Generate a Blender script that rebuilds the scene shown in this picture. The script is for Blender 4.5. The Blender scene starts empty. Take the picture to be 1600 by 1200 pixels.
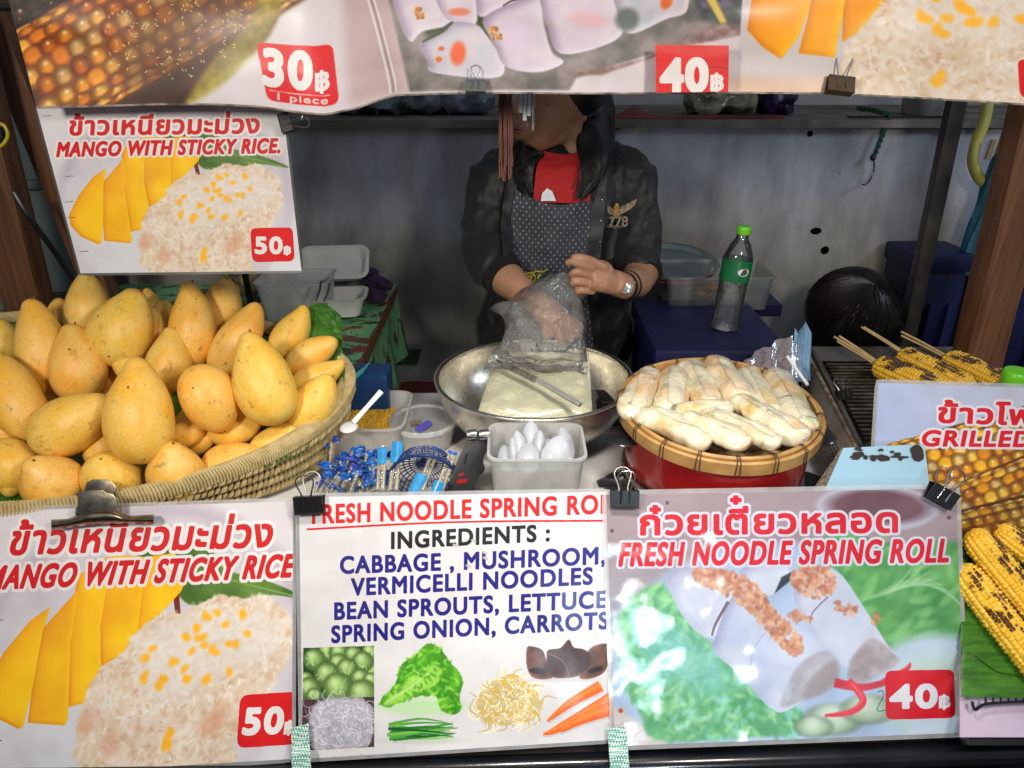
import bpy, bmesh, math, random
import numpy as np
from mathutils import Vector, Matrix, Euler, noise as mnoise
from mathutils.bvhtree import BVHTree

scn = bpy.context.scene
COL = scn.collection
R = math.radians

# ---------------------------------------------------------------- camera, world, lamps, exposure
CAM = Vector((0.0, 0.0, 1.55))
PITCH = R(24.8)
FPX = 1155.0                       # focal length in pixels of a 1600 px wide picture
cam_d = bpy.data.cameras.new('camera')
cam_d.sensor_width = 36.0
cam_d.lens = 36.0 * FPX / 1600.0
cam_d.clip_start = 0.02
cam_d.clip_end = 200.0
cam = bpy.data.objects.new('camera', cam_d)
COL.objects.link(cam)
cam.location = CAM
cam.rotation_euler = (R(90) - PITCH, 0, 0)
scn.camera = cam

world = bpy.data.worlds.new('World')
scn.world = world
world.use_nodes = True
_bg = world.node_tree.nodes['Background']
_bg.inputs['Color'].default_value = (0.58, 0.64, 0.78, 1)     # night glow of a lit market street
_bg.inputs['Strength'].default_value = 0.26


def area_lamp(name, loc, target, size, power, color, size_y=None, spread=None):
    d = bpy.data.lights.new(name, 'AREA')
    d.shape = 'RECTANGLE' if size_y else 'DISK'
    d.size = size
    if size_y:
        d.size_y = size_y
    d.energy = power
    d.color = color
    if spread:
        d.spread = spread
    o = bpy.data.objects.new(name, d)
    COL.objects.link(o)
    o.location = loc
    v = Vector(target) - Vector(loc)
    o.rotation_euler = v.to_track_quat('-Z', 'Y').to_euler()
    return o


area_lamp('street_lamp', (-0.75, -0.05, 1.80), (-0.35, 1.2, 1.0), 0.22, 13.0, (1.0, 0.94, 0.82))
area_lamp('street_lamp', (0.62, 0.05, 1.88), (0.35, 1.2, 0.95), 0.20, 10.5, (1.0, 0.95, 0.86))
area_lamp('stall_lamp', (0.05, 0.64, 1.98), (0.05, 0.80, 0.8), 0.30, 3.6, (1.0, 0.95, 0.86), 0.12, R(85))
area_lamp('shop_glow', (0.46, -1.05, 0.86), (0.48, 1.0, 0.62), 0.26, 0.62, (0.62, 0.86, 1.0), 0.09, R(50))
area_lamp('shop_glow', (0.60, -1.04, 0.96), (0.50, 1.0, 0.66), 0.12, 0.34, (1.0, 0.93, 0.85), 0.08, R(50))
area_lamp('wall_fill', (2.0, 1.2, 2.0), (0.7, 2.1, 1.1), 0.5, 7.0, (0.70, 0.82, 1.0), 0.3)  # unseen cool fill, added to brighten the right of the back wall

scn.view_settings.view_transform = 'Standard'
scn.view_settings.look = 'None'
scn.view_settings.exposure = 0.0
scn.view_settings.gamma = 1.0
scn.view_settings.use_curve_mapping = False
scn.cycles.use_denoising = True
scn.cycles.max_bounces = 10
scn.cycles.transparent_max_bounces = 24
scn.cycles.caustics_reflective = False
scn.cycles.caustics_refractive = False
scn.cycles.sample_clamp_indirect = 4.0

# ---------------------------------------------------------------- from a measured spot to a place
CP, SP = math.cos(PITCH), math.sin(PITCH)


def ray(px, py):
    a, b = (px - 800.0) / FPX, (600.0 - py) / FPX
    return Vector((a, CP + b * SP, -SP + b * CP))


def at_d(px, py, d):
    return CAM + ray(px, py) * d


def at_z(px, py, z):
    r = ray(px, py)
    return CAM + r * ((z - CAM.z) / r.z)


def at_y(px, py, y):
    r = ray(px, py)
    return CAM + r * (y / r.y)


RX = Vector((1, 0, 0))
UP = Vector((0, SP, CP))
FW = Vector((0, CP, -SP))
TABLE_Z = 0.80
# ---------------------------------------------------------------- flat print: pictures and lettering drawn by code
rs = np.random.RandomState
_glyph = {}


def glyph_lines(s):
    if s in _glyph:
        return _glyph[s]
    c = bpy.data.curves.new('lettering', 'FONT')
    c.body = s
    c.size = 1.0
    c.space_character = 1.13 if s.isascii() else 1.05
    c.fill_mode = 'NONE'
    c.resolution_u = 6
    o = bpy.data.objects.new('lettering', c)
    COL.objects.link(o)
    bpy.context.view_layer.update()
    dg = bpy.context.evaluated_depsgraph_get()
    me = o.evaluated_get(dg).to_mesh()
    co = np.array([v.co[:2] for v in me.vertices], dtype=np.float64).reshape(-1, 2)
    nxt = np.array([e.vertices[:] for e in me.edges], dtype=np.int64).reshape(-1, 2)
    # walk the loops so that every edge runs the way its outline does
    adj = {}
    for a, b in nxt:
        adj.setdefault(int(a), []).append(int(b))
        adj.setdefault(int(b), []).append(int(a))
    seen, segs = set(), []
    for s0 in sorted(adj):
        if s0 in seen:
            continue
        loop, prev, cur = [s0], None, s0
        seen.add(s0)
        nb = sorted(adj[s0])
        step = s0 + 1 if s0 + 1 in nb else nb[0]
        while True:
            prev, cur = cur, step
            if cur == s0 or cur in seen:
                break
            seen.add(cur)
            loop.append(cur)
            n2 = [k for k in adj[cur] if k != prev]
            if not n2:
                break
            step = n2[0]
        segs.append(co[loop])
    o.evaluated_get(dg).to_mesh_clear()
    bpy.data.objects.remove(o)
    bpy.data.curves.remove(c)
    _glyph[s] = segs
    return segs


def fill_loops(loops, w, h):
    """coverage of closed loops (pixel coordinates) by the non-zero rule, sampled on a grid of w x h"""
    acc = np.zeros((h, w + 1), dtype=np.int32)
    for L in loops:
        P = np.asarray(L, dtype=np.float64)
        Q = np.roll(P, -1, axis=0)
        for (x0, y0), (x1, y1) in zip(P, Q):
            if y0 == y1:
                continue
            sgn = 1
            if y0 > y1:
                x0, y0, x1, y1 = x1, y1, x0, y0
                sgn = -1
            a, b = int(math.ceil(y0 - 0.5)), int(math.ceil(y1 - 0.5))
            a, b = max(a, 0), min(b, h)
            if b <= a:
                continue
            ys = np.arange(a, b)
            xs = x0 + (ys + 0.5 - y0) * (x1 - x0) / (y1 - y0)
            xi = np.clip(np.ceil(xs - 0.5).astype(np.int64), 0, w)
            acc[ys, xi] += sgn
    return (np.cumsum(acc, axis=1)[:, :w] != 0).astype(np.float32)


def box_blur(m, r):
    r = int(round(r))
    if r < 1:
        return m
    for ax in (0, 1):
        p = np.pad(m, [(r + 1, r) if k == ax else (0, 0) for k in range(2)], mode='edge')
        c = np.cumsum(p, axis=ax, dtype=np.float64)
        n = m.shape[ax]
        k = 2 * r + 1
        if ax == 0:
            m = ((c[k:k + n] - c[:n]) / k).astype(np.float32)
        else:
            m = ((c[:, k:k + n] - c[:, :n]) / k).astype(np.float32)
    return m


def blur(m, r):
    return box_blur(box_blur(m, r * 0.6), r * 0.6)


def dilate(m, r):
    r = int(round(r))
    for i in range(r):
        p = np.pad(m, 1)
        n = np.maximum(np.maximum(p[:-2, 1:-1], p[2:, 1:-1]), np.maximum(p[1:-1, :-2], p[1:-1, 2:]))
        if i % 2:
            n = np.maximum(n, np.maximum(np.maximum(p[:-2, :-2], p[2:, 2:]), np.maximum(p[:-2, 2:], p[2:, :-2])))
        m = np.maximum(m, n)
    return m


def smooth_loop(pts, n=6):
    P = np.array(pts, dtype=np.float64)
    out = []
    N = len(P)
    for i in range(N):
        p0, p1, p2, p3 = P[i - 1], P[i], P[(i + 1) % N], P[(i + 2) % N]
        for t in np.linspace(0, 1, n, endpoint=False):
            out.append(0.5 * ((2 * p1) + (-p0 + p2) * t + (2 * p0 - 5 * p1 + 4 * p2 - p3) * t * t + (-p0 + 3 * p1 - 3 * p2 + p3) * t ** 3))
    return np.array(out)


def c8(r, g, b):
    return np.array((r, g, b), dtype=np.float32) / 255.0


class Canvas:
    """A print. quad = its corners TL, TR, BR, BL in any measuring frame; everything is drawn in that frame."""

    def __init__(self, quad, w, h, base):
        self.w, self.h = w, h
        src = [(0, 0), (w, 0), (w, h), (0, h)]
        A, B = [], []
        for (x, y), (u, v) in zip(quad, src):
            A.append([x, y, 1, 0, 0, 0, -u * x, -u * y]); B.append(u)
            A.append([0, 0, 0, x, y, 1, -v * x, -v * y]); B.append(v)
        self.M = np.append(np.linalg.solve(np.array(A, float), np.array(B, float)), 1).reshape(3, 3)
        self.I = np.linalg.inv(self.M)
        X, Y = np.meshgrid(np.arange(w) + 0.5, np.arange(h) + 0.5)
        Z = self.I[2, 0] * X + self.I[2, 1] * Y + self.I[2, 2]
        self.X = ((self.I[0, 0] * X + self.I[0, 1] * Y + self.I[0, 2]) / Z).astype(np.float32)
        self.Y = ((self.I[1, 0] * X + self.I[1, 1] * Y + self.I[1, 2]) / Z).astype(np.float32)
        self.A = np.empty((h, w, 3), dtype=np.float32)
        self.A[:] = base
        self.k = w / (np.hypot(quad[1][0] - quad[0][0], quad[1][1] - quad[0][1]))

    def to(self, P):
        P = np.asarray(P, dtype=np.float64)
        z = P @ self.M[2, :2] + self.M[2, 2]
        return np.stack([(P @ self.M[0, :2] + self.M[0, 2]) / z, (P @ self.M[1, :2] + self.M[1, 2]) / z], axis=-1)

    def box(self, P, pad):
        x0, y0 = np.floor(P.min(0) - pad).astype(int)
        x1, y1 = np.ceil(P.max(0) + pad).astype(int)
        x0, y0, x1, y1 = max(x0, 0), max(y0, 0), min(x1, self.w), min(y1, self.h)
        if x1 <= x0 or y1 <= y0:
            return None
        return (slice(y0, y1), slice(x0, x1))

    def over(self, m, col, sl=None):
        sl = sl or (slice(None), slice(None))
        m = m[..., None]
        self.A[sl] = self.A[sl] * (1 - m) + np.asarray(col, dtype=np.float32) * m

    def noise(self, size, seed=0, sl=None, sx=None, octaves=3):
        """smooth noise 0..1 in the measuring frame; size = blob size"""
        sl = sl or (slice(None), slice(None))
        X, Y = self.X[sl], self.Y[sl]
        out = np.zeros(X.shape, dtype=np.float32)
        amp, tot = 1.0, 0.0
        for o in range(octaves):
            g = rs(seed * 17 + o).rand(256, 256).astype(np.float32)
            u = X / (size if sx is None else sx) * 2 ** o + 1000.3
            v = Y / size * 2 ** o + 1000.7
            ui, vi = np.floor(u).astype(int), np.floor(v).astype(int)
            fu, fv = u - ui, v - vi
            fu, fv = fu * fu * (3 - 2 * fu), fv * fv * (3 - 2 * fv)
            a, b = ui & 255, vi & 255
            a1, b1 = (ui + 1) & 255, (vi + 1) & 255
            out += amp * ((g[b, a] * (1 - fu) + g[b, a1] * fu) * (1 - fv) + (g[b1, a] * (1 - fu) + g[b1, a1] * fu) * fv)
            tot += amp
            amp *= 0.5
        return out / tot

    def mask(self, pts, soft=1.5, smooth=False, rough=0.0, rsize=20, seed=1):
        if smooth:
            pts = smooth_loop(pts)
        P = self.to(pts)
        s = soft * self.k
        sl = self.box(P, s * 2 + 3 + rough * self.k * 2)
        if sl is None:
            return None, None
        off = np.array([sl[1].start, sl[0].start])
        hh, ww = sl[0].stop - sl[0].start, sl[1].stop - sl[1].start
        m = fill_loops([P - off], ww, hh)
        if rough > 0:
            b = blur(m, rough * self.k)
            n = self.noise(rsize, seed, sl)
            m = np.clip((b - 0.5 + (n - 0.5) * 1.1) * 6 + 0.5, 0, 1)
        if s >= 0.8:
            m = blur(m, s)
        return m, sl

    def poly(self, pts, col, soft=1.5, a=1.0, smooth=False, rough=0.0, rsize=20, seed=1, var=None):
        m, sl = self.mask(pts, soft, smooth, rough, rsize, seed)
        if m is None:
            return
        c = np.asarray(col, dtype=np.float32)
        if var is not None:           # var = (colour2, size[, sx])
            n = self.noise(var[1], seed + 5, sl, var[2] if len(var) > 2 else None)
            n = np.clip((n - 0.5) * 2.2 + 0.5, 0, 1)[..., None]
            c = c * (1 - n) + np.asarray(var[0], dtype=np.float32) * n
        self.over(m * a, c, sl)

    def inner(self, pts, col, width, a=0.5, smooth=False, dx=0, dy=0):
        """tone that falls off inwards from the outline, on the side given by dx, dy"""
        m, sl = self.mask(pts, 1.0, smooth)
        if m is None:
            return
        sh = np.roll(np.roll(m, int(-dx * self.k), axis=1), int(-dy * self.k), axis=0)
        b = blur(sh, width * self.k)
        self.over(m * np.clip(1 - b, 0, 1) * a, col, sl)

    def ell(self, cx, cy, rx, ry, rot, col, soft=0.25, a=1.0, lit=None):
        """soft = relative falloff; lit = (colour, dx, dy) a highlight on it"""
        r = max(rx, ry) * 1.3
        P = self.to([(cx - r, cy - r), (cx + r, cy - r), (cx + r, cy + r), (cx - r, cy + r)])
        sl = self.box(P, 1)
        if sl is None:
            return
        X, Y = self.X[sl] - cx, self.Y[sl] - cy
        c, s = math.cos(rot), math.sin(rot)
        u, v = (X * c + Y * s) / rx, (-X * s + Y * c) / ry
        d = np.sqrt(u * u + v * v)
        m = np.clip((1 - d) / soft + 0.5, 0, 1)
        if lit is not None and lit[0] is not None:
            lc, lx, ly = lit[:3]
            gr = lit[3] if len(lit) > 3 else 0.18
            g = np.exp(-(((X / max(rx, ry) - lx) ** 2 + (Y / max(rx, ry) - ly) ** 2) / gr)) * (lit[4] if len(lit) > 4 else 1.0)
            e = np.clip(1 - d * d * 0.45, 0.4, 1)
            col = np.asarray(col, dtype=np.float32) * e[..., None]
            col = col * (1 - g[..., None]) + np.asarray(lc, dtype=np.float32) * g[..., None]
        self.over(m * a, col, sl)

    def line(self, pts, width, col, a=1.0, soft=0.6, smooth=True):
        P = np.array(pts, dtype=float)
        if smooth and len(P) > 2:
            Q = []
            for i in range(len(P) - 1):
                p0, p1, p2, p3 = P[max(i - 1, 0)], P[i], P[i + 1], P[min(i + 2, len(P) - 1)]
                for t in np.linspace(0, 1, 6, endpoint=False):
                    Q.append(0.5 * ((2 * p1) + (-p0 + p2) * t + (2 * p0 - 5 * p1 + 4 * p2 - p3) * t * t + (-p0 + 3 * p1 - 3 * p2 + p3) * t ** 3))
            Q.append(P[-1])
            P = np.array(Q)
        d = np.gradient(P, axis=0)
        n = np.stack([-d[:, 1], d[:, 0]], 1)
        n /= (np.linalg.norm(n, axis=1)[:, None] + 1e-9)
        wv = np.atleast_1d(np.array(width, dtype=float))
        wv = np.interp(np.linspace(0, 1, len(P)), np.linspace(0, 1, len(wv)), wv)[:, None] / 2
        self.poly(np.vstack([P + n * wv, (P - n * wv)[::-1]]), col, soft, a)

    def text(self, s, x0, x1, yb0, yb1, cap, bold=0.0, slant=0.0, col=(0, 0, 0), outline=(), extra=(), ref=None, arc=0.0):
        """s set from x0 to x1 on a baseline yb0..yb1; cap = height of its capitals; outline = [(colour, width)...] widest first"""
        L = [np.array(g) for g in glyph_lines(s)]
        allp = np.vstack(L)
        gx0, gx1 = allp[:, 0].min(), allp[:, 0].max()
        if ref is None:
            hh = np.vstack(glyph_lines('H'))
            ch = hh[:, 1].max()
        else:
            hh = np.vstack(glyph_lines(ref))
            ch = hh[:, 1].max()
        for (t, fx, dy) in extra:           # marks that sit higher: (mark, fraction of the width, lift in em)
            e = [np.array(g) for g in glyph_lines(t)]
            ee = np.vstack(e)
            cx = (ee[:, 0].min() + ee[:, 0].max()) / 2
            L += [g + np.array([gx0 + fx * (gx1 - gx0) - cx, dy]) for g in e]
        f = (x1 - x0) / (gx1 - gx0)
        v = cap / ch
        loops = []
        for g in L:
            t = (g[:, 0] - gx0) / (gx1 - gx0)
            xx = x0 + (g[:, 0] - gx0) * f + g[:, 1] * v * slant
            yy = yb0 + (yb1 - yb0) * t - g[:, 1] * v - arc * 4 * t * (1 - t)
            loops.append(self.to(np.stack([xx, yy], 1)))
        P = np.vstack(loops)
        SS = 2
        mx = (bold + max([0] + [o[1] for o in outline])) * self.k + 4
        sl = self.box(P, mx)
        if sl is None:
            return
        off = np.array([sl[1].start, sl[0].start])
        hh, ww = (sl[0].stop - sl[0].start) * SS, (sl[1].stop - sl[1].start) * SS
        m = fill_loops([(p - off) * SS for p in loops], ww, hh)
        down = lambda q: q.reshape(hh // SS, SS, ww // SS, SS).mean(axis=(1, 3))
        m = dilate(m, bold * self.k * SS)
        for oc, ow in outline:
            self.over(down(dilate(m, ow * self.k * SS)), oc, sl)
        self.over(down(m), col, sl)

    def stamps(self, P, rx, ry, rot, cols, seed=0, lit=None, soft=0.5, a=1.0, jit=0.3):
        q = rs(seed)
        for (x, y) in P:
            j = 1 + (q.rand() - 0.5) * 2 * jit
            c = cols[q.randint(len(cols))]
            self.ell(x, y, rx * j, ry * j, (q.rand() * math.pi if rot is None else rot + (q.rand() - 0.5) * 0.5), c, soft, a, lit)

    def image(self, name):
        img = bpy.data.images.new(name, self.w, self.h)
        px = np.ones((self.h, self.w, 4), dtype=np.float32)
        lum = self.A.mean(axis=2, keepdims=True)
        A = lum + (self.A - lum) * 1.18
        A = 0.92 * (A + 0.10 * (A - 0.55))
        px[..., :3] = np.clip(A, 0, 1)[::-1]
        img.pixels.foreach_set(px.ravel())
        img.update()
        img.pack()
        return img


def inside(pts, n, seed, smooth=True):
    """n random spots within an outline"""
    P = smooth_loop(pts) if smooth else np.array(pts, float)
    q = rs(seed)
    lo, hi = P.min(0), P.max(0)
    out = []
    Q = np.roll(P, -1, axis=0)
    while len(out) < n:
        c = lo + q.rand(400, 2) * (hi - lo)
        cross = ((P[None, :, 1] > c[:, None, 1]) != (Q[None, :, 1] > c[:, None, 1])) & (c[:, None, 0] < (Q[None, :, 0] - P[None, :, 0]) * (c[:, None, 1] - P[None, :, 1]) / (Q[None, :, 1] - P[None, :, 1] + 1e-12) + P[None, :, 0])
        out += list(c[cross.sum(1) % 2 == 1])
    return out[:n]


def rice(cv, blob, s, seed=3, n=900):
    """a mound of glossy coconut rice; s = scale of its grains"""
    cv.poly(blob, c8(226, 206, 184), 3 * s, smooth=True, rough=9 * s, rsize=16 * s, seed=seed, var=(c8(236, 222, 208), 70 * s))
    pal = [c8(243, 232, 218), c8(228, 204, 178), c8(236, 218, 198), c8(214, 184, 156), c8(246, 240, 232), c8(240, 226, 214)]
    cv.stamps(inside(blob, n, seed), 15 * s, 7 * s, None, pal, seed, soft=0.9, a=0.55)
    cv.stamps(inside(blob, n // 2, seed + 1), 8 * s, 3 * s, None, [c8(255, 252, 246), c8(205, 172, 146), c8(250, 240, 228)], seed, soft=0.9, a=0.5)


def beans(cv, P, s, seed=5):
    q = rs(seed)
    for (x, y) in P:
        for k in range(1 + q.randint(2)):
            cv.ell(x + q.randn() * 7 * s * k, y + q.randn() * 6 * s * k, 13 * s, 9 * s, q.rand() * 3, c8(252, 190, 66), 0.9, 0.9)


def mango_slices(cv, slices, hue=0):
    for i, s in enumerate(slices):
        a = c8(246, 196 - hue, 12) if i % 2 == 0 else c8(240, 184 - hue, 8)
        cv.poly(s, a, 1.5, var=(c8(252, 208 - hue, 24), 90))
        cv.inner(s, c8(206, 120, 4), 9, 0.9, dx=-6, dy=3)
        cv.inner(s, c8(226, 150, 8), 40, 0.6, dx=-18, dy=-10)
        cv.inner(s, c8(255, 222, 60), 10, 0.5, dx=8, dy=-3)


def price_box(cv, quad, col=c8(206, 30, 34), rad=8):
    q = []
    P = np.array(quad, float)
    for i in range(4):
        p, a, b = P[i], P[i - 1], P[(i + 1) % 4]
        ua, ub = (a - p) / np.linalg.norm(a - p), (b - p) / np.linalg.norm(b - p)
        for t in (0, 0.25, 0.5, 0.75, 1):
            q.append(p + ua * rad * (1 - t) ** 2 + ub * rad * t ** 2)
    cv.poly(q, col, 0.6)


def art_mango(cv, with_text=True):
    """sliced mango and sticky rice on a pale plate (frame: the small upper sign, 1473 x 1200)"""
    g = np.clip((cv.Y - 440) / 700, 0, 1)[..., None]
    cv.A[:] = c8(228, 222, 226) * (1 - g) + c8(226, 226, 232) * g
    n = cv.noise(260, 3)[..., None]
    cv.A[:] = cv.A * (0.965 + 0.05 * n)
    cv.ell(745, 870, 500, 425, 0, c8(190, 178, 192), 0.10, 0.85)
    cv.ell(745, 890, 478, 415, 0, c8(216, 210, 218), 0.10, 1)
    cv.ell(700, 1010, 470, 260, 0, c8(226, 226, 232), 0.5, 0.9)
    cv.poly([(690, 600), (760, 575), (900, 575), (965, 640), (1090, 672), (1226, 730), (1100, 716), (900, 742), (820, 700)], c8(74, 104, 44), 3, smooth=True, var=(c8(110, 140, 70), 60))
    cv.line([(730, 610), (900, 650), (1200, 724)], 5, c8(130, 160, 90))
    cv.line([(822, 690), (834, 735), (846, 775)], [20, 14], c8(120, 52, 20))
    mango_slices(cv, [
        [(712, 600), (800, 590), (860, 640), (840, 700), (790, 760), (722, 810)],
        [(604, 590), (718, 600), (728, 812), (690, 868), (636, 898), (606, 780)],
        [(518, 650), (612, 590), (613, 790), (634, 900), (600, 992), (558, 1000), (522, 800)],
        [(526, 690), (444, 790), (438, 900), (446, 1036), (556, 1046), (562, 1030), (532, 830), (530, 720)],
        [(452, 734), (400, 770), (340, 850), (300, 930), (306, 975), (350, 1020), (420, 1050), (434, 1046), (442, 940), (442, 800)]])
    blob = [(596, 1010), (606, 960), (640, 902), (700, 862), (722, 810), (790, 760), (850, 762), (900, 738), (960, 712), (1040, 726), (1104, 720), (1176, 772), (1198, 830), (1190, 900), (1150, 980), (1096, 1050), (1062, 1104), (1045, 1160), (650, 1160), (600, 1090)]
    rice(cv, blob, 1.0)
    cv.poly([(780, 800), (900, 760), (1050, 760), (1150, 800), (1150, 880), (1000, 940), (860, 1000), (760, 960), (740, 880)], c8(240, 236, 234), 26, 0.55, smooth=True)
    for sx, sy in ((1010, 1040), (985, 1060), (620, 1040), (700, 1100)):
        cv.ell(sx, sy, 24, 34, 0.4, c8(214, 160, 130), 1.0, 0.5)
    beans(cv, [(935, 775), (960, 762), (905, 800), (880, 828), (915, 830), (935, 850), (960, 860), (900, 865), (1010, 848), (1030, 850), (1060, 822), (1040, 772), (990, 795), (780, 855), (765, 880), (845, 893), (885, 912), (895, 940), (830, 935), (820, 955), (768, 938), (955, 938), (1022, 924), (870, 1080), (862, 1096), (872, 1108)], 1.0)
    red = c8(196, 26, 32)
    white = c8(240, 236, 236)
    cv.text('ข้าวเหนียวมะม่วง', 296, 1092, 584, 575, 64, bold=3.6, slant=0.04, col=red, outline=[(white, 9)], ref='ว')
    cv.text('MANGO WITH STICKY RICE.', 246, 1184, 681, 664, 62, bold=3.4, slant=0.14, col=red, outline=[(white, 8)])
    price_box(cv, [(1064, 986), (1246, 982), (1256, 1118), (1074, 1122)], rad=26)
    cv.text('50', 1088, 1200, 1086, 1086, 62, bold=4.8, col=c8(242, 240, 240))
    cv.text('฿', 1210, 1238, 1092, 1090, 30, bold=2.2, col=c8(242, 240, 240))
    for x, y in ((200, 497), (300, 768), (300, 877), (305, 943), (360, 1080)):
        cv.line([(x - 18, y + 1), (x + 18, y - 2)], 2.5, c8(60, 56, 60), 0.8, smooth=False)


def corn_field(cv, axis0, axis1, half, rows, step, seed, tone, dark=1.0, hl=c8(255, 250, 240)):
    """kernels of a boiled corn cob lying from axis0 to axis1"""
    a, b = np.array(axis0, float), np.array(axis1, float)
    d = (b - a) / np.linalg.norm(b - a)
    n = np.array([-d[1], d[0]])
    Lg = np.linalg.norm(b - a)
    q = rs(seed)
    ang = math.atan2(d[1], d[0])
    edge = [a + n * half, b + n * half, b + d * half * 0.3, b - n * half, a - n * half, a - d * half * 0.55]
    cv.poly(edge, c8(92, 52, 18) * dark, 4, smooth=True)
    for i in range(rows):
        t = -1 + 2 * (i + 0.5) / rows
        off = math.sin(t * math.pi / 2)
        wdt = math.cos(off * math.pi / 2 * 0.86) * half * math.pi / rows * 0.62
        x = (i % 2) * step / 2 - half * 0.45 * math.cos(t * 1.4)
        while x < Lg + half * 0.2 * math.cos(t * 1.4):
            p = a + d * (x + q.randn() * step * 0.07) + n * (off * half + q.randn() * 1.5)
            c = tone[q.randint(len(tone))] * dark
            cv.ell(p[0], p[1], step * 0.58, max(wdt * 1.1, 3), ang + q.randn() * 0.12, c * np.array([0.72, 0.60, 0.40], dtype=np.float32), 0.35, 1)
            h = hl if q.rand() < 0.75 else None
            cv.ell(p[0] - n[0] * 0.1 * wdt, p[1] - 0.06 * wdt, step * 0.46, max(wdt * 0.86, 2.5), ang + q.randn() * 0.12, c, 0.6, 1, (h, -0.15 + q.randn() * 0.12, -0.28 + q.randn() * 0.08, 0.035 + q.rand() * 0.04, 0.35 + q.rand() * 0.5) if h is not None else None)
            cv.ell(p[0] + d[0] * wdt * 0.1, p[1] + wdt * 0.3, step * 0.3, wdt * 0.3, ang, c * 1.18, 0.9, 0.5)
            x += step * (0.92 + q.rand() * 0.16)


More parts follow.
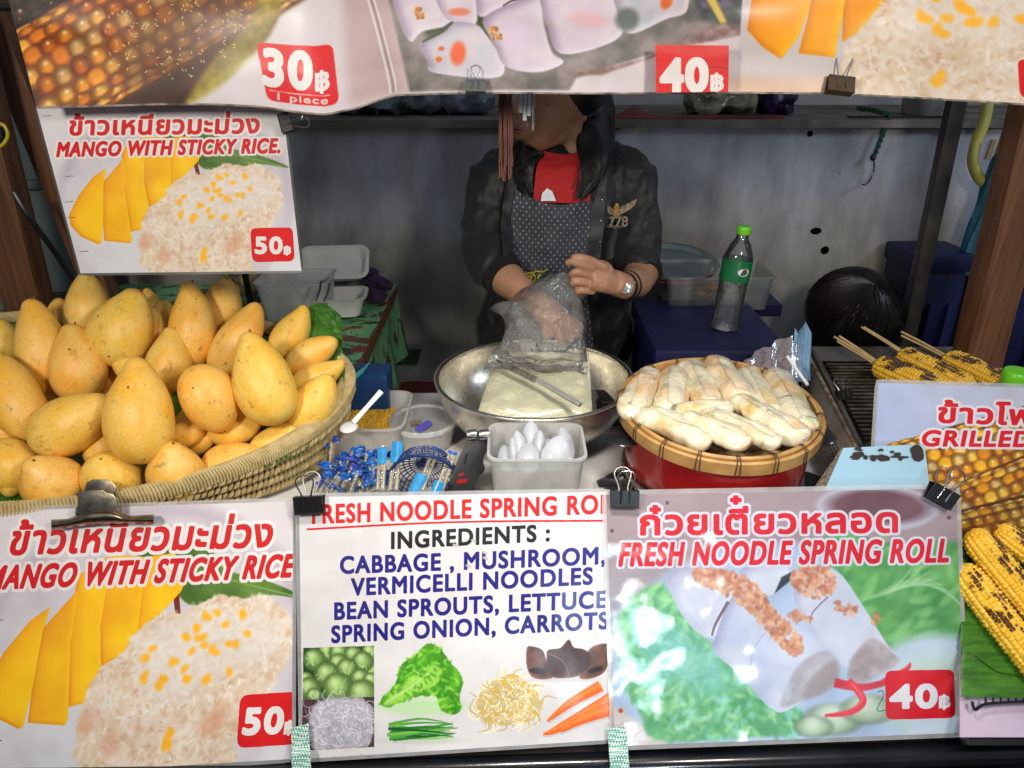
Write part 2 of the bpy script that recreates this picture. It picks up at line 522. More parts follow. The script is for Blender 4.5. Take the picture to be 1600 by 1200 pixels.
def art_ingredients(cv):
    cv.A[:] = c8(226, 224, 226)
    n = cv.noise(300, 3)[..., None]
    cv.A[:] = cv.A * (0.97 + 0.05 * n)
    red, blue, blk = c8(196, 26, 36), c8(34, 26, 120), c8(20, 20, 24)
    W = c8(224, 222, 222)
    # cabbages
    sq = [(88, 704), (386, 694), (388, 904), (86, 916)]
    cv.poly(sq, c8(40, 70, 30), 0.8)
    q = rs(4)
    for (x, y, r) in ((190, 720, 40), (240, 725, 42), (370, 720, 34), (300, 735, 40), (100, 830, 30), (380, 800, 34), (135, 752, 48), (340, 762, 46), (240, 770, 46), (190, 815, 56), (275, 790, 46), (330, 830, 42), (115, 870, 48), (375, 840, 36), (135, 900, 34), (235, 865, 64), (340, 895, 66)):
        cv.ell(x, y, r, r * 0.95, 0, c8(92, 128, 62), 0.12, 1)
        cv.ell(x - 2, y - 3, r * 0.9, r * 0.85, 0, c8(150, 184, 112), 0.45, 1, (c8(200, 222, 160), -0.2, -0.3))
        for k in range(6):
            a = q.rand() * 6.3
            cv.line([(x + math.cos(a) * r * 0.1, y + r * 0.5), (x + math.cos(a) * r * 0.5, y + math.sin(a) * r * 0.3), (x + math.cos(a) * r * 0.85, y + math.sin(a) * r * 0.8)], 2.2, c8(206, 224, 176), 0.7)
    m = np.ones((cv.h, cv.w), np.float32)
    for o in ([(60, 640), (420, 640), (420, 694), (60, 705)], [(386, 640), (470, 640), (470, 960), (388, 960)], [(40, 640), (87, 640), (85, 960), (40, 960)]):
        cv.poly(o, W, 0.6)
    # vermicelli
    cv.poly([(84, 916), (388, 904), (389, 1110), (82, 1126)], c8(58, 44, 52), 0.8, var=(c8(84, 56, 62), 60))
    blob = [(120, 960), (180, 915), (260, 908), (340, 915), (380, 960), (385, 1050), (350, 1110), (200, 1122), (125, 1118)]
    cv.poly(blob, c8(188, 186, 196), 8, smooth=True, rough=8)
    for (x, y) in inside(blob, 230, 6):
        a = q.rand() * 6.3
        l = 30 + q.rand() * 34
        cv.line([(x, y), (x + math.cos(a) * l * .5 + q.randn() * 5, y + math.sin(a) * l * .5), (x + math.cos(a + .5) * l, y + math.sin(a + .5) * l)], 3, (c8(240, 240, 246), c8(210, 208, 218), c8(160, 156, 170))[q.randint(3)], 0.75)
    for o in ([(389, 890), (450, 890), (450, 1150), (390, 1150)], [(60, 1127), (389, 1111), (389, 1135), (60, 1150)], [(40, 900), (83, 900), (81, 1150), (40, 1150)]):
        cv.poly(o, W, 0.6)
    # lettuce
    cv.ell(580, 945, 160, 36, 0, c8(190, 222, 170), 0.8, 0.8)
    lt = [(412, 930), (424, 905), (460, 870), (500, 780), (520, 755), (560, 730), (600, 688), (640, 690), (670, 720), (700, 760), (735, 800), (752, 850), (740, 900), (745, 960), (700, 976), (660, 950), (640, 900), (560, 905), (470, 940), (440, 950)]
    cv.poly(lt, c8(108, 176, 46), 2, smooth=True, rough=8, rsize=22, var=(c8(60, 130, 30), 46))
    cv.poly([(425, 925), (480, 880), (600, 780), (660, 790), (640, 860), (560, 890), (450, 940)], c8(176, 216, 120), 10, 0.85, smooth=True)
    for (x, y) in inside(lt, 150, 8):
        cv.ell(x, y, 11 + q.rand() * 9, 6, q.rand() * 3, (c8(140, 204, 70), c8(70, 140, 34), c8(170, 222, 100))[q.randint(3)], 0.6, 0.6)
    for k in range(5):
        cv.line([(430 + k * 8, 932 - k * 4), (500 + k * 14, 886 - k * 8), (580 + k * 16, 850 - k * 20)], [6, 2], c8(196, 226, 150), 0.45, soft=2)
    # spring onions
    cv.ell(590, 1085, 150, 16, 0, c8(190, 200, 180), 0.8, 0.6)
    for k in range(22):
        y0, y1 = 1015 + q.rand() * 66, 1000 + q.rand() * 76
        cv.line([(440 + q.rand() * 30, y0), (580, (y0 + y1) / 2 + q.randn() * 8), (690 + q.rand() * 50, y1)], [13, 9, 3], (c8(38, 120, 48), c8(20, 84, 34), c8(90, 160, 70), c8(130, 186, 96))[q.randint(4)], 0.95)
    # bean sprouts
    bs = [(800, 960), (830, 880), (880, 840), (950, 815), (1020, 860), (1066, 920), (1060, 980), (1000, 1010), (900, 1020), (830, 1000)]
    cv.poly(bs, c8(206, 190, 150), 8, smooth=True, rough=10)
    for (x, y) in inside(bs, 150, 9):
        a = q.rand() * 6.3
        l = 44 + q.rand() * 26
        e = (x + math.cos(a + .7) * l, y + math.sin(a + .7) * l)
        cv.line([(x, y), (x + math.cos(a) * l * .5, y + math.sin(a) * l * .5), e], [7, 6, 3], (c8(244, 236, 208), c8(226, 210, 168), c8(198, 176, 120))[q.randint(3)], 0.95)
        if q.rand() < 0.4:
            cv.ell(x, y, 8, 6, a, c8(214, 178, 84), 0.4)
    # mushroom
    cv.ell(1165, 835, 130, 12, 0, c8(190, 186, 190), 0.8, 0.5)
    for s_, c_ in (([(1008, 706), (1030, 700), (1070, 716), (1090, 770), (1116, 820), (1080, 834), (1030, 824), (1008, 776)], c8(118, 82, 72)),
                   ([(1328, 696), (1290, 692), (1250, 716), (1240, 770), (1216, 826), (1260, 832), (1310, 808), (1328, 760)], c8(124, 88, 76)),
                   ([(1172, 672), (1140, 706), (1090, 716), (1086, 760), (1070, 780), (1100, 822), (1180, 828), (1250, 800), (1262, 740), (1230, 712), (1192, 704)], c8(88, 56, 52))):
        cv.poly(s_, c_, 1.5, smooth=True, var=(c_ * 0.7, 30))
        cv.inner(s_, c8(190, 150, 130), 10, 0.5, True, dx=-3, dy=6)
    cv.ell(1052, 800, 34, 12, 0.1, c8(36, 24, 30), 0.3)
    cv.ell(1276, 796, 30, 11, -0.3, c8(36, 24, 30), 0.3)
    cv.line([(1086, 726), (1150, 760), (1178, 826)], 6, c8(140, 104, 98), 0.7)
    cv.line([(1250, 726), (1200, 760), (1190, 826)], 6, c8(60, 36, 36), 0.7)
    # carrots
    for (p, w) in (([(1094, 1006), (1180, 935), (1300, 862)], [8, 34, 46]), ([(1078, 1062), (1150, 1030), (1344, 912)], [6, 34, 52]), ([(1146, 1050), (1230, 1000), (1360, 952)], [10, 40, 58])):
        cv.line([(a, b + 6) for a, b in p], [v + 6 for v in w], c8(180, 176, 174), 0.5, soft=4)
        cv.line(p, w, c8(228, 106, 18))
        cv.line([(a, b - 6) for a, b in p], [v * .45 for v in w], c8(246, 150, 60), 0.8, soft=3)
        for k in range(8):
            t = 0.2 + k * 0.1
            x, y = p[0][0] + (p[2][0] - p[0][0]) * t, p[0][1] + (p[2][1] - p[0][1]) * t
            cv.line([(x - 3, y - 14 * t - 4), (x + 2, y + 10 * t)], 1.6, c8(196, 82, 12), 0.6, smooth=False)
    cv.text('FRESH NOODLE SPRING ROLL', 128, 1368, 200, 157, 72, bold=3.0, col=red)
    cv.line([(104, 224), (700, 195), (1315, 190)], 8, red)
    cv.text('INGREDIENTS :', 458, 1088, 301, 270, 64, bold=3.1, col=blk)
    cv.text('CABBAGE , MUSHROOM,', 246, 1305, 401, 363, 66, bold=3.2, col=blue, arc=-2)
    cv.text('VERMICELLI NOODLES', 292, 1258, 490, 446, 66, bold=3.2, col=blue)
    cv.text('BEAN SPROUTS, LETTUCE,', 222, 1336, 588, 540, 66, bold=3.2, col=blue)
    cv.text('SPRING ONION, CARROTS', 210, 1322, 682, 627, 66, bold=3.2, col=blue)
    # scuffs where the laminate has torn
    for (x, y) in ((716, 288), (790, 270), (770, 372), (836, 318), (838, 340)):
        cv.ell(x, y, 12, 6, 0.4, c8(196, 190, 180), 0.5)
    for p in ((84, 992), (1382, 964)):
        cv.ell(p[0], p[1], 7, 7, 0, c8(120, 36, 30), 0.4)


def art_rolls(cv):
    """spring rolls on lettuce (frame: 1565 x 1200)"""
    cv.A[:] = c8(150, 128, 130)
    g = np.clip((cv.Y - 300) / 500, 0, 1)[..., None]
    cv.A[:] = cv.A * (1 - g) + c8(168, 182, 200) * g
    q = rs(11)
    # sauce dish
    cv.ell(1155, 140, 245, 95, 0.04, c8(176, 170, 182), 0.12)
    cv.ell(1160, 135, 200, 70, 0.04, c8(92, 52, 58), 0.35)
    # plate
    cv.ell(780, 900, 800, 620, 0, c8(164, 176, 204), 0.05)
    cv.ell(790, 900, 740, 560, 0, c8(176, 192, 218), 0.2)
    cv.poly([(60, 960), (160, 1000), (300, 1110), (60, 1130)], c8(214, 200, 196), 14, smooth=True)
    # lettuce right
    lt = [(960, 240), (1200, 280), (1490, 300), (1500, 650), (1330, 680), (1260, 740), (1180, 690), (1080, 560), (980, 420)]
    cv.poly(lt, c8(92, 156, 76), 10, smooth=True, var=(c8(54, 118, 50), 80))
    for (x, y) in inside(lt, 60, 3):
        cv.ell(x, y, 44, 16, -0.7 + q.randn() * 0.5, (c8(130, 186, 110), c8(60, 130, 54), c8(150, 200, 130))[q.randint(3)], 0.9, 0.5)
    for k in range(9):
        cv.line([(1080 + k * 20, 520 - k * 10), (1220 + k * 20, 470 - k * 4), (1330 + k * 24, 330 + k * 30)], [3, 9, 3], c8(170, 210, 160), 0.5, soft=4)
    cv.ell(1350, 760, 200, 100, -0.2, c8(196, 206, 230), 0.5, 0.9)
    cv.ell(1400, 920, 210, 200, 0, c8(196, 214, 196), 0.5, 0.8)
    cv.ell(1390, 1010, 110, 70, 0, c8(208, 216, 230), 0.5, 0.9)
    # lettuce left
    for lt, sd in (([(110, 560), (240, 450), (330, 500), (420, 640), (620, 790), (760, 940), (850, 960), (850, 1060), (640, 1070), (420, 1090), (230, 1070), (180, 960), (110, 860), (95, 700)], 5),):
        cv.poly(lt, c8(112, 178, 120), 8, smooth=True, rough=12, rsize=40, var=(c8(66, 140, 86), 90))
        for (x, y) in inside(lt, 420, sd):
            cv.ell(x, y, 20 + q.rand() * 16, 10, q.rand() * 3, (c8(150, 208, 140), c8(60, 134, 74), c8(178, 222, 160), c8(96, 170, 110), c8(150, 214, 206))[q.randint(5)], 0.8, 0.5)
    cv.poly([(200, 560), (380, 640), (560, 800), (500, 900), (350, 860), (200, 760)], c8(136, 200, 200), 60, 0.6, smooth=True)
    # cucumber below right
    for (x, y, r) in ((980, 1000, 120), (1120, 960, 110), (900, 1030, 80)):
        cv.ell(x, y, r, r * 0.55, 0, c8(190, 212, 170), 0.3, 0.9, (c8(216, 228, 204), -0.1, -0.2))
    # rolls, back to front
    def roll(pts, c=c8(196, 198, 214)):
        cv.poly(pts, c, 4, smooth=True, var=(c8(214, 216, 230), 120))
        cv.inner(pts, c8(140, 140, 170), 30, 0.7, True, dx=-20, dy=-16)
        cv.inner(pts, c8(228, 232, 244), 24, 0.6, True, dx=14, dy=18)
    roll([(300, 420), (360, 380), (520, 400), (600, 450), (560, 520), (500, 660), (420, 640), (340, 540)])
    roll([(600, 390), (760, 360), (800, 420), (740, 490), (620, 480)])
    roll([(860, 600), (820, 480), (900, 380), (1000, 400), (1100, 540), (1200, 700), (1250, 760), (1180, 800), (1040, 790), (930, 700)])
    cv.poly([(740, 490), (770, 420), (830, 390), (800, 440)], c8(34, 40, 50), 4)
    cv.poly([(1040, 790), (1060, 740), (1140, 670), (1230, 740), (1240, 770), (1130, 840), (1050, 860)], c8(180, 168, 168), 8, smooth=True, var=(c8(150, 134, 132), 40))
    roll([(500, 660), (560, 510), (640, 480), (760, 560), (900, 660), (990, 760), (960, 830), (800, 960), (720, 950), (600, 820), (490, 720)], c8(190, 196, 220))
    cv.line([(552, 520), (500, 610), (484, 660)], [14, 8], c8(90, 60, 70), 0.85)
    cv.line([(700, 650), (650, 730), (650, 840)], [4, 7], c8(150, 148, 176), 0.7, soft=3)
    cv.line([(960, 500), (900, 560), (884, 610)], [8, 5], c8(110, 80, 84), 0.7)
    cv.poly([(770, 950), (790, 860), (860, 760), (960, 720), (1010, 800), (960, 880), (880, 915)], c8(192, 190, 200), 8, smooth=True, var=(c8(166, 158, 164), 50))
    cv.poly([(860, 900), (890, 830), (980, 760), (1000, 820), (960, 880), (880, 916)], c8(148, 132, 130), 14, 0.8, smooth=True)
    # red pepper
    cv.line([(985, 850), (1090, 870), (1190, 850)], [40, 30, 24], c8(190, 40, 52), soft=3)
    cv.line([(1290, 770), (1270, 800), (1180, 850)], [6, 22, 26], c8(206, 40, 46), soft=3)
    cv.line([(1040, 840), (1100, 920), (1050, 970), (945, 985)], [26, 30, 26, 10], c8(214, 44, 56), soft=3)
    cv.line([(1050, 850), (1098, 915), (1050, 960)], [6, 8, 6], c8(240, 110, 110), 0.7, soft=3)
    # fried garlic
    for b, n, sd in (([(420, 390), (560, 400), (660, 450), (740, 560), (830, 640), (860, 720), (800, 730), (720, 650), (640, 560), (520, 480), (430, 440)], 420, 1), ([(830, 390), (960, 380), (985, 470), (920, 510), (820, 470)], 150, 2), ([(800, 560), (870, 570), (880, 600), (820, 600)], 20, 3), ([(985, 520), (1060, 540), (1060, 570), (1000, 560)], 14, 4), ([(1135, 575), (1165, 570), (1175, 610), (1140, 610)], 8, 5)):
        cv.stamps(inside(b, n, sd), 13, 8, None, [c8(196, 130, 96), c8(166, 96, 66), c8(222, 172, 134), c8(206, 150, 112), c8(180, 110, 84)], sd, soft=0.7, a=0.8)
    cv.A[:] = cv.A * 0.80 + c8(186, 204, 226) * 0.20
    # lettering
    red, white = c8(188, 24, 48), c8(206, 206, 220)
    for s, o in ((1, 0),):
        cv.text('ก๋วยเตียวหลอด', 190, 1235, 247, 236, 76, bold=4.6, col=red, outline=[(white, 10)], ref='ว', extra=(('๋', 0.376, 0.26),))
    cv.text('FRESH NOODLE SPRING ROLL', 100, 1436, 374, 358, 90, bold=4.2, slant=0.15, col=red, outline=[(white, 9)])
    price_box(cv, [(1188, 802), (1464, 797), (1470, 994), (1192, 1002)], col=c8(196, 30, 50), rad=30)
    cv.text('40', 1212, 1392, 952, 949, 88, bold=7, col=c8(226, 226, 234))
    cv.text('฿', 1406, 1446, 955, 953, 48, bold=3, col=c8(226, 226, 234))
    cv.line([(1158, 890), (1176, 884), (1182, 905), (1156, 962), (1194, 962)], 3.5, c8(30, 80, 110), 0.9)
    for p in ((70, 232), (300, 118), (1442, 180)):
        cv.ell(p[0], p[1], 8, 8, 0, c8(90, 66, 56), 0.4, 0.8)
    cv.ell(104, 965, 10, 9, 0, c8(190, 86, 30), 0.4)


def art_corn(cv):
    """corn sign (frame: 1200 x 1200 view of the right side)"""
    g = np.clip((cv.X - 500) / 700, 0, 1)[..., None]
    cv.A[:] = c8(176, 186, 214) * (1 - g) + c8(198, 200, 214) * g
    cv.A *= 0.94 + 0.1 * cv.noise(200, 4)[..., None]
    tone = [c8(228, 176, 56), c8(220, 156, 36), c8(232, 190, 84), c8(206, 138, 30), c8(226, 190, 120)]
    corn_field(cv, (640, 1075), (2100, 700), 150, 9, 62, 3, tone)
    corn_field(cv, (840, 1290), (2100, 800), 140, 8, 62, 4, tone, 0.93, c8(240, 225, 240))
    corn_field(cv, (560, 1480), (2100, 1120), 140, 8, 62, 5, tone, 0.8)
    red, white = c8(196, 26, 44), c8(222, 220, 228)
    cv.text('ข้าวโพด', 790, 1330, 834, 850, 66, bold=4.8, slant=0.08, col=red, outline=[(white, 11)], ref='ว')
    cv.text('GRILLED CORN', 712, 1640, 943, 950, 68, bold=4.6, slant=0.2, col=red, outline=[(white, 11)])


def art_banner(cv):
    """the long vinyl banner (frame: the picture's own pixels)"""
    q = rs(21)
    cv.A[:] = c8(226, 218, 222)
    cv.A *= 0.96 + 0.06 * cv.noise(90, 5)[..., None]
    # corn on the left
    cv.poly([(-40, -120), (420, -120), (455, -60), (420, 60), (340, 130), (230, 200), (-40, 200)], c8(52, 30, 16), 5, smooth=True, var=(c8(78, 46, 20), 30))
    tone = [c8(222, 150, 40), c8(206, 126, 26), c8(228, 172, 84), c8(184, 104, 22), c8(214, 168, 112)]
    corn_field(cv, (90, 120), (480, -110), 88, 10, 30, 6, tone, 1.0)
    cv.poly([(240, 20), (330, -60), (420, -60), (380, 60), (300, 130), (210, 160), (190, 100)], c8(84, 54, 20), 30, 0.55, smooth=True)
    cv.poly([(455, -40), (420, 60), (350, 140), (290, 175), (330, 110), (390, 40), (420, -40)], c8(140, 130, 40), 6, 0.8, smooth=True, var=(c8(180, 160, 70), 12))
    for (x, y) in inside([(170, 30), (300, -30), (390, 0), (360, 100), (260, 140), (180, 110)], 150, 7):
        cv.ell(x, y, 1 + q.rand() * 2.6, 0.8, q.rand() * 3, c8(255, 236, 206), 0.6, 0.75)
    corn_field(cv, (-60, 40), (180, -100), 50, 6, 26, 8, tone, 0.30)
    # price 30
    price_box(cv, [(401, 73), (520, 73), (530, 163), (418, 163)], col=c8(210, 28, 34), rad=12)
    white = c8(240, 236, 236)
    cv.text('30', 414, 486, 138, 138, 54, bold=3.6, col=white)
    cv.text('฿', 494, 514, 142, 140, 27, bold=1.6, col=white)
    cv.line([(420, 147), (516, 148)], 1.6, white, smooth=False)
    cv.text('1 piece', 434, 512, 160, 160, 10.5, bold=0.5, col=c8(226, 206, 206))
    cv.poly([(530, -120), (600, -120), (640, 170), (545, 170)], c8(196, 170, 170), 14, 0.8)
    # rolls on a tray
    cv.poly([(580, -120), (1168, -120), (1160, 60), (900, 150), (890, 170), (640, 170)], c8(110, 108, 104), 3, var=(c8(160, 150, 148), 30))
    cv.poly([(640, -60), (660, 60), (700, 120), (760, 90), (780, 20), (720, -60)], c8(66, 80, 52), 8, smooth=True)
    cv.poly([(868, 145), (1005, 118), (1110, 66), (1168, 36), (1168, 75), (1060, 100), (940, 145)], c8(134, 108, 104), 3, var=(c8(180, 160, 158), 14))

    def roll(p, tint=c8(222, 208, 222)):
        cv.poly(p, tint, 2.5, smooth=True, var=(c8(230, 218, 226), 24))
        cv.inner(p, c8(150, 130, 158), 12, 0.8, True, dx=-8, dy=-5)
        cv.inner(p, c8(244, 240, 250), 8, 0.7, True, dx=5, dy=5)
    roll([(600, -60), (668, -60), (680, 10), (706, 55), (660, 70), (640, 85), (616, 20)])
    roll([(664, -60), (742, -60), (746, 30), (740, 60), (700, 50), (676, 0)])
    roll([(742, -70), (834, -70), (842, 10), (790, 26), (754, 46), (744, 20)])
    roll([(658, 90), (690, 68), (705, 55), (742, 58), (762, 80), (788, 130), (770, 150), (680, 140), (668, 120)], c8(212, 212, 222))
    roll([(756, 50), (800, 22), (840, 12), (850, 60), (862, 105), (880, 124), (840, 140), (790, 130), (772, 90)])
    roll([(848, -20), (900, -60), (940, -40), (960, 20), (974, 70), (940, 96), (876, 108), (856, 60), (846, 20)])
    roll([(962, -60), (1060, -60), (1075, 30), (1040, 50), (990, 74), (972, 60), (958, 0)], c8(196, 200, 206))
    for (x, y, rx, ry, r, c) in ((718, 37, 17, 7, 0, c8(226, 130, 104)), (676, 5, 14, 7, 0.4, c8(226, 150, 130)), (716, 108, 12, 20, 0.1, c8(236, 112, 70)), (686, 118, 5, 5, 0, c8(236, 120, 50)), (690, 100, 5, 4, 0, c8(226, 110, 70)), (1042, 18, 9, 15, 0.3, c8(226, 104, 40)), (980, 50, 18, 20, 0.2, c8(110, 120, 116)), (920, 50, 30, 14, 0.2, c8(238, 198, 204)), (810, 80, 28, 26, 0.2, c8(232, 214, 232))):
        cv.ell(x, y, rx, ry, r, c, 0.5, 0.85)
    cv.line([(660, 88), (690, 70), (708, 54)], [3, 8, 3], c8(54, 74, 44), 0.9)
    cv.line([(786, 27), (800, 18), (815, 15)], [2, 3, 1], c8(60, 30, 30), 0.9)
    for b in ([(765, 64), (780, 62), (782, 82), (768, 84)], [(650, 28), (660, 28), (660, 46), (650, 46)]):
        cv.stamps(inside(b, 16, 3), 3.5, 2.5, None, [c8(206, 150, 90), c8(180, 120, 60), c8(226, 180, 120)], 3, soft=0.5)
    cv.poly([(1075, -60), (1166, -60), (1160, 60), (1090, 50)], c8(120, 110, 130), 6, var=(c8(60, 70, 60), 16))
    cv.poly([(1096, 0), (1112, 0), (1136, 55), (1126, 58)], c8(222, 196, 110), 3)
    # seam
    for dx, c in ((0, c8(244, 240, 240)), (5, c8(150, 140, 140)), (9, c8(236, 232, 234))):
        cv.line([(566 + dx, -20), (583 + dx, 40), (606 + dx, 140), (610 + dx, 170)], 3, c, 0.85)
    # mango slices on the right
    cv.poly([(1168, -120), (1700, -120), (1700, 190), (1150, 190)], c8(214, 206, 206), 1)
    cv.poly([(1140, 150), (1700, 150), (1700, 200), (1140, 200)], c8(226, 190, 160), 12, 0.7)
    mango_slices(cv, [
        [(1370, -60), (1450, -60), (1424, 10), (1380, 20)],
        [(1330, -60), (1386, -60), (1380, 20), (1340, 70), (1316, 88), (1318, 20)],
        [(1280, -60), (1332, -60), (1318, 30), (1304, 114), (1248, 108), (1262, 50)],
        [(1180, -20), (1210, -60), (1284, -60), (1264, 30), (1248, 80), (1220, 118), (1190, 96), (1168, 68)]], hue=22)
    blob = [(1310, 170), (1330, 90), (1380, 20), (1420, -20), (1460, -90), (1700, -90), (1700, 190), (1400, 190)]
    rice(cv, blob, 0.62, 8, 900)
    cv.poly([(1420, 10), (1560, -30), (1640, 10), (1600, 70), (1480, 80), (1400, 70)], c8(238, 230, 224), 16, 0.5, smooth=True)
    beans(cv, [(1448, 45), (1460, 8), (1500, 18), (1516, 30), (1516, 48), (1480, 42), (1464, 60), (1552, 46), (1596, 40), (1470, 138), (1462, 148), (1580, -20), (1540, 2)], 0.8)
    price_box(cv, [(1590, 105), (1700, 105), (1700, 190), (1594, 163)], rad=10)


def patch_40(cv):
    cv.A[:] = c8(206, 34, 34)
    cv.A *= 0.95 + 0.1 * cv.noise(30, 5)[..., None]
    cv.poly([(1020, 68), (1142, 68), (1142, 84), (1100, 90), (1020, 80)], c8(216, 96, 84), 4, 0.6, smooth=True)
    w = c8(238, 230, 228)
    cv.text('40', 1032, 1104, 145, 144, 50, bold=4.0, col=w)
    cv.text('฿', 1112, 1131, 146, 145, 26, bold=1.6, col=w)
    cv.line([(1108, 107), (1124, 106), (1140, 110)], 1.5, c8(80, 60, 50), 0.7)
# ---------------------------------------------------------------- materials
_mats = {}


def principled(m):
    return m.node_tree.nodes['Principled BSDF']


def mat(name, col, rough=0.5, metal=0.0, var=0.12, vscale=9.0, col2=None, bump=0.0, bscale=60.0, sss=0.0, coat=0.0,
        trans=0.0, ior=1.45, spec=0.5, rnd=0.0, stretch=None, sheen=0.0, rvar=0.12):
    if name in _mats:
        return _mats[name]
    m = bpy.data.materials.new(name)
    m.use_nodes = True
    nt = m.node_tree
    N, L = nt.nodes, nt.links
    p = principled(m)
    tc = N.new('ShaderNodeTexCoord')
    mp = N.new('ShaderNodeMapping')
    if stretch:
        mp.inputs['Scale'].default_value = stretch
    L.new(tc.outputs['Object'], mp.inputs['Vector'])
    nz = N.new('ShaderNodeTexNoise')
    nz.inputs['Scale'].default_value = vscale
    nz.inputs['Detail'].default_value = 6
    L.new(mp.outputs['Vector'], nz.inputs['Vector'])
    mx = N.new('ShaderNodeMix')
    mx.data_type = 'RGBA'
    c2 = col2 if col2 else tuple(max(0, c * (1 - var * 2)) for c in col)
    mx.inputs['A'].default_value = (*col, 1)
    mx.inputs['B'].default_value = (*c2, 1)
    rp = N.new('ShaderNodeValToRGB')
    rp.color_ramp.elements[0].position = 0.35
    rp.color_ramp.elements[1].position = 0.68
    L.new(nz.outputs['Fac'], rp.inputs['Fac'])
    L.new(rp.outputs['Color'], mx.inputs['Factor'])
    out = mx.outputs['Result']
    if rnd > 0:
        oi = N.new('ShaderNodeObjectInfo')
        mr = N.new('ShaderNodeMapRange')
        mr.inputs['To Min'].default_value = 1 - rnd
        mr.inputs['To Max'].default_value = 1 + rnd
        L.new(oi.outputs['Random'], mr.inputs['Value'])
        hs = N.new('ShaderNodeHueSaturation')
        L.new(mr.outputs['Result'], hs.inputs['Value'])
        L.new(out, hs.inputs['Color'])
        out = hs.outputs['Color']
    L.new(out, p.inputs['Base Color'])
    n2 = N.new('ShaderNodeTexNoise')
    n2.inputs['Scale'].default_value = bscale
    n2.inputs['Detail'].default_value = 5
    L.new(mp.outputs['Vector'], n2.inputs['Vector'])
    mr2 = N.new('ShaderNodeMapRange')
    mr2.inputs['To Min'].default_value = max(0.02, rough - rvar * rough)
    mr2.inputs['To Max'].default_value = min(1.0, rough + rvar * rough * 1.4)
    L.new(n2.outputs['Fac'], mr2.inputs['Value'])
    L.new(mr2.outputs['Result'], p.inputs['Roughness'])
    if bump > 0:
        b = N.new('ShaderNodeBump')
        b.inputs['Strength'].default_value = bump
        b.inputs['Distance'].default_value = 0.004
        L.new(n2.outputs['Fac'], b.inputs['Height'])
        L.new(b.outputs['Normal'], p.inputs['Normal'])
    p.inputs['Metallic'].default_value = metal
    p.inputs['IOR'].default_value = ior
    p.inputs['Specular IOR Level'].default_value = spec
    p.inputs['Transmission Weight'].default_value = trans
    p.inputs['Coat Weight'].default_value = coat
    p.inputs['Coat Roughness'].default_value = 0.08
    p.inputs['Sheen Weight'].default_value = sheen
    if sss > 0:
        p.inputs['Subsurface Weight'].default_value = sss
        p.inputs['Subsurface Radius'].default_value = (0.02, 0.012, 0.006)
        p.inputs['Subsurface Scale'].default_value = 0.5
    _mats[name] = m
    return m


def film(name, tint=(0.9, 0.9, 0.92), body=0.12, gloss=0.5, rough=0.12, wrinkle=0.0, wscale=30.0):
    """thin clear or milky plastic"""
    if name in _mats:
        return _mats[name]
    m = bpy.data.materials.new(name)
    m.use_nodes = True
    nt = m.node_tree
    N, L = nt.nodes, nt.links
    N.remove(principled(m))
    out = N['Material Output']
    tr = N.new('ShaderNodeBsdfTransparent')
    tr.inputs['Color'].default_value = (0.96, 0.97, 0.97, 1)
    df = N.new('ShaderNodeBsdfDiffuse')
    df.inputs['Color'].default_value = (*tint, 1)
    tl = N.new('ShaderNodeBsdfTranslucent')
    tl.inputs['Color'].default_value = (*tint, 1)
    m0 = N.new('ShaderNodeMixShader')
    m0.inputs['Fac'].default_value = 0.4
    L.new(df.outputs[0], m0.inputs[1])
    L.new(tl.outputs[0], m0.inputs[2])
    gl = N.new('ShaderNodeBsdfGlossy')
    gl.inputs['Roughness'].default_value = rough
    fr = N.new('ShaderNodeFresnel')
    fr.inputs['IOR'].default_value = 1.5
    mu = N.new('ShaderNodeMath')
    mu.operation = 'MULTIPLY'
    mu.inputs[1].default_value = gloss * 2
    mu.use_clamp = True
    L.new(fr.outputs[0], mu.inputs[0])
    m1 = N.new('ShaderNodeMixShader')
    tc = N.new('ShaderNodeTexCoord')
    nz = N.new('ShaderNodeTexNoise')
    nz.inputs['Scale'].default_value = wscale
    nz.inputs['Detail'].default_value = 3
    nz.inputs['Distortion'].default_value = 0.7
    L.new(tc.outputs['Object'], nz.inputs['Vector'])
    mr = N.new('ShaderNodeMapRange')
    mr.inputs['To Min'].default_value = body * 0.6
    mr.inputs['To Max'].default_value = min(1, body * 1.4)
    L.new(nz.outputs['Fac'], mr.inputs['Value'])
    L.new(mr.outputs['Result'], m1.inputs['Fac'])
    L.new(tr.outputs[0], m1.inputs[1])
    L.new(m0.outputs[0], m1.inputs[2])
    m2 = N.new('ShaderNodeMixShader')
    L.new(mu.outputs[0], m2.inputs['Fac'])
    L.new(m1.outputs[0], m2.inputs[1])
    L.new(gl.outputs[0], m2.inputs[2])
    L.new(m2.outputs[0], out.inputs['Surface'])
    if wrinkle > 0:
        b = N.new('ShaderNodeBump')
        b.inputs['Strength'].default_value = wrinkle
        b.inputs['Distance'].default_value = 0.01
        L.new(nz.outputs['Fac'], b.inputs['Height'])
        L.new(b.outputs['Normal'], gl.inputs['Normal'])
        L.new(b.outputs['Normal'], fr.inputs['Normal'])
    _mats[name] = m
    return m


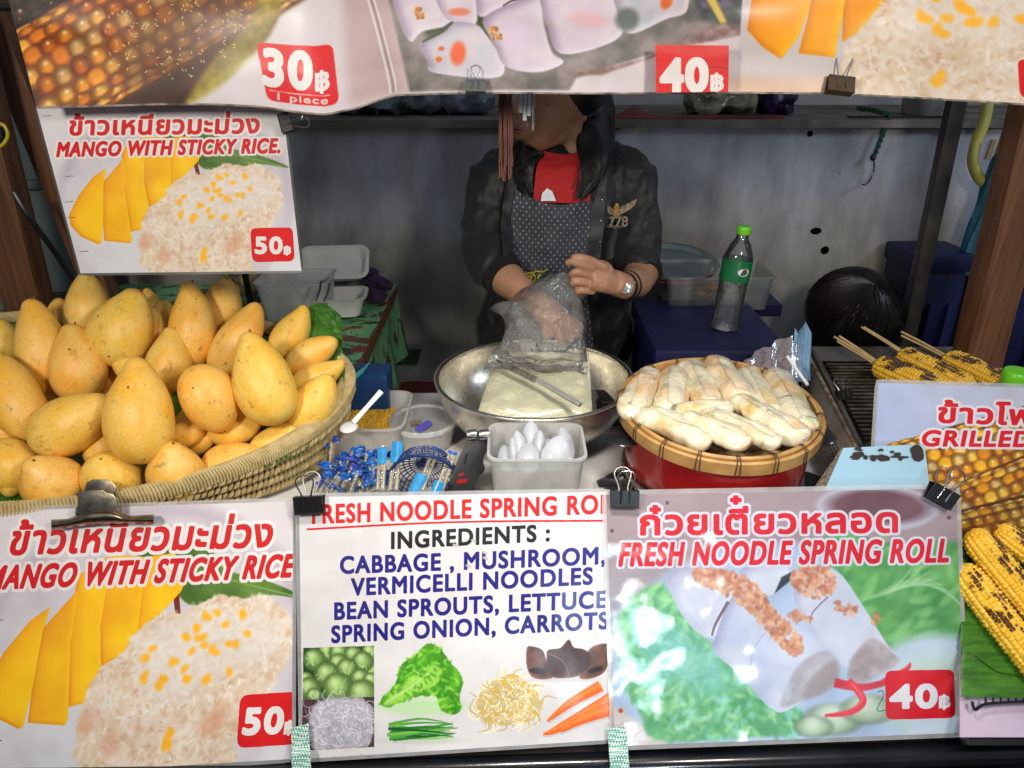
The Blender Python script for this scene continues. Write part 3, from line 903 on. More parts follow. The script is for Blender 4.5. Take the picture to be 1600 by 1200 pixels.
def print_mat(name, cv, rough=0.28, coat=0.6, bump=0.12, wave=7.0, translucent=0.0):
    m = bpy.data.materials.new(name)
    m.use_nodes = True
    nt = m.node_tree
    N, L = nt.nodes, nt.links
    p = principled(m)
    ti = N.new('ShaderNodeTexImage')
    ti.image = cv.image(name)
    uv = N.new('ShaderNodeUVMap')
    uv.uv_map = 'UVMap'
    L.new(uv.outputs[0], ti.inputs['Vector'])
    tc = N.new('ShaderNodeTexCoord')
    # dust and handling marks on the laminate
    nd = N.new('ShaderNodeTexNoise')
    nd.inputs['Scale'].default_value = 14
    nd.inputs['Detail'].default_value = 8
    L.new(tc.outputs['Object'], nd.inputs['Vector'])
    rp = N.new('ShaderNodeValToRGB')
    rp.color_ramp.elements[0].position = 0.5
    rp.color_ramp.elements[0].color = (1, 1, 1, 1)
    rp.color_ramp.elements[1].position = 0.85
    rp.color_ramp.elements[1].color = (0.72, 0.68, 0.62, 1)
    L.new(nd.outputs['Fac'], rp.inputs['Fac'])
    mx = N.new('ShaderNodeMix')
    mx.data_type = 'RGBA'
    mx.blend_type = 'MULTIPLY'
    mx.inputs['Factor'].default_value = 0.6
    L.new(ti.outputs['Color'], mx.inputs['A'])
    L.new(rp.outputs['Color'], mx.inputs['B'])
    L.new(mx.outputs['Result'], p.inputs['Base Color'])
    p.inputs['Roughness'].default_value = 0.55
    p.inputs['Coat Weight'].default_value = coat
    p.inputs['Coat Roughness'].default_value = rough
    wv = N.new('ShaderNodeTexNoise')
    wv.inputs['Scale'].default_value = wave
    wv.inputs['Detail'].default_value = 2
    L.new(tc.outputs['Object'], wv.inputs['Vector'])
    w2 = N.new('ShaderNodeTexNoise')
    w2.inputs['Scale'].default_value = 420
    L.new(tc.outputs['Object'], w2.inputs['Vector'])
    ad = N.new('ShaderNodeMath')
    ad.operation = 'MULTIPLY_ADD'
    ad.inputs[1].default_value = 0.012
    L.new(w2.outputs['Fac'], ad.inputs[0])
    L.new(wv.outputs['Fac'], ad.inputs[2])
    b = N.new('ShaderNodeBump')
    b.inputs['Strength'].default_value = bump
    b.inputs['Distance'].default_value = 0.03
    L.new(ad.outputs[0], b.inputs['Height'])
    L.new(b.outputs['Normal'], p.inputs['Coat Normal'])
    L.new(b.outputs['Normal'], p.inputs['Normal'])
    if translucent:
        p.inputs['Subsurface Weight'].default_value = translucent
    return m


# ---------------------------------------------------------------- mesh collecting
class MB:
    def __init__(self):
        self.v, self.f = [], []
        self.uv = None

    def add(self, vs, fs):
        o = len(self.v)
        self.v += [Vector(v) for v in vs]
        self.f += [[o + i for i in q] for q in fs]
        return self

    def box(self, c, s, rot=None):
        c = Vector(c)
        vs = []
        for z in (-.5, .5):
            for y in (-.5, .5):
                for x in (-.5, .5):
                    p = Vector((x * s[0], y * s[1], z * s[2]))
                    vs.append(c + (rot @ p if rot else p))
        return self.add(vs, [(0, 2, 3, 1), (4, 5, 7, 6), (0, 1, 5, 4), (2, 6, 7, 3), (0, 4, 6, 2), (1, 3, 7, 5)])

    def tube(self, pts, r, n=8, cap=True, flat=1.0):
        pts = [Vector(p) for p in pts]
        k = len(pts)
        rr = [r] * k if not hasattr(r, '__len__') else [np.interp(i / (k - 1), np.linspace(0, 1, len(r)), r) for i in range(k)]
        t0 = (pts[1] - pts[0]).normalized()
        u = t0.orthogonal().normalized()
        vs = []
        for i, p in enumerate(pts):
            t = (pts[min(i + 1, k - 1)] - pts[max(i - 1, 0)]).normalized()
            u = (u - t * u.dot(t)).normalized()
            w = t.cross(u)
            for j in range(n):
                a = 2 * math.pi * j / n
                vs.append(p + (u * math.cos(a) + w * math.sin(a) * flat) * rr[i])
        fs = [(i * n + j, i * n + (j + 1) % n, (i + 1) * n + (j + 1) % n, (i + 1) * n + j) for i in range(k - 1) for j in range(n)]
        if cap:
            fs += [tuple(range(n - 1, -1, -1)), tuple((k - 1) * n + j for j in range(n))]
        return self.add(vs, fs)

    def lathe(self, c, prof, n=48, ax=None, close=False, a0=0.0, a1=2 * math.pi, wob=0.0):
        """prof = [(radius, height)]; ax = (X, Y, Z) vectors"""
        c = Vector(c)
        X, Y, Z = ax if ax else (Vector((1, 0, 0)), Vector((0, 1, 0)), Vector((0, 0, 1)))
        full = abs(a1 - a0 - 2 * math.pi) < 1e-6
        m = n if full else n + 1
        vs = []
        for (r, h) in prof:
            for j in range(m):
                a = a0 + (a1 - a0) * j / n
                q = r * (1 + wob * math.sin(3 * a + h * 40))
                vs.append(c + X * (q * math.cos(a)) + Y * (q * math.sin(a)) + Z * h)
        fs = []
        K = len(prof)
        for i in range(K - 1 + (1 if close else 0)):
            i2 = (i + 1) % K
            for j in range(n if full else m - 1):
                j2 = (j + 1) % m
                fs.append((i * m + j, i * m + j2, i2 * m + j2, i2 * m + j))
        if not close and full:
            if prof[0][0] > 1e-5:
                fs.append(tuple(range(m - 1, -1, -1)))
            if prof[-1][0] > 1e-5:
                fs.append(tuple((K - 1) * m + j for j in range(m)))
        return self.add(vs, fs)

    def grid(self, P, flip=False):
        """P[i][j] = points"""
        nu, nv = len(P), len(P[0])
        fs = [(i * nv + j, (i + 1) * nv + j, (i + 1) * nv + j + 1, i * nv + j + 1) for i in range(nu - 1) for j in range(nv - 1)]
        if flip:
            fs = [q[::-1] for q in fs]
        return self.add([p for r in P for p in r], fs)

    def sheet(self, P, th, nrm):
        """closed sheet with thickness th away from nrm"""
        nu, nv = len(P), len(P[0])
        F = [p for r in P for p in r]
        n = Vector(nrm)
        B = [Vector(p) - n * th for p in F]
        o = nu * nv
        fs = []
        for i in range(nu - 1):
            for j in range(nv - 1):
                q = (i * nv + j, (i + 1) * nv + j, (i + 1) * nv + j + 1, i * nv + j + 1)
                fs += [q, tuple(o + k for k in q[::-1])]
        ring = [i * nv for i in range(nu)] + [(nu - 1) * nv + j for j in range(1, nv)] + [i * nv + nv - 1 for i in range(nu - 2, -1, -1)] + [j for j in range(nv - 2, 0, -1)]
        for a, b in zip(ring, ring[1:] + ring[:1]):
            fs.append((b, a, o + a, o + b))
        return self.add(F + B, fs)

    def plate(self, pts, th, nrm=None):
        """outline points (3D, planar) pushed back by th along nrm"""
        n = Vector(nrm if nrm is not None else FW)
        k = len(pts)
        F = [Vector(p) for p in pts]
        B = [p + n * th for p in F]
        fs = [tuple(range(k)), tuple(range(2 * k - 1, k - 1, -1))] + [((i + 1) % k, i, k + i, k + (i + 1) % k) for i in range(k)]
        return self.add(F + B, fs)

    def ball(self, c, r, n=16, m=10, rot=None):
        c = Vector(c)
        r = (r, r, r) if not hasattr(r, '__len__') else r
        vs = [Vector((0, 0, -r[2]))]
        for i in range(1, m):
            a = -math.pi / 2 + math.pi * i / m
            for j in range(n):
                b = 2 * math.pi * j / n
                vs.append(Vector((r[0] * math.cos(a) * math.cos(b), r[1] * math.cos(a) * math.sin(b), r[2] * math.sin(a))))
        vs.append(Vector((0, 0, r[2])))
        vs = [c + (rot @ v if rot else v) for v in vs]
        fs = [(0, 1 + (j + 1) % n, 1 + j) for j in range(n)]
        for i in range(m - 2):
            for j in range(n):
                fs.append((1 + i * n + j, 1 + i * n + (j + 1) % n, 1 + (i + 1) * n + (j + 1) % n, 1 + (i + 1) * n + j))
        L = len(vs) - 1
        fs += [(1 + (m - 2) * n + j, 1 + (m - 2) * n + (j + 1) % n, L) for j in range(n)]
        return self.add(vs, fs)

    def mesh(self, name, base=None, smooth=True, bevel=0.0, seg=2):
        me = bpy.data.meshes.new(name)
        b = Vector(base) if base is not None else Vector((0, 0, 0))
        me.from_pydata([v - b for v in self.v], [], self.f)
        if bevel > 0:
            bm = bmesh.new()
            bm.from_mesh(me)
            es = [e for e in bm.edges if len(e.link_faces) == 2 and e.calc_face_angle(0) > R(30)]
            bmesh.ops.bevel(bm, geom=es, offset=bevel, segments=seg, affect='EDGES', profile=0.6)
            bm.to_mesh(me)
            bm.free()
        if smooth:
            me.shade_smooth()
            me.set_sharp_from_angle(angle=R(42))
        me.validate()
        me.update()
        return me


def link(name, me, m, parent=None, loc=None):
    o = bpy.data.objects.new(name, me)
    COL.objects.link(o)
    if m is not None and not me.materials:
        me.materials.append(m)
    if parent is not None:
        o.parent = parent
    if loc is not None:
        o.location = loc
    return o


def tag(o, label=None, cat=None, group=None, kind=None):
    if label:
        o['label'] = label
    if cat:
        o['category'] = cat
    if group:
        o['group'] = group
    if kind:
        o['kind'] = kind
    return o


def thing(name, label, cat, loc, group=None):
    o = bpy.data.objects.new(name, None)
    COL.objects.link(o)
    o.empty_display_size = 0.05
    o.location = Vector(loc)
    return tag(o, label, cat, group)


def part(name, mb, m, root, **kw):
    """a part built in world coordinates under a thing (or under a part of it)"""
    top = root
    while top.parent:
        top = top.parent
    return link(name, mb.mesh(name, base=top.location, **kw), m, root)


def solo(name, mb, m, label, cat, group=None, base=None, **kw):
    if base is None:
        lo = Vector((sum(v.x for v in mb.v) / len(mb.v), sum(v.y for v in mb.v) / len(mb.v), min(v.z for v in mb.v)))
    else:
        lo = Vector(base)
    return tag(link(name, mb.mesh(name, base=lo, **kw), m, None, lo), label, cat, group)


def copy_tree(o, parent=None):
    c = o.copy()
    COL.objects.link(c)
    c.parent = parent
    for ch in [k for k in o.children]:
        copy_tree(ch, c)
    return c


def blob(mb, voxel, smooth=6, sub=0):
    """overlapping closed pieces grown together into one continuous skin; returns a new MB"""
    me = bpy.data.meshes.new('tmp')
    me.from_pydata([tuple(v) for v in mb.v], [], mb.f)
    o = bpy.data.objects.new('tmp', me)
    COL.objects.link(o)
    r = o.modifiers.new('r', 'REMESH')
    r.mode = 'VOXEL'
    r.voxel_size = voxel
    s = o.modifiers.new('s', 'SMOOTH')
    s.factor = 0.5
    s.iterations = smooth
    bpy.context.view_layer.update()
    e = o.evaluated_get(bpy.context.evaluated_depsgraph_get())
    m2 = e.to_mesh()
    out = MB()
    out.v = [v.co.copy() for v in m2.vertices]
    out.f = [list(p.vertices) for p in m2.polygons]
    e.to_mesh_clear()
    bpy.data.objects.remove(o)
    bpy.data.meshes.remove(me)
    return out


def crease(mb, amp, scale, seed=0, axis=None):
    """push the skin in and out by ridged noise: folds of cloth, wrinkles of plastic"""
    me = bpy.data.meshes.new('tmp')
    me.from_pydata([tuple(v) for v in mb.v], [], mb.f)
    me.update()
    ns = [v.normal.copy() for v in me.vertices]
    bpy.data.meshes.remove(me)
    s = Vector((seed * 3.1, seed * 1.7, seed * 0.9))
    for i, v in enumerate(mb.v):
        q = Vector((v.x * scale[0], v.y * scale[1], v.z * scale[2])) + s
        d = 1 - 2 * abs(mnoise.noise(q)) * 1.6
        d += 0.4 * (1 - 2 * abs(mnoise.noise(q * 2.3)))
        mb.v[i] = v + ns[i] * (amp * (d - 0.6))
    return mb


def pathpts(P, n=8):
    """smooth path through 3D points"""
    P = [Vector(p) for p in P]
    out = []
    for i in range(len(P) - 1):
        p0, p1, p2, p3 = P[max(i - 1, 0)], P[i], P[i + 1], P[min(i + 2, len(P) - 1)]
        for k in range(n):
            t = k / n
            out.append(0.5 * ((2 * p1) + (-p0 + p2) * t + (2 * p0 - 5 * p1 + 4 * p2 - p3) * t * t + (-p0 + 3 * p1 - 3 * p2 + p3) * t ** 3))
    out.append(P[-1])
    return out


def sheet_uv(name, parent, quad, depth, m, nu=40, nv=30, th=0.0016, wave=0.002, seed=0, edge=None, bulge=0.0, fr=None, lab=None, topline=None):
    """a laminated sheet: quad in picture pixels TL TR BR BL; depth = number or function(u, v)"""
    fn = depth if callable(depth) else (lambda u, v: depth)
    q = [Vector(p) for p in quad]
    P, UV = [], []
    for i in range(nu + 1):
        row = []
        for j in range(nv + 1):
            u, v = i / nu, j / nv
            top = q[0].lerp(q[1], u)
            bot = q[3].lerp(q[2], u)
            if edge:
                bot = Vector(edge(u))
            if topline:
                top = Vector(topline(u))
            p = top.lerp(bot, v)
            d = fn(u, v) + wave * (mnoise.noise(Vector((u * 4 + seed * 7, v * 3, 0))) + 0.5 * mnoise.noise(Vector((u * 11 + seed, v * 9, 3)))) + bulge * math.sin(u * math.pi)
            row.append(at_d(p.x, p.y, d))
            UV.append((u, 1 - v))
        P.append(row)
    front = MB().grid(P, flip=True)
    top = parent
    while top.parent:
        top = top.parent
    base = top.location
    me = front.mesh(name, base=base, smooth=True)
    uvl = me.uv_layers.new(name='UVMap')
    for lp in me.loops:
        uvl.data[lp.index].uv = UV[lp.vertex_index]
    o = link(name, me, m, parent)
    return o, P


def uv_by(me, fn):
    uvl = me.uv_layers.new(name='UVMap')
    for lp in me.loops:
        uvl.data[lp.index].uv = fn(me.vertices[lp.vertex_index].co)
# ---------------------------------------------------------------- common materials
M_paper_edge = mat('laminate edge', (0.72, 0.70, 0.66), 0.4, var=0.15)
M_steel = mat('brushed steel', (0.62, 0.60, 0.56), 0.25, metal=1.0, var=0.12, bump=0.05, rvar=0.5)
M_wire = mat('clip wire', (0.55, 0.53, 0.50), 0.25, metal=1.0)
M_black = mat('black enamel', (0.012, 0.012, 0.013), 0.32, var=0.2, coat=0.2)
M_rust = mat('rusty clip', (0.10, 0.07, 0.05), 0.5, metal=0.6, var=0.4, col2=(0.20, 0.12, 0.07))
M_white_plastic = mat('white plastic', (0.80, 0.80, 0.82), 0.28, var=0.04, sss=0.15)
M_wood = mat('post wood', (0.19, 0.080, 0.034), 0.5, var=0.35, vscale=5, stretch=(14, 14, 0.9), bump=0.4, bscale=22, col2=(0.085, 0.034, 0.016))
M_leaf = mat('banana leaf', (0.060, 0.19, 0.020), 0.34, var=0.3, vscale=9, col2=(0.030, 0.10, 0.012), bump=0.5, bscale=9, stretch=(2.5, 16, 16))
M_bamboo = mat('split bamboo', (0.52, 0.30, 0.10), 0.42, var=0.3, vscale=30, col2=(0.36, 0.18, 0.055), coat=0.15)
M_stick = mat('skewer bamboo', (0.62, 0.42, 0.19), 0.55, var=0.15, vscale=40)

# ---------------------------------------------------------------- the setting
g = MB().box((0, 2, -0.05), (60, 60, 0.1))
tag(link('ground', g.mesh('ground'), mat('dark concrete ground', (0.055, 0.052, 0.050), 0.8, var=0.3, vscale=3, bump=0.3)), kind='structure')


def wall_material():
    m = bpy.data.materials.new('stained painted wall')
    m.use_nodes = True
    N, L = m.node_tree.nodes, m.node_tree.links
    p = principled(m)
    tc = N.new('ShaderNodeTexCoord')
    sx = N.new('ShaderNodeSeparateXYZ')
    L.new(tc.outputs['Object'], sx.inputs[0])
    # where the paint ends: an uneven line along the foot of the wall
    n1 = N.new('ShaderNodeTexNoise')
    n1.inputs['Scale'].default_value = 2.2
    n1.inputs['Detail'].default_value = 8
    L.new(tc.outputs['Object'], n1.inputs['Vector'])
    ad = N.new('ShaderNodeMath')
    ad.operation = 'MULTIPLY_ADD'
    ad.inputs[1].default_value = -0.55
    L.new(n1.outputs['Fac'], ad.inputs[0])
    L.new(sx.outputs['Z'], ad.inputs[2])
    r1 = N.new('ShaderNodeValToRGB')
    r1.color_ramp.elements[0].position = 0.70
    r1.color_ramp.elements[0].color = (0.30, 0.285, 0.25, 1)
    r1.color_ramp.elements[1].position = 0.86
    r1.color_ramp.elements[1].color = (0.45, 0.45, 0.485, 1)
    L.new(ad.outputs[0], r1.inputs['Fac'])
    # vertical streaks and smudges
    mp = N.new('ShaderNodeMapping')
    mp.inputs['Scale'].default_value = (3.2, 3.2, 1.3)
    L.new(tc.outputs['Object'], mp.inputs['Vector'])
    n2 = N.new('ShaderNodeTexNoise')
    n2.inputs['Scale'].default_value = 2.0
    n2.inputs['Detail'].default_value = 9
    n2.inputs['Roughness'].default_value = 0.62
    L.new(mp.outputs['Vector'], n2.inputs['Vector'])
    r2 = N.new('ShaderNodeValToRGB')
    r2.color_ramp.elements[0].position = 0.38
    r2.color_ramp.elements[0].color = (1.10, 1.10, 1.10, 1)
    r2.color_ramp.elements[1].position = 0.72
    r2.color_ramp.elements[1].color = (0.45, 0.43, 0.40, 1)
    L.new(n2.outputs['Fac'], r2.inputs['Fac'])
    # small black specks
    n3 = N.new('ShaderNodeTexNoise')
    n3.inputs['Scale'].default_value = 75
    n3.inputs['Detail'].default_value = 4
    L.new(tc.outputs['Object'], n3.inputs['Vector'])
    r3 = N.new('ShaderNodeValToRGB')
    r3.color_ramp.elements[0].position = 0.69
    r3.color_ramp.elements[0].color = (1, 1, 1, 1)
    r3.color_ramp.elements[1].position = 0.74
    r3.color_ramp.elements[1].color = (0.30, 0.28, 0.27, 1)
    L.new(n3.outputs['Fac'], r3.inputs['Fac'])
    a = r1.outputs['Color']
    for r_ in (r2, r3):
        x = N.new('ShaderNodeMix')
        x.data_type = 'RGBA'
        x.blend_type = 'MULTIPLY'
        x.inputs['Factor'].default_value = 1
        L.new(a, x.inputs['A'])
        L.new(r_.outputs['Color'], x.inputs['B'])
        a = x.outputs['Result']
    L.new(a, p.inputs['Base Color'])
    p.inputs['Roughness'].default_value = 0.6
    b = N.new('ShaderNodeBump')
    b.inputs['Strength'].default_value = 0.5
    b.inputs['Distance'].default_value = 0.008
    L.new(n2.outputs['Fac'], b.inputs['Height'])
    L.new(b.outputs['Normal'], p.inputs['Normal'])
    return m


M_wall = wall_material()
WY = 2.12
w = thing('back_wall', 'dirty blue grey plaster wall with a deep ledge behind the stall', 'wall', (0, WY, 0))
part('wall_body', MB().box((0.1, WY + 0.25, 0.66), (5.2, 0.5, 1.36)), M_wall, w, bevel=0.004)
part('upper_wall', MB().box((0.1, WY + 0.62, 1.95), (5.2, 0.24, 1.3)), mat('upper wall plaster', (0.40, 0.39, 0.36), 0.7, var=0.25, vscale=4), w)
part('ledge', MB().box((0.1, WY + 0.235, 1.352), (5.2, 0.53, 0.02)), mat('dusty ledge', (0.22, 0.19, 0.16), 0.8, var=0.3, vscale=12, bump=0.4), w)
hole = MB()
hole.lathe(at_y(1275, 361, WY - 0.001), [(0.0, 0), (0.016, 0)], 20, (Vector((1, 0, 0)), Vector((0, 0, 0.62)), Vector((0, -1, 0))))
part('hole', hole, M_black, w)
st = MB()
st.lathe(at_y(1289, 391, WY - 0.002), [(0.0, 0), (0.012, 0)], 16, (Vector((1, 0, 0)), Vector((0, 0, 1)), Vector((0, -1, 0))))
st.lathe(at_y(1266, 209, WY - 0.002), [(0.0, 0), (0.008, 0)], 12, (Vector((1, 0, 0)), Vector((0, 0, 1)), Vector((0, -1, 0))))
part('purple_stain', st, mat('purple stain', (0.28, 0.12, 0.26), 0.6, var=0.4, vscale=120, col2=(0.3, 0.26, 0.32)), w)

# metal shutter at the far left
sh = thing('metal_shutter', 'grey green ribbed metal shutter at the far left behind the wooden post', 'shutter', (-1.6, 1.95, 0))
M_shut = mat('grey green painted metal', (0.15, 0.19, 0.19), 0.45, var=0.2, vscale=4)
z = 0.0
for k, hgt in enumerate((0.5, 0.42, 0.30, 0.26, 0.20, 0.18, 0.12, 0.16, 0.16, 0.2)):
    part('slat', MB().box((-1.62, 1.97 + 0.012 * (k % 2), z + hgt / 2), (1.02, 0.03, hgt - 0.008)), M_shut, sh, bevel=0.006)
    if k > 2:
        part('rail', MB().box((-1.62, 1.935, z), (1.02, 0.03, 0.022)), M_shut, sh, bevel=0.004)
    z += hgt

# wooden posts of the stall
def post(pxa, pya, pxb, pyb, y, w_, d_, label, name='wooden_post', m=None):
    a, b = at_y(pxa, pya, y), at_y(pxb, pyb, y)
    dirv = (b - a) / (b.z - a.z)
    lo = a + dirv * (0.02 - a.z)
    hi = a + dirv * (2.25 - a.z)
    mb = MB()
    up = (hi - lo).normalized()
    rot = up.to_track_quat('Z', 'Y').to_matrix()
    mid = (lo + hi) / 2
    L = (hi - lo).length
    x, yv = Vector((1, 0, 0)), Vector((0, 1, 0))
    P = []
    n = 24
    for i in range(n + 1):
        c = lo.lerp(hi, i / n) + x * 0.0016 * mnoise.noise(Vector((i * 0.7, pxa, 0)))
        P.append([c + x * (-w_ / 2) + yv * (-d_ / 2), c + x * (w_ / 2) + yv * (-d_ / 2), c + x * (w_ / 2) + yv * (d_ / 2), c + x * (-w_ / 2) + yv * (d_ / 2)])
    vs = [p for r in P for p in r]
    fs = [(i * 4 + j, i * 4 + (j + 1) % 4, (i + 1) * 4 + (j + 1) % 4, (i + 1) * 4 + j) for i in range(n) for j in range(4)]
    fs += [(3, 2, 1, 0), (n * 4, n * 4 + 1, n * 4 + 2, n * 4 + 3)]
    mb.add(vs, fs)
    return solo(name, mb, m or M_wood, label, 'post', base=lo, bevel=0.003)


post(12, 340, 45, 470, 1.62, 0.085, 0.06, 'brown wooden post leaning beside the mango basket on the left')
post(1590, 300, 1530, 545, 1.50, 0.082, 0.06, 'brown wooden post behind the grilled corn on the right')
post(150, 430, 166, 470, 1.74, 0.06, 0.05, 'short dark wooden post showing just under the small mango sign')
post(1490, 180, 1414, 540, 1.80, 0.036, 0.03, 'dark square steel post with rivets leaning before the blue bins', 'steel_post', mat('dark steel paint', (0.012, 0.012, 0.011), 0.4, var=0.4, vscale=14, col2=(0.05, 0.04, 0.03)))
post(382, 425, 392, 475, 1.80, 0.014, 0.014, 'thin black pole rising under the small mango sign corner', 'black_pole', M_black)

# ---------------------------------------------------------------- the counter
ct = thing('food_counter', 'white topped market stall counter with a black front rail', 'counter', (0, 1.2, 0))
part('counter_top', MB().box((0.02, 1.297, TABLE_Z - 0.016), (2.5, 0.56, 0.03)), mat('white counter sheet', (0.74, 0.72, 0.69), 0.34, var=0.12, vscale=6, col2=(0.60, 0.57, 0.53), coat=0.2), ct, bevel=0.003)
fb = MB()
A0, A1 = at_d(800, 800, 1.205), at_d(800, 1190, 1.215)
for s in (-1,):
    P = [Vector((-1.25, A0.y, A0.z)), Vector((0.71, A0.y, A0.z)), Vector((0.71, A1.y, A1.z)), Vector((-1.25, A1.y, A1.z))]
    fb.plate(P, 0.012, (FW))
part('front_board', fb, mat('dark front board', (0.05, 0.045, 0.045), 0.6, var=0.3), ct)
rl = MB()
c1, c2 = at_d(420, 1211, 1.185), at_d(1900, 1165, 1.185)
c0 = at_d(-300, 1220, 1.185)
for (o1, o2, rr) in ((0.0, 0.0, 0.019), (0.022, -0.044, 0.016)):
    rl.tube([c0 + UP * o2 - FW * 0, c1 + UP * o2, c2 + UP * o2], rr, 10)
part('front_rail', rl, mat('black glossy rail', (0.010, 0.011, 0.014), 0.22, var=0.3, coat=0.4), ct)
for x in (-1.15, 1.15):
    for y in (0.86, 1.46):
        part('leg', MB().box((x, y, 0.40 if y > 1 else 0.26), (0.04, 0.04, 0.76 if y > 1 else 0.5)), M_black, ct, bevel=0.003)
part('lower_board', MB().box((0, 1.16, 0.40), (2.34, 0.62, 0.02)), M_black, ct)

# ---------------------------------------------------------------- printed signs
def canvas(quad, w_, h_, art):
    cv = Canvas(quad, w_, h_, c8(230, 230, 230))
    art(cv)
    return cv


def sign(name, label, quad, depth, mt, back=0.004, **kw):
    base = at_d((quad[2][0] + quad[3][0]) / 2, (quad[2][1] + quad[3][1]) / 2, depth if not callable(depth) else depth(0.5, 1))
    t = thing(name, label, 'sign', base, kw.pop('group', None))
    o, P = sheet_uv('print', t, quad, depth, mt, **kw)
    b = MB().sheet([[p + FW * 0.0012 for p in r] for r in P][::-1], 0.0022, -FW)
    part('backing_card', b, M_paper_edge, t)
    # welded clear border of the laminate, a little larger than the print
    return t, P


def border(t, P, wdt=0.006, m=None):
    m = m or film('laminate border', (0.85, 0.86, 0.88), 0.55, 0.6, 0.15)
    nu, nv = len(P), len(P[0])
    ring = [P[i][0] for i in range(nu)] + [P[-1][j] for j in range(1, nv)] + [P[i][-1] for i in range(nu - 2, -1, -1)] + [P[0][j] for j in range(nv - 2, 0, -1)]
    c = sum(ring, Vector()) / len(ring)
    mb = MB()
    K = len(ring)
    out, inn = [], []
    for k in range(K):
        tng = (ring[(k + 1) % K] - ring[k - 1]).normalized()
        n = tng.cross(FW).normalized()
        if n.dot(ring[k] - c) < 0:
            n = -n
        out.append(ring[k] + n * wdt + FW * 0.0004)
        inn.append(ring[k] - n * 0.001 + FW * 0.0004)
    mb.add(out + inn, [(k, (k + 1) % K, K + (k + 1) % K, K + k) for k in range(K)])
    part('clear_border', mb, m, t)


SD = 1.175
cvm = canvas([(155, 460), (1190, 440), (1285, 1155), (345, 1165)], 900, 620, art_mango)
qa = [(155, 460), (1145, 441), (1242, 1155), (345, 1165)]
cvm2 = canvas(qa, 1300, 900, art_mango)
m_small = print_mat('mango print small', cvm, rough=0.25, coat=0.3)
m_big = print_mat('mango print', cvm2, rough=0.2, coat=0.5, bump=0.2)
m_ing = print_mat('ingredients print', canvas([(70, 95), (1312, 75), (1345, 1085), (85, 1160)], 1240, 1040, art_ingredients), rough=0.22, coat=0.5, bump=0.2)
m_rol = print_mat('spring roll print', canvas([(45, 85), (1470, 60), (1505, 1055), (80, 1110)], 1360, 960, art_rolls), rough=0.12, coat=0.9, bump=0.32, wave=9)
m_crn = print_mat('corn print', canvas([(520, 655), (1900, 700), (1900, 1500), (470, 1420)], 1100, 680, art_corn), rough=0.2, coat=0.5, bump=0.2)

t, P = sign('menu_sign', 'lower left laminated mango with sticky rice sign priced 50 baht, a bulldog clip on top', [(-45, 800), (458, 783), (456, 1186), (-25, 1214)], lambda u, v: SD + 0.006, m_big, seed=1)
border(t, P)
t, P = sign('menu_sign', 'white laminated ingredients list sign with red heading and pictures of vegetables', [(467, 777), (950, 769), (955, 1156), (473, 1186)], lambda u, v: SD - 0.002 + 0.006 * (u - 0.5) ** 2, m_ing, seed=2, wave=0.003)
border(t, P)
t, P = sign('menu_sign', 'laminated fresh noodle spring roll sign with a picture of rolls on lettuce, priced 40 baht', [(947, 773), (1494, 763), (1507, 1145), (961, 1166)], lambda u, v: SD - 0.008, m_rol, seed=3, wave=0.005)
border(t, P, 0.007)
t, P = sign('menu_sign', 'grilled corn sign clipped before the grill at the right edge of the stall', [(1373, 598), (1833, 613), (1833, 880), (1357, 853)], lambda u, v: 1.205 + 0.01 * v, m_crn, seed=4)
border(t, P)
t, P = sign('menu_sign', 'small mango with sticky rice sign hanging under the banner at upper left', [(57, 169), (441, 162), (471, 423), (126, 427)], lambda u, v: 1.218 * (0.94 + 0.09 * v), m_small, seed=5)
border(t, P, 0.004, mat('dark sign edge', (0.08, 0.08, 0.075), 0.4))

# the long vinyl banner across the top
BL = [(57, 168), (150, 166), (250, 163), (330, 163), (400, 166), (470, 176), (510, 179), (560, 168), (614, 149), (700, 146), (780, 145), (930, 146), (1070, 145), (1180, 145), (1291, 146), (1420, 152), (1500, 157), (1600, 163), (1700, 170)]


def bedge(u):
    x = 57 + u * (1700 - 57)
    return (x, float(np.interp(x, [p[0] for p in BL], [p[1] for p in BL])))


def btop(u):
    return (-15 + u * 1730, -110.0)


bq = [(-15, -110), (1715, -110), (1700, 170), (57, 168)]
cvb = Canvas([(-15, -110), (1715, -110), (1700, 175), (57, 175)], 2700, 450, c8(226, 218, 222))
art_banner(cvb)
m_ban = print_mat('banner print', cvb, rough=0.3, coat=0.35, bump=0.1, wave=4)
BY = 1.16
bn = thing('hanging_banner', 'long glossy vinyl banner of corn, spring rolls and mango hanging across the top', 'banner', at_y(800, 150, BY))


def bdepth(u, v):
    py = -110 + v * 270
    s = BY / (CP + (600 - py) / FPX * SP)
    fold = 0.012 * math.exp(-((u - 0.27) / 0.03) ** 2) * v
    return s + 0.004 * math.sin(u * 23) * v - fold


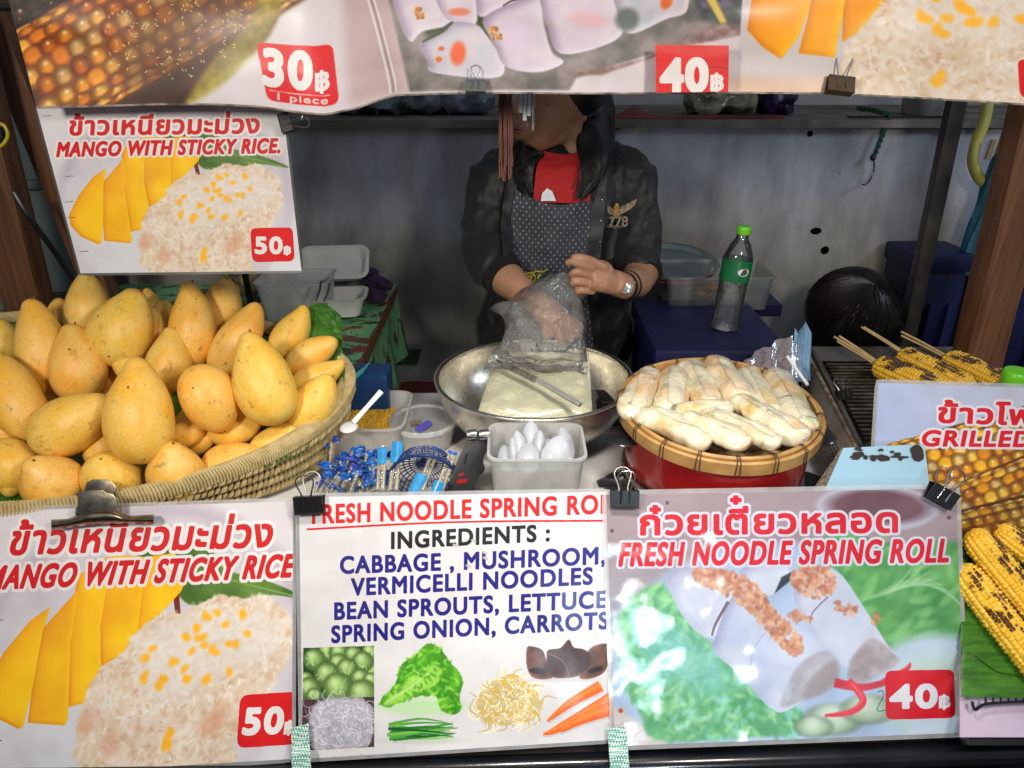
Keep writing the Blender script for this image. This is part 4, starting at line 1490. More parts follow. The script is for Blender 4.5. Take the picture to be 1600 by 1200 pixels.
_, P = sheet_uv('print', bn, bq, bdepth, m_ban, nu=120, nv=20, wave=0.006, seed=9, edge=bedge, topline=btop)
part('backing', MB().sheet([[p + Vector((0, 0.0012, 0)) for p in r] for r in P][::-1], 0.0008, Vector((0, -1, 0))), mat('banner back', (0.55, 0.53, 0.52), 0.6), bn)
hem = MB()
hem.tube([r[-1] + Vector((0, 0, 0.0)) for r in P], 0.0016, 6)
part('hem', hem, mat('grimy hem', (0.40, 0.34, 0.30), 0.6, var=0.4, vscale=60), bn)
m_pat = print_mat('price sticker print', canvas([(1022, 70), (1140, 70), (1140, 147), (1022, 147)], 300, 196, patch_40), rough=0.3, coat=0.3)
o, P = sheet_uv('price_sticker', bn, [(1024, 70), (1139, 71), (1138, 143.5), (1025, 144.5)], lambda u, v: bdepth(0.62, 0.7) * (0.985 + 0.0255 * v) - 0.008, m_pat, nu=10, nv=6, wave=0.001)


# ---------------------------------------------------------------- clips and tapes on the signs
def binder_clip(px, py, d, w_, ang, label, m, up=1, wires=True, spread=0.0, wlen=1.0, name='binder_clip', flip=1):
    """body straddles a sheet's edge at (px, py); up = +1 body hangs down from a top edge, -1 body stands up from a bottom edge"""
    c = at_d(px, py, d)
    X = (RX * math.cos(ang) + UP * math.sin(ang))
    Y = (-RX * math.sin(ang) + UP * math.cos(ang)) * up
    t = thing(name, label, 'clip', c - UP * w_ * 0.6, 'binder clips on the signs')
    h = w_ * 0.62
    mb = MB()
    prof = [(-0.004, -h * 0.75), (-w_ * 0.22, h * 0.22), (w_ * 0.22, h * 0.22), (0.004, -h * 0.75)]
    inner = [(-0.002, -h * 0.75), (-w_ * 0.22 + 0.002, h * 0.19), (w_ * 0.22 - 0.002, h * 0.19), (0.002, -h * 0.75)]
    pr = prof + inner[::-1]
    k = len(pr)
    vs = []
    for s in (-0.5, 0.5):
        vs += [c + X * (s * w_) + FW * a + Y * b for a, b in pr]
    fs = [(i, (i + 1) % k, k + (i + 1) % k, k + i) for i in range(k)]
    fs += [(3, 2, 5, 4), (2, 1, 6, 5), (1, 0, 7, 6), (k + 4, k + 5, k + 2, k + 3), (k + 5, k + 6, k + 1, k + 2), (k + 6, k + 7, k + 0, k + 1)]
    mb.add(vs, fs)
    for sy in (-1, 1):
        mb.tube([c + X * (-0.5 * w_) + FW * (sy * 0.004) + Y * (-h * 0.75), c + X * (0.5 * w_) + FW * (sy * 0.004) + Y * (-h * 0.75)], w_ * 0.035, 8)
    part('clip_body', mb, m, t, bevel=0.0)
    for sy in ((-1, 1) if flip > 0 else (-1,)):
        lean = (0.25 * sy * w_ - spread * (sy < 0))
        e = [(-0.16, -0.42), (-0.16, 0.25), (-0.30, 0.85 * wlen), (-0.20, 1.12 * wlen), (0, 1.2 * wlen), (0.20, 1.12 * wlen), (0.30, 0.85 * wlen), (0.16, 0.25), (0.16, -0.42)]
        pts = [c + X * (a * w_) + Y * (b * flip * w_ * 0.75 - (0.3 * w_ if flip < 0 else 0)) + FW * ((w_ * 0.24 * sy * (flip > 0)) if b > 0 else 0.006 * sy) + FW * (lean * max(b, 0) * (flip > 0)) - FW * (0.004 * (flip < 0)) for a, b in e]
        part('wire_handle', MB().tube(pathpts(pts, 5), w_ * 0.028, 6), M_wire, t)
    return t


binder_clip(483, 781, SD - 0.010, 0.046, 0.05, 'black binder clip joining the mango sign and the ingredients sign', M_black)
binder_clip(976, 772, SD - 0.016, 0.044, 0.0, 'black binder clip joining the ingredients sign and the spring roll sign', M_black)
binder_clip(1474, 768, SD - 0.018, 0.044, -0.5, 'black binder clip tilted on the right corner of the spring roll sign', M_black, spread=-0.01)
binder_clip(1318, 612, 1.45, 0.03, 0.2, 'small black binder clip on the rim of the grill', M_black)
binder_clip(743, 141, BY / (CP + 0.3965 * SP) - 0.010, 0.029, 0, 'grey binder clip in the middle of the banner hem above the vendor', mat('grey clip', (0.10, 0.11, 0.11), 0.4, var=0.2), up=-1, flip=-1)
binder_clip(1312, 140, BY / (CP + 0.3965 * SP) - 0.012, 0.038, -0.12, 'rusty brown binder clip on the banner hem below the sticky rice picture', M_rust, up=-1, wlen=1.25, flip=-1)
binder_clip(452, 191, 1.15, 0.030, -1.3, 'grey binder clip holding the small mango sign to the banner corner', mat('worn clip', (0.07, 0.065, 0.06), 0.4, var=0.3), spread=0.004)

# bulldog clip
bc = thing('bulldog_clip', 'large steel bulldog clip gripping the top of the lower left mango sign', 'clip', at_d(160, 826, SD - 0.01))
M_bull = mat('worn chrome', (0.46, 0.40, 0.30), 0.28, metal=1.0, var=0.3, vscale=50, bump=0.1)
d = SD - 0.012
jaw = MB()
cols = []
for i in range(25):
    u = i / 24
    x = 80 + 160 * u
    ytop = 812 - 14 * math.exp(-((u - 0.46) / 0.22) ** 4) - 2 * u * 4
    ybot = 829 - 5 * math.sin(u * math.pi) - 9 * u
    cols.append([at_d(x, ytop + (ybot - ytop) * v / 6, d - 0.012 * math.sin(v / 6 * math.pi) ** 0.7) for v in range(7)])
jaw.sheet(cols, 0.0012, -FW)
part('jaw', jaw, M_bull, bc)
for (o, dd, lab) in ((0, d - 0.014, 'front'), (1, d + 0.022, 'rear')):
    pts = [(120, 800), (122, 778), (118, 772), (128, 766), (136, 768), (140, 766), (160, 766), (166, 770), (176, 772), (182, 780), (183, 800)]
    if o:
        pts = [(130, 800), (132, 762), (136, 754), (144, 749), (166, 749), (176, 754), (182, 762), (180, 770), (186, 800)]
    part('finger_tab', MB().plate([at_d(a, b, dd) for a, b in pts], 0.0014), M_bull, bc, bevel=0.0005)
part('pivot', MB().tube([at_d(122, 799, d + 0.004), at_d(186, 797, d + 0.004)], 0.008, 12), M_bull, bc)

# green and white tape at the sign corners
def tape_mat():
    m = bpy.data.materials.new('checked tape')
    m.use_nodes = True
    N, L = m.node_tree.nodes, m.node_tree.links
    p = principled(m)
    tc = N.new('ShaderNodeTexCoord')
    mp = N.new('ShaderNodeMapping')
    mp.inputs['Rotation'].default_value = (0, R(45), 0)
    mp.inputs['Scale'].default_value = (1, 1, 1)
    L.new(tc.outputs['Object'], mp.inputs['Vector'])
    ck = N.new('ShaderNodeTexChecker')
    ck.inputs['Scale'].default_value = 320
    ck.inputs['Color1'].default_value = (0.02, 0.30, 0.24, 1)
    ck.inputs['Color2'].default_value = (0.72, 0.76, 0.70, 1)
    L.new(mp.outputs['Vector'], ck.inputs['Vector'])
    L.new(ck.outputs['Color'], p.inputs['Base Color'])
    p.inputs['Roughness'].default_value = 0.5
    return m


M_tape = tape_mat()
for (pts, lab) in (([(455, 1138), (482, 1130), (486, 1204), (456, 1206)], 'green checked tape holding the mango and ingredients signs to the rail'),
                   ([(949, 1138), (978, 1134), (984, 1205), (954, 1208)], 'green checked tape holding the spring roll sign to the rail')):
    mb = MB()
    g = []
    for i in range(5):
        a = Vector(pts[0]).lerp(Vector(pts[1]), i / 4)
        b = Vector(pts[3]).lerp(Vector(pts[2]), i / 4)
        g.append([at_d(*(a.lerp(b, j / 8)), SD - 0.014 - (0.012 if j > 4 else 0.0) + 0.001 * math.sin(i + j)) for j in range(9)])
    mb.sheet(g, 0.0006, -FW)
    solo('tape_strip', mb, M_tape, lab, 'tape', group='tape strips under the signs')
# ---------------------------------------------------------------- mangoes
def mango_material():
    m = bpy.data.materials.new('mango skin')
    m.use_nodes = True
    N, L = m.node_tree.nodes, m.node_tree.links
    p = principled(m)
    tc = N.new('ShaderNodeTexCoord')
    oi = N.new('ShaderNodeObjectInfo')
    of = N.new('ShaderNodeVectorMath')
    of.operation = 'MULTIPLY_ADD'
    sc_ = N.new('ShaderNodeCombineXYZ')
    for k in range(3):
        L.new(oi.outputs['Random'], sc_.inputs[k])
    of.inputs[1].default_value = (1, 1, 1)
    L.new(tc.outputs['Object'], of.inputs[0])
    mu = N.new('ShaderNodeVectorMath')
    mu.operation = 'SCALE'
    mu.inputs['Scale'].default_value = 37.0
    L.new(sc_.outputs[0], mu.inputs[0])
    L.new(mu.outputs[0], of.inputs[2])
    V = of.outputs[0]

    def noise_(scale, detail, vec=V, rough=0.5):
        n = N.new('ShaderNodeTexNoise')
        n.inputs['Scale'].default_value = scale
        n.inputs['Detail'].default_value = detail
        n.inputs['Roughness'].default_value = rough
        L.new(vec, n.inputs['Vector'])
        return n.outputs['Fac']

    def ramp(fac, a, ca, b, cb):
        r = N.new('ShaderNodeValToRGB')
        r.color_ramp.elements[0].position = a
        r.color_ramp.elements[0].color = (*ca, 1)
        r.color_ramp.elements[1].position = b
        r.color_ramp.elements[1].color = (*cb, 1)
        L.new(fac, r.inputs['Fac'])
        return r.outputs['Color']

    def mix(f, a, b, mode='MIX'):
        x = N.new('ShaderNodeMix')
        x.data_type = 'RGBA'
        x.blend_type = mode
        if isinstance(f, float):
            x.inputs['Factor'].default_value = f
        else:
            L.new(f, x.inputs['Factor'])
        L.new(a, x.inputs['A'])
        L.new(b, x.inputs['B'])
        return x.outputs['Result']
    base = ramp(noise_(1.4, 3), 0.32, (0.90, 0.60, 0.145), 0.70, (0.90, 0.47, 0.045))
    mott = ramp(noise_(16, 6), 0.35, (1.04, 1.04, 1.04), 0.75, (0.86, 0.82, 0.74))
    base = mix(1.0, base, mott, 'MULTIPLY')
    # brown scuffed patches
    pf = noise_(2.6, 9, rough=0.7)
    patch = ramp(pf, 0.57, (0, 0, 0), 0.70, (0.8, 0.8, 0.8))
    dark = N.new('ShaderNodeRGB')
    dark.outputs[0].default_value = (0.36, 0.19, 0.04, 1)
    base = mix(patch, base, dark.outputs[0])
    # little dark spots, few and of several sizes
    for scale, th, cov, col in ((9.0, 0.10, 0.50, (0.07, 0.04, 0.015)), (2.6, 0.09, 0.50, (0.09, 0.065, 0.05)), (24.0, 0.12, 0.46, (0.16, 0.09, 0.02)), (15.0, 0.05, 0.40, (0.12, 0.06, 0.02))):
        vo = N.new('ShaderNodeTexVoronoi')
        vo.inputs['Scale'].default_value = scale
        L.new(V, vo.inputs['Vector'])
        gate = ramp(noise_(1.7 + scale * 0.05, 2), cov, (0, 0, 0), cov + 0.05, (1, 1, 1))
        wob = N.new('ShaderNodeMath')
        wob.operation = 'MULTIPLY_ADD'
        wob.inputs[1].default_value = 0.12
        L.new(noise_(scale * 5, 2), wob.inputs[0])
        L.new(vo.outputs['Distance'], wob.inputs[2])
        spot = ramp(wob.outputs[0], th + 0.02, (1, 1, 1), th + 0.09, (0, 0, 0))
        f = mix(1.0, spot, gate, 'MULTIPLY')
        c = N.new('ShaderNodeRGB')
        c.outputs[0].default_value = (*col, 1)
        base = mix(f, base, c.outputs[0])
    hs = N.new('ShaderNodeHueSaturation')
    mr = N.new('ShaderNodeMapRange')
    mr.inputs['To Min'].default_value = 0.492
    mr.inputs['To Max'].default_value = 0.508
    L.new(oi.outputs['Random'], mr.inputs['Value'])
    L.new(mr.outputs['Result'], hs.inputs['Hue'])
    L.new(base, hs.inputs['Color'])
    L.new(hs.outputs['Color'], p.inputs['Base Color'])
    p.inputs['Roughness'].default_value = 0.36
    p.inputs['Specular IOR Level'].default_value = 0.42
    p.inputs['Subsurface Weight'].default_value = 0.10
    p.inputs['Subsurface Radius'].default_value = (0.02, 0.01, 0.003)
    p.inputs['Subsurface Scale'].default_value = 0.3
    b = N.new('ShaderNodeBump')
    b.inputs['Strength'].default_value = 0.10
    b.inputs['Distance'].default_value = 0.02
    L.new(noise_(45, 4), b.inputs['Height'])
    L.new(b.outputs['Normal'], p.inputs['Normal'])
    return m


M_mango = mango_material()
M_stem = mat('stem scar', (0.24, 0.13, 0.04), 0.8, var=0.3, vscale=200)


def mango_mesh(seed, beak=0.5, egg=0.16):
    """unit mango: length 2 along z, stem end at +z"""
    q = random.Random(seed)
    n, m = 36, 30
    mb = MB()
    vs = []
    bend = q.uniform(-0.10, 0.14)
    for i in range(m + 1):
        t = math.cos(math.pi * (1 - i / m))            # -1 .. 1
        r = max(0.0, 1 - t * t) ** 0.5
        r *= 1 - egg * t - 0.10 * beak * max(0, t) ** 2
        r += beak * 0.05 * math.exp(-((t - 0.93) / 0.10) ** 2) * (1 - t * t) ** 0.25
        for j in range(n):
            a = 2 * math.pi * j / n
            x, y = r * math.cos(a), r * math.sin(a)
            lump = 1 + 0.035 * mnoise.noise(Vector((x * 1.3 + seed * 5, y * 1.3, t * 1.4))) + 0.02 * math.cos(2 * a + seed)
            x = x * lump + bend * (1 - t * t) + beak * 0.10 * max(0, t) ** 3
            vs.append(Vector((x, y * lump, t + 0.01 * math.sin(a * 2 + seed) * (1 - t * t))))
    fs = [(i * n + j, i * n + (j + 1) % n, (i + 1) * n + (j + 1) % n, (i + 1) * n + j) for i in range(m) for j in range(n)]
    mb.add(vs, fs)
    me = mb.mesh('mango_skin')
    bm = bmesh.new()
    bm.from_mesh(me)
    bmesh.ops.remove_doubles(bm, verts=bm.verts, dist=1e-5)
    bm.to_mesh(me)
    bm.free()
    me.shade_smooth()
    return me


MGM = [mango_mesh(s, b, e) for s, b, e in ((1, 1.7, 0.16), (2, 0.8, 0.12), (3, 1.9, 0.22), (4, 1.1, 0.16), (5, 0.2, 0.06), (6, 1.5, 0.26))]
stem_mb = MB().tube([(0, 0, 0.97), (0.01, 0, 1.035)], [0.045, 0.03], 8)
STM = stem_mb.mesh('stem')

# (x, y, length, width, turn, towards viewer tilt, further back, which mesh, label) in the 2.857x view of the basket
MG = [
    (175, 345, 430, 222, -6, 0.0, 0.01, 0, 'tall upright mango at the left back of the heap beside the wooden post'),
    (385, 175, 320, 200, 4, 0.0, 0.05, 3, 'upright mango right below the left corner of the small mango sign'),
    (560, 265, 365, 285, 22, 0.1, 0.0, 5, 'fat mango leaning right with a brown scratch at the top of the heap'),
    (342, 420, 356, 246, -3, 0.1, 0.015, 0, 'upright mango in the second row between two tall ones at left'),
    (856, 248, 385, 212, 1, 0.0, 0.015, 2, 'tall mango with a spotted tip in the middle of the top row'),
    (1000, 175, 260, 185, 8, 0.0, 0.07, 1, 'mango with one grey bruise behind the top row under the sign price'),
    (1060, 318, 380, 196, 33, 0.0, 0.03, 3, 'long mango leaning right in the top row behind the biggest round one'),
    (1302, 285, 270, 160, 34, 0.0, 0.03, 2, 'slim mango with dark spots leaning against the standing banana leaf'),
    (1392, 392, 270, 150, 58, 0.0, 0.015, 1, 'clean slim mango pointing right, just under the spotted slim one'),
    (1420, 482, 270, 140, 66, 0.0, 0.0, 2, 'thin mango pointing right with its tip over the basket rim'),
    (1398, 602, 300, 205, 36, 0.0, -0.01, 3, 'mango with a soft grey bruise at the right edge of the basket'),
    (1180, 486, 440, 270, -18, 0.15, -0.06, 5, 'biggest mango of the right half, tip up and peppered with black spots below'),
    (930, 580, 322, 256, 155, 0.25, -0.04, 4, 'round mango with its stem scar facing down in the middle'),
    (752, 410, 300, 205, 12, 0.0, 0.02, 2, 'mango with a black tip mark just above the round middle one'),
    (562, 425, 190, 130, -35, 0.0, 0.03, 0, 'small mango tip peeping out behind the biggest central mango'),
    (634, 632, 480, 306, -2, 0.12, -0.075, 5, 'biggest central mango standing in front with a scarred shoulder'),
    (316, 688, 390, 272, 62, 0.1, -0.03, 3, 'fat lying mango with a round brown scar left of the centre'),
    (70, 565, 440, 240, -28, 0.1, -0.02, 1, 'large mango leaning left at the left edge of the picture'),
    (180, 700, 190, 150, 0, 0.0, 0.03, 4, 'half hidden mango behind the fat lying one'),
    (45, 872, 280, 250, -60, 0.2, -0.01, 4, 'mango lying at the left edge in the bottom row'),
    (222, 945, 275, 280, -6, 0.75, -0.03, 2, 'round mango with a blunt nub standing on the rim left of the bulldog clip'),
    (68, 950, 150, 110, 30, 0.3, 0.0, 1, 'small mango squeezed between two in the bottom left corner'),
    (504, 932, 262, 272, 0, 0.8, -0.02, 4, 'smooth round mango directly behind the bulldog clip'),
    (796, 900, 288, 262, 4, 0.5, -0.03, 5, 'pear shaped mango with black specks on the front rim right of the clip'),
    (1036, 865, 275, 205, 74, 0.1, 0.045, 3, 'mango lying on its side at the front right of the heap'),
    (1240, 772, 285, 165, 58, 0.1, 0.045, 2, 'mango lying behind the cut banana leaf strip'),
    (834, 742, 160, 125, 65, 0.2, 0.02, 4, 'small mango with one large grey spot beside the central one'),
    (1050, 712, 240, 165, 80, 0.0, 0.04, 3, 'shaded mango under the round middle one'),
    (456, 805, 190, 160, 0, 0.2, 0.03, 4, 'shaded mango in the gap under the fat lying one'),
    (20, 320, 190, 150, -10, 0.0, 0.07, 1, 'mango hidden at the far left behind the large leaning one'),
    (268, 210, 160, 110, 0, 0.0, 0.09, 1, 'mango far back showing between the two left tall ones'),
    (735, 230, 180, 130, 0, 0.0, 0.09, 4, 'mango far back with a dark scratch behind the middle tall one'),
    (676, 300, 260, 140, 5, 0.0, 0.05, 3, 'mango behind the scratched fat one near the top'),
    (20, 725, 200, 170, 20, 0.2, 0.03, 4, 'shaded mango between two at the left edge'),
    (905, 775, 140, 100, 50, 0.0, 0.05, 1, 'dark hidden mango in the gap under the round middle one'),
    (670, 160, 150, 90, -8, 0.0, 0.08, 0, 'mango tip poking up behind the scratched fat one'),
]


def mango_place(zx, zy, Lz, Wz, ang, tilt, back):
    px, py = zx / 2.857, 420 + zy / 2.857
    d = 1.245 + (735 - py) * 0.00072 + max(0, px - 420) * 0.0004 + back + (0.035 if py > 725 else 0)
    k = d / FPX / 2.857
    a = R(ang)
    ax = (RX * math.sin(a) + UP * math.cos(a)) * math.cos(tilt) + FW * (-math.sin(tilt) if tilt > 0.3 else math.sin(tilt) * 0.3)
    ax.normalize()
    side = ax.cross(FW).normalized()
    dep = ax.cross(side).normalized()
    L2, W2 = Lz * k / 2, Wz * k / 2 * 0.95
    M = Matrix((side * W2, -dep * W2 * 0.9, ax * L2)).transposed().to_4x4()
    M.translation = at_d(px, py, d)
    return M


for i, (zx, zy, Lz, Wz, ang, tilt, back, k, lab) in enumerate(MG):
    o = link('mango', MGM[k], M_mango)
    o.matrix_world = mango_place(zx, zy, Lz, Wz, ang, tilt, back)
    tag(o, lab, 'mango', 'ripe yellow mangoes heaped in the basket')
    s = link('stem_scar', STM, M_stem, o)
# a few that hold the heap up from beneath
for i, (zx, zy, back) in enumerate(((500, 560, .12), (900, 720, .12), (1150, 640, .10), (300, 560, .12), (700, 500, .15), (150, 820, .1), (1000, 480, .14), (620, 830, .14), (380, 830, .14))):
    o = link('mango', MGM[i % 6], M_mango)
    o.matrix_world = mango_place(zx, zy, 330, 230, 40 * i, 0.2, back)
    tag(o, 'shaded mango deep in the heap, ' + ('behind the tip of the tall left ones', 'under the round middle one', 'under the biggest one of the right half', 'between the tall left mangoes and the fat lying one', 'below the tall spotted tip', 'above the left bottom corner', 'behind the round middle one', 'beneath the biggest central one', 'above the bulldog clip', 'above the one lying at the front right')[i], 'mango', 'ripe yellow mangoes heaped in the basket')

# ---------------------------------------------------------------- the mango basket
BC = Vector((-0.86, 1.27, 0.963))
BA, BB = Vector((0.549, 0, 0)), Vector((0, -0.28, -0.097))
BN = BA.cross(BB).normalized()
if BN.z < 0:
    BN = -BN
bk = thing('fruit_basket', 'wide tilted basket of woven palm strips under the heap of mangoes', 'basket', (-0.8, 1.2, 0.81))
M_palm = mat('palm strip', (0.56, 0.44, 0.21), 0.55, var=0.3, vscale=60, col2=(0.40, 0.28, 0.11), bump=0.3, bscale=150)
M_palm_shade = mat('palm in shade', (0.085, 0.055, 0.02), 0.8, var=0.3)  # shade put into the colour: dark brown makes the gaps between strips look shadowed
BD = 0.105


def bp(th, s, h):
    """point of the basket: angle, radius factor, height along its axis"""
    k = 0.72 if math.sin(th) < 0 else 1.0
    p = BC + BA * (math.cos(th) * s) + BB * (math.sin(th) * s * k)
    p.z += h
    return p


def bw_(th, t, out=0.0):
    """outside wall, t = 0 under the rim .. 1 at the foot"""
    p = bp(th, 1.0 - 0.10 * t ** 1.3 + out, 0.0)
    p.z = (p.z - 0.004) * (1 - t) + (TABLE_Z + 0.006) * t
    return p


TH0, TH1 = R(-60), R(150)
shell = MB()
N_ = 180
shell.grid([[bw_(2 * math.pi * i / N_, t) for t in (0, .2, .4, .6, .8, 1)] + [bp(2 * math.pi * i / N_, 0.0, -0.12)] for i in range(N_ + 1)])
part('basket_shell', shell, M_palm_shade, bk)
weave = MB()
q = random.Random(5)
NW = 150
for r in range(4):
    for k in range(NW):
        th = TH0 + (TH1 - TH0) * (k + 0.5 * (r % 2)) / NW
        dth = (TH1 - TH0) / NW
        g = []
        jw = q.random()
        for t in (0, 0.25, 0.5, 0.75, 1):
            a = th + dth * (t * 1.1 - 0.55)
            bul = 0.004 + 0.020 * math.sin(t * math.pi) * (0.8 + 0.4 * jw)
            tt = (r + t * 1.04) / 4
            w2 = dth * (0.12 + 0.36 * math.sin(t * math.pi)) * (0.9 + 0.3 * jw)
            g.append([bw_(a - w2, tt, bul * 0.6), bw_(a, tt, bul + 0.003), bw_(a + w2, tt, bul * 0.6)])
        weave.grid(g)
o = part('woven_strips', weave, M_palm, bk)
o['kind'] = 'stuff'
rim = MB()
prof = [(1.016, -0.002), (1.018, 0.006), (1.004, 0.012), (0.985, 0.012), (0.975, 0.007), (0.975, -0.002), (0.985, -0.008), (1.008, -0.008)]
NR = 200
g = []
for i in range(NR + 1):
    th = 2 * math.pi * i / NR
    g.append([bp(th, s, h) for s, h in prof + prof[:1]])
rim.grid(g)
part('rim', rim, M_palm, bk)
lash = MB()
NL = 330
for k in range(NL):
    th = TH0 + (TH1 - TH0) * k / NL
    pts = [bp(th + 0.0, 1.022, -0.007), bp(th + 0.0015, 1.024, 0.006), bp(th + 0.003, 1.006, 0.0150), bp(th + 0.0045, 0.985, 0.0150), bp(th + 0.006, 0.972, 0.008), bp(th + 0.0065, 0.970, -0.002)]
    lash.tube(pts, [0.0022, 0.0026, 0.0026, 0.0022], 4, cap=False, flat=0.6)
o = part('rim_lashing', lash, M_palm, bk)
o['kind'] = 'stuff'
foot = MB().lathe((0, 0, 0), [(1, 0), (1, 0.01)], 8)
bs = MB().box((-0.86, 1.22, 0.806), (0.55, 0.22, 0.010))
part('foot', bs, M_palm_shade, bk, bevel=0.008)


def leaf_strip(name, label, A, B, dA, dB, n=30, m=8, wave=0.004, seed=0, group=None, sag=0.0):
    """a leaf between two rails of picture spots with their distances"""
    def rail(P, D):
        Q = pathpts([at_d(x, y, d) for (x, y), d in zip(P, D)], 10)
        idx = np.linspace(0, len(Q) - 1, n)
        return [Q[int(i)].lerp(Q[min(int(i) + 1, len(Q) - 1)], i - int(i)) for i in idx]
    a, b = rail(A, dA), rail(B, dB)
    G = []
    for i in range(n):
        r = []
        for j in range(m + 1):
            p = a[i].lerp(b[i], j / m)
            p = p + FW * (wave * mnoise.noise(Vector((i * 0.3 + seed, j * 0.9, 0))) + 0.0012 * (i % 2) + sag * math.sin(math.pi * j / m))
            r.append(p)
        G.append(r)
    mb = MB().sheet(G, 0.0008, -FW)
    return solo(name, mb, M_leaf, label, 'leaf', group)


leaf_strip('banana_leaf', 'green banana leaf standing up behind the slim mangoes at the right of the basket', [(462, 560), (476, 490), (492, 474), (508, 474)], [(525, 590), (533, 560), (535, 520), (532, 492)], [1.45, 1.47, 1.47, 1.47], [1.42, 1.43, 1.44, 1.45], seed=1, group='banana leaf pieces lining the basket', wave=0.008)
leaf_strip('banana_leaf', 'pale banana leaf strip lying along the inside of the basket rim', [(404, 726), (440, 702), (468, 676), (490, 673)], [(412, 732), (448, 716), (480, 700), (530, 640)], [1.275, 1.30, 1.32, 1.33], [1.265, 1.285, 1.31, 1.35], seed=2, group='banana leaf pieces lining the basket')
leaf_strip('banana_leaf', 'banana leaf edge between the mangoes and the right rim of the basket', [(488, 676), (510, 650), (526, 610), (528, 575)], [(500, 672), (524, 640), (536, 606), (539, 570)], [1.34, 1.36, 1.385, 1.40], [1.32, 1.345, 1.375, 1.40], seed=3, group='banana leaf pieces lining the basket')
lin = MB()
lin.grid([[bp(2 * math.pi * i / 60, s, h) for s, h in ((0.965, -0.006), (0.90, -0.03), (0.80, -0.045), (0.60, -0.06), (0.0, -0.07))] for i in range(61)])
solo('banana_leaf', lin, M_leaf, 'dark banana leaf lining seen in the gaps under the bottom row of mangoes', 'leaf', 'banana leaf pieces lining the basket')

# ---------------------------------------------------------------- steel bowl with the bag of rice
BO = at_d(834, 589, 1.52)
bw = thing('mixing_bowl', 'large shiny steel mixing bowl holding a bag of sticky rice', 'bowl', (BO.x, BO.y, TABLE_Z))
rb = 300 / 2 * 1.52 / FPX
hb = BO.z - TABLE_Z
prof = []
for i in range(15):
    t = i / 14
    prof.append((rb * (0.44 + 0.56 * math.sin(t * math.pi / 2) ** 0.85), hb * t ** 1.35))
inner = [(r - 0.0022, h + 0.0012) for r, h in prof[::-1]]
pr = [(0.001, 0.0)] + prof + [(rb + 0.006, hb + 0.001), (rb + 0.007, hb + 0.004), (rb, hb + 0.005)] + inner + [(0.001, 0.0012)]
M_bowl = mat('polished steel', (0.80, 0.75, 0.63), 0.26, metal=0.85, var=0.05, vscale=4, bump=0.02, rvar=0.4)
part('bowl_body', MB().lathe((BO.x, BO.y, TABLE_Z), pr, 96), M_bowl, bw)
part('rolled_rim', MB().lathe((BO.x, BO.y, BO.z), [(rb + 0.001 + 0.0042 * math.cos(a), 0.0022 + 0.0042 * math.sin(a)) for a in np.linspace(0, 2 * math.pi, 12, endpoint=False)], 96, close=True), M_steel, bw)

# block of sticky rice inside its bag
rc = [(777, 548, 1.57), (920, 552, 1.55), (926, 652, 1.405), (744, 652, 1.41)]
G = []
for i in range(25):
    u = i / 24
    r = []
    for j in range(19):
        v = j / 18
        a = at_d(*rc[0]).lerp(at_d(*rc[1]), u)
        b = at_d(*rc[3]).lerp(at_d(*rc[2]), u)
        p = a.lerp(b, v)
        e = min(u, 1 - u, v, 1 - v)
        p = p + Vector((0, -0.3, 0.95)) * (0.012 * min(1, e * 9) ** 0.5 + 0.003 * mnoise.noise(Vector((u * 6, v * 6, 1))) + 0.0012 * mnoise.noise(Vector((u * 30, v * 30, 1))))
        r.append(p)
    G.append(r)
blk = MB().sheet(G, 0.055, Vector((0, -0.25, 0.97)))
solo('rice_block', blk, mat('sticky rice in bag', (0.86, 0.79, 0.54), 0.28, var=0.06, vscale=60, bump=0.25, bscale=130, sss=0.2, coat=0.5), 'flat cream block of sticky rice in its clear bag lying in the steel bowl', 'rice')

# the crumpled bag over the hand
pl = [((742, 655), (931, 656), 1.392), ((747, 620), (930, 622), 1.435), ((753, 592), (926, 600), 1.48), ((764, 560), (922, 572), 1.52), ((786, 538), (918, 545), 1.53), ((788, 505), (916, 505), 1.535), ((768, 484), (910, 478), 1.545), ((806, 462), (904, 456), 1.55), ((846, 436), (900, 436), 1.555), ((862, 428), (898, 424), 1.56)]
G = []
rows = 40
for i in range(rows):
    t = i / (rows - 1) * (len(pl) - 1)
    k = min(int(t), len(pl) - 2)
    f = t - k
    L0 = Vector(pl[k][0]).lerp(Vector(pl[k + 1][0]), f)
    R0 = Vector(pl[k][1]).lerp(Vector(pl[k + 1][1]), f)
    d = pl[k][2] + (pl[k + 1][2] - pl[k][2]) * f
    r = []
    for j in range(60):
        a = 2 * math.pi * j / 60
        x = (L0.x + R0.x) / 2 + (R0.x - L0.x) / 2 * math.cos(a)
        y = (L0.y + R0.y) / 2 + (R0.y - L0.y) / 2 * math.cos(a)
        dd = d - (math.sin(a) * 0.052 if i > 14 else (0.020 + 0.006 * math.sin(a)))
        r.append(at_d(x, y, dd))
    r.append(r[0])
    G.append(r)
bg_ = thing('plastic_bag', 'crumpled clear plastic bag pulled over the vendor\'s hand above the steel bowl', 'plastic bag', at_d(850, 560, 1.52))
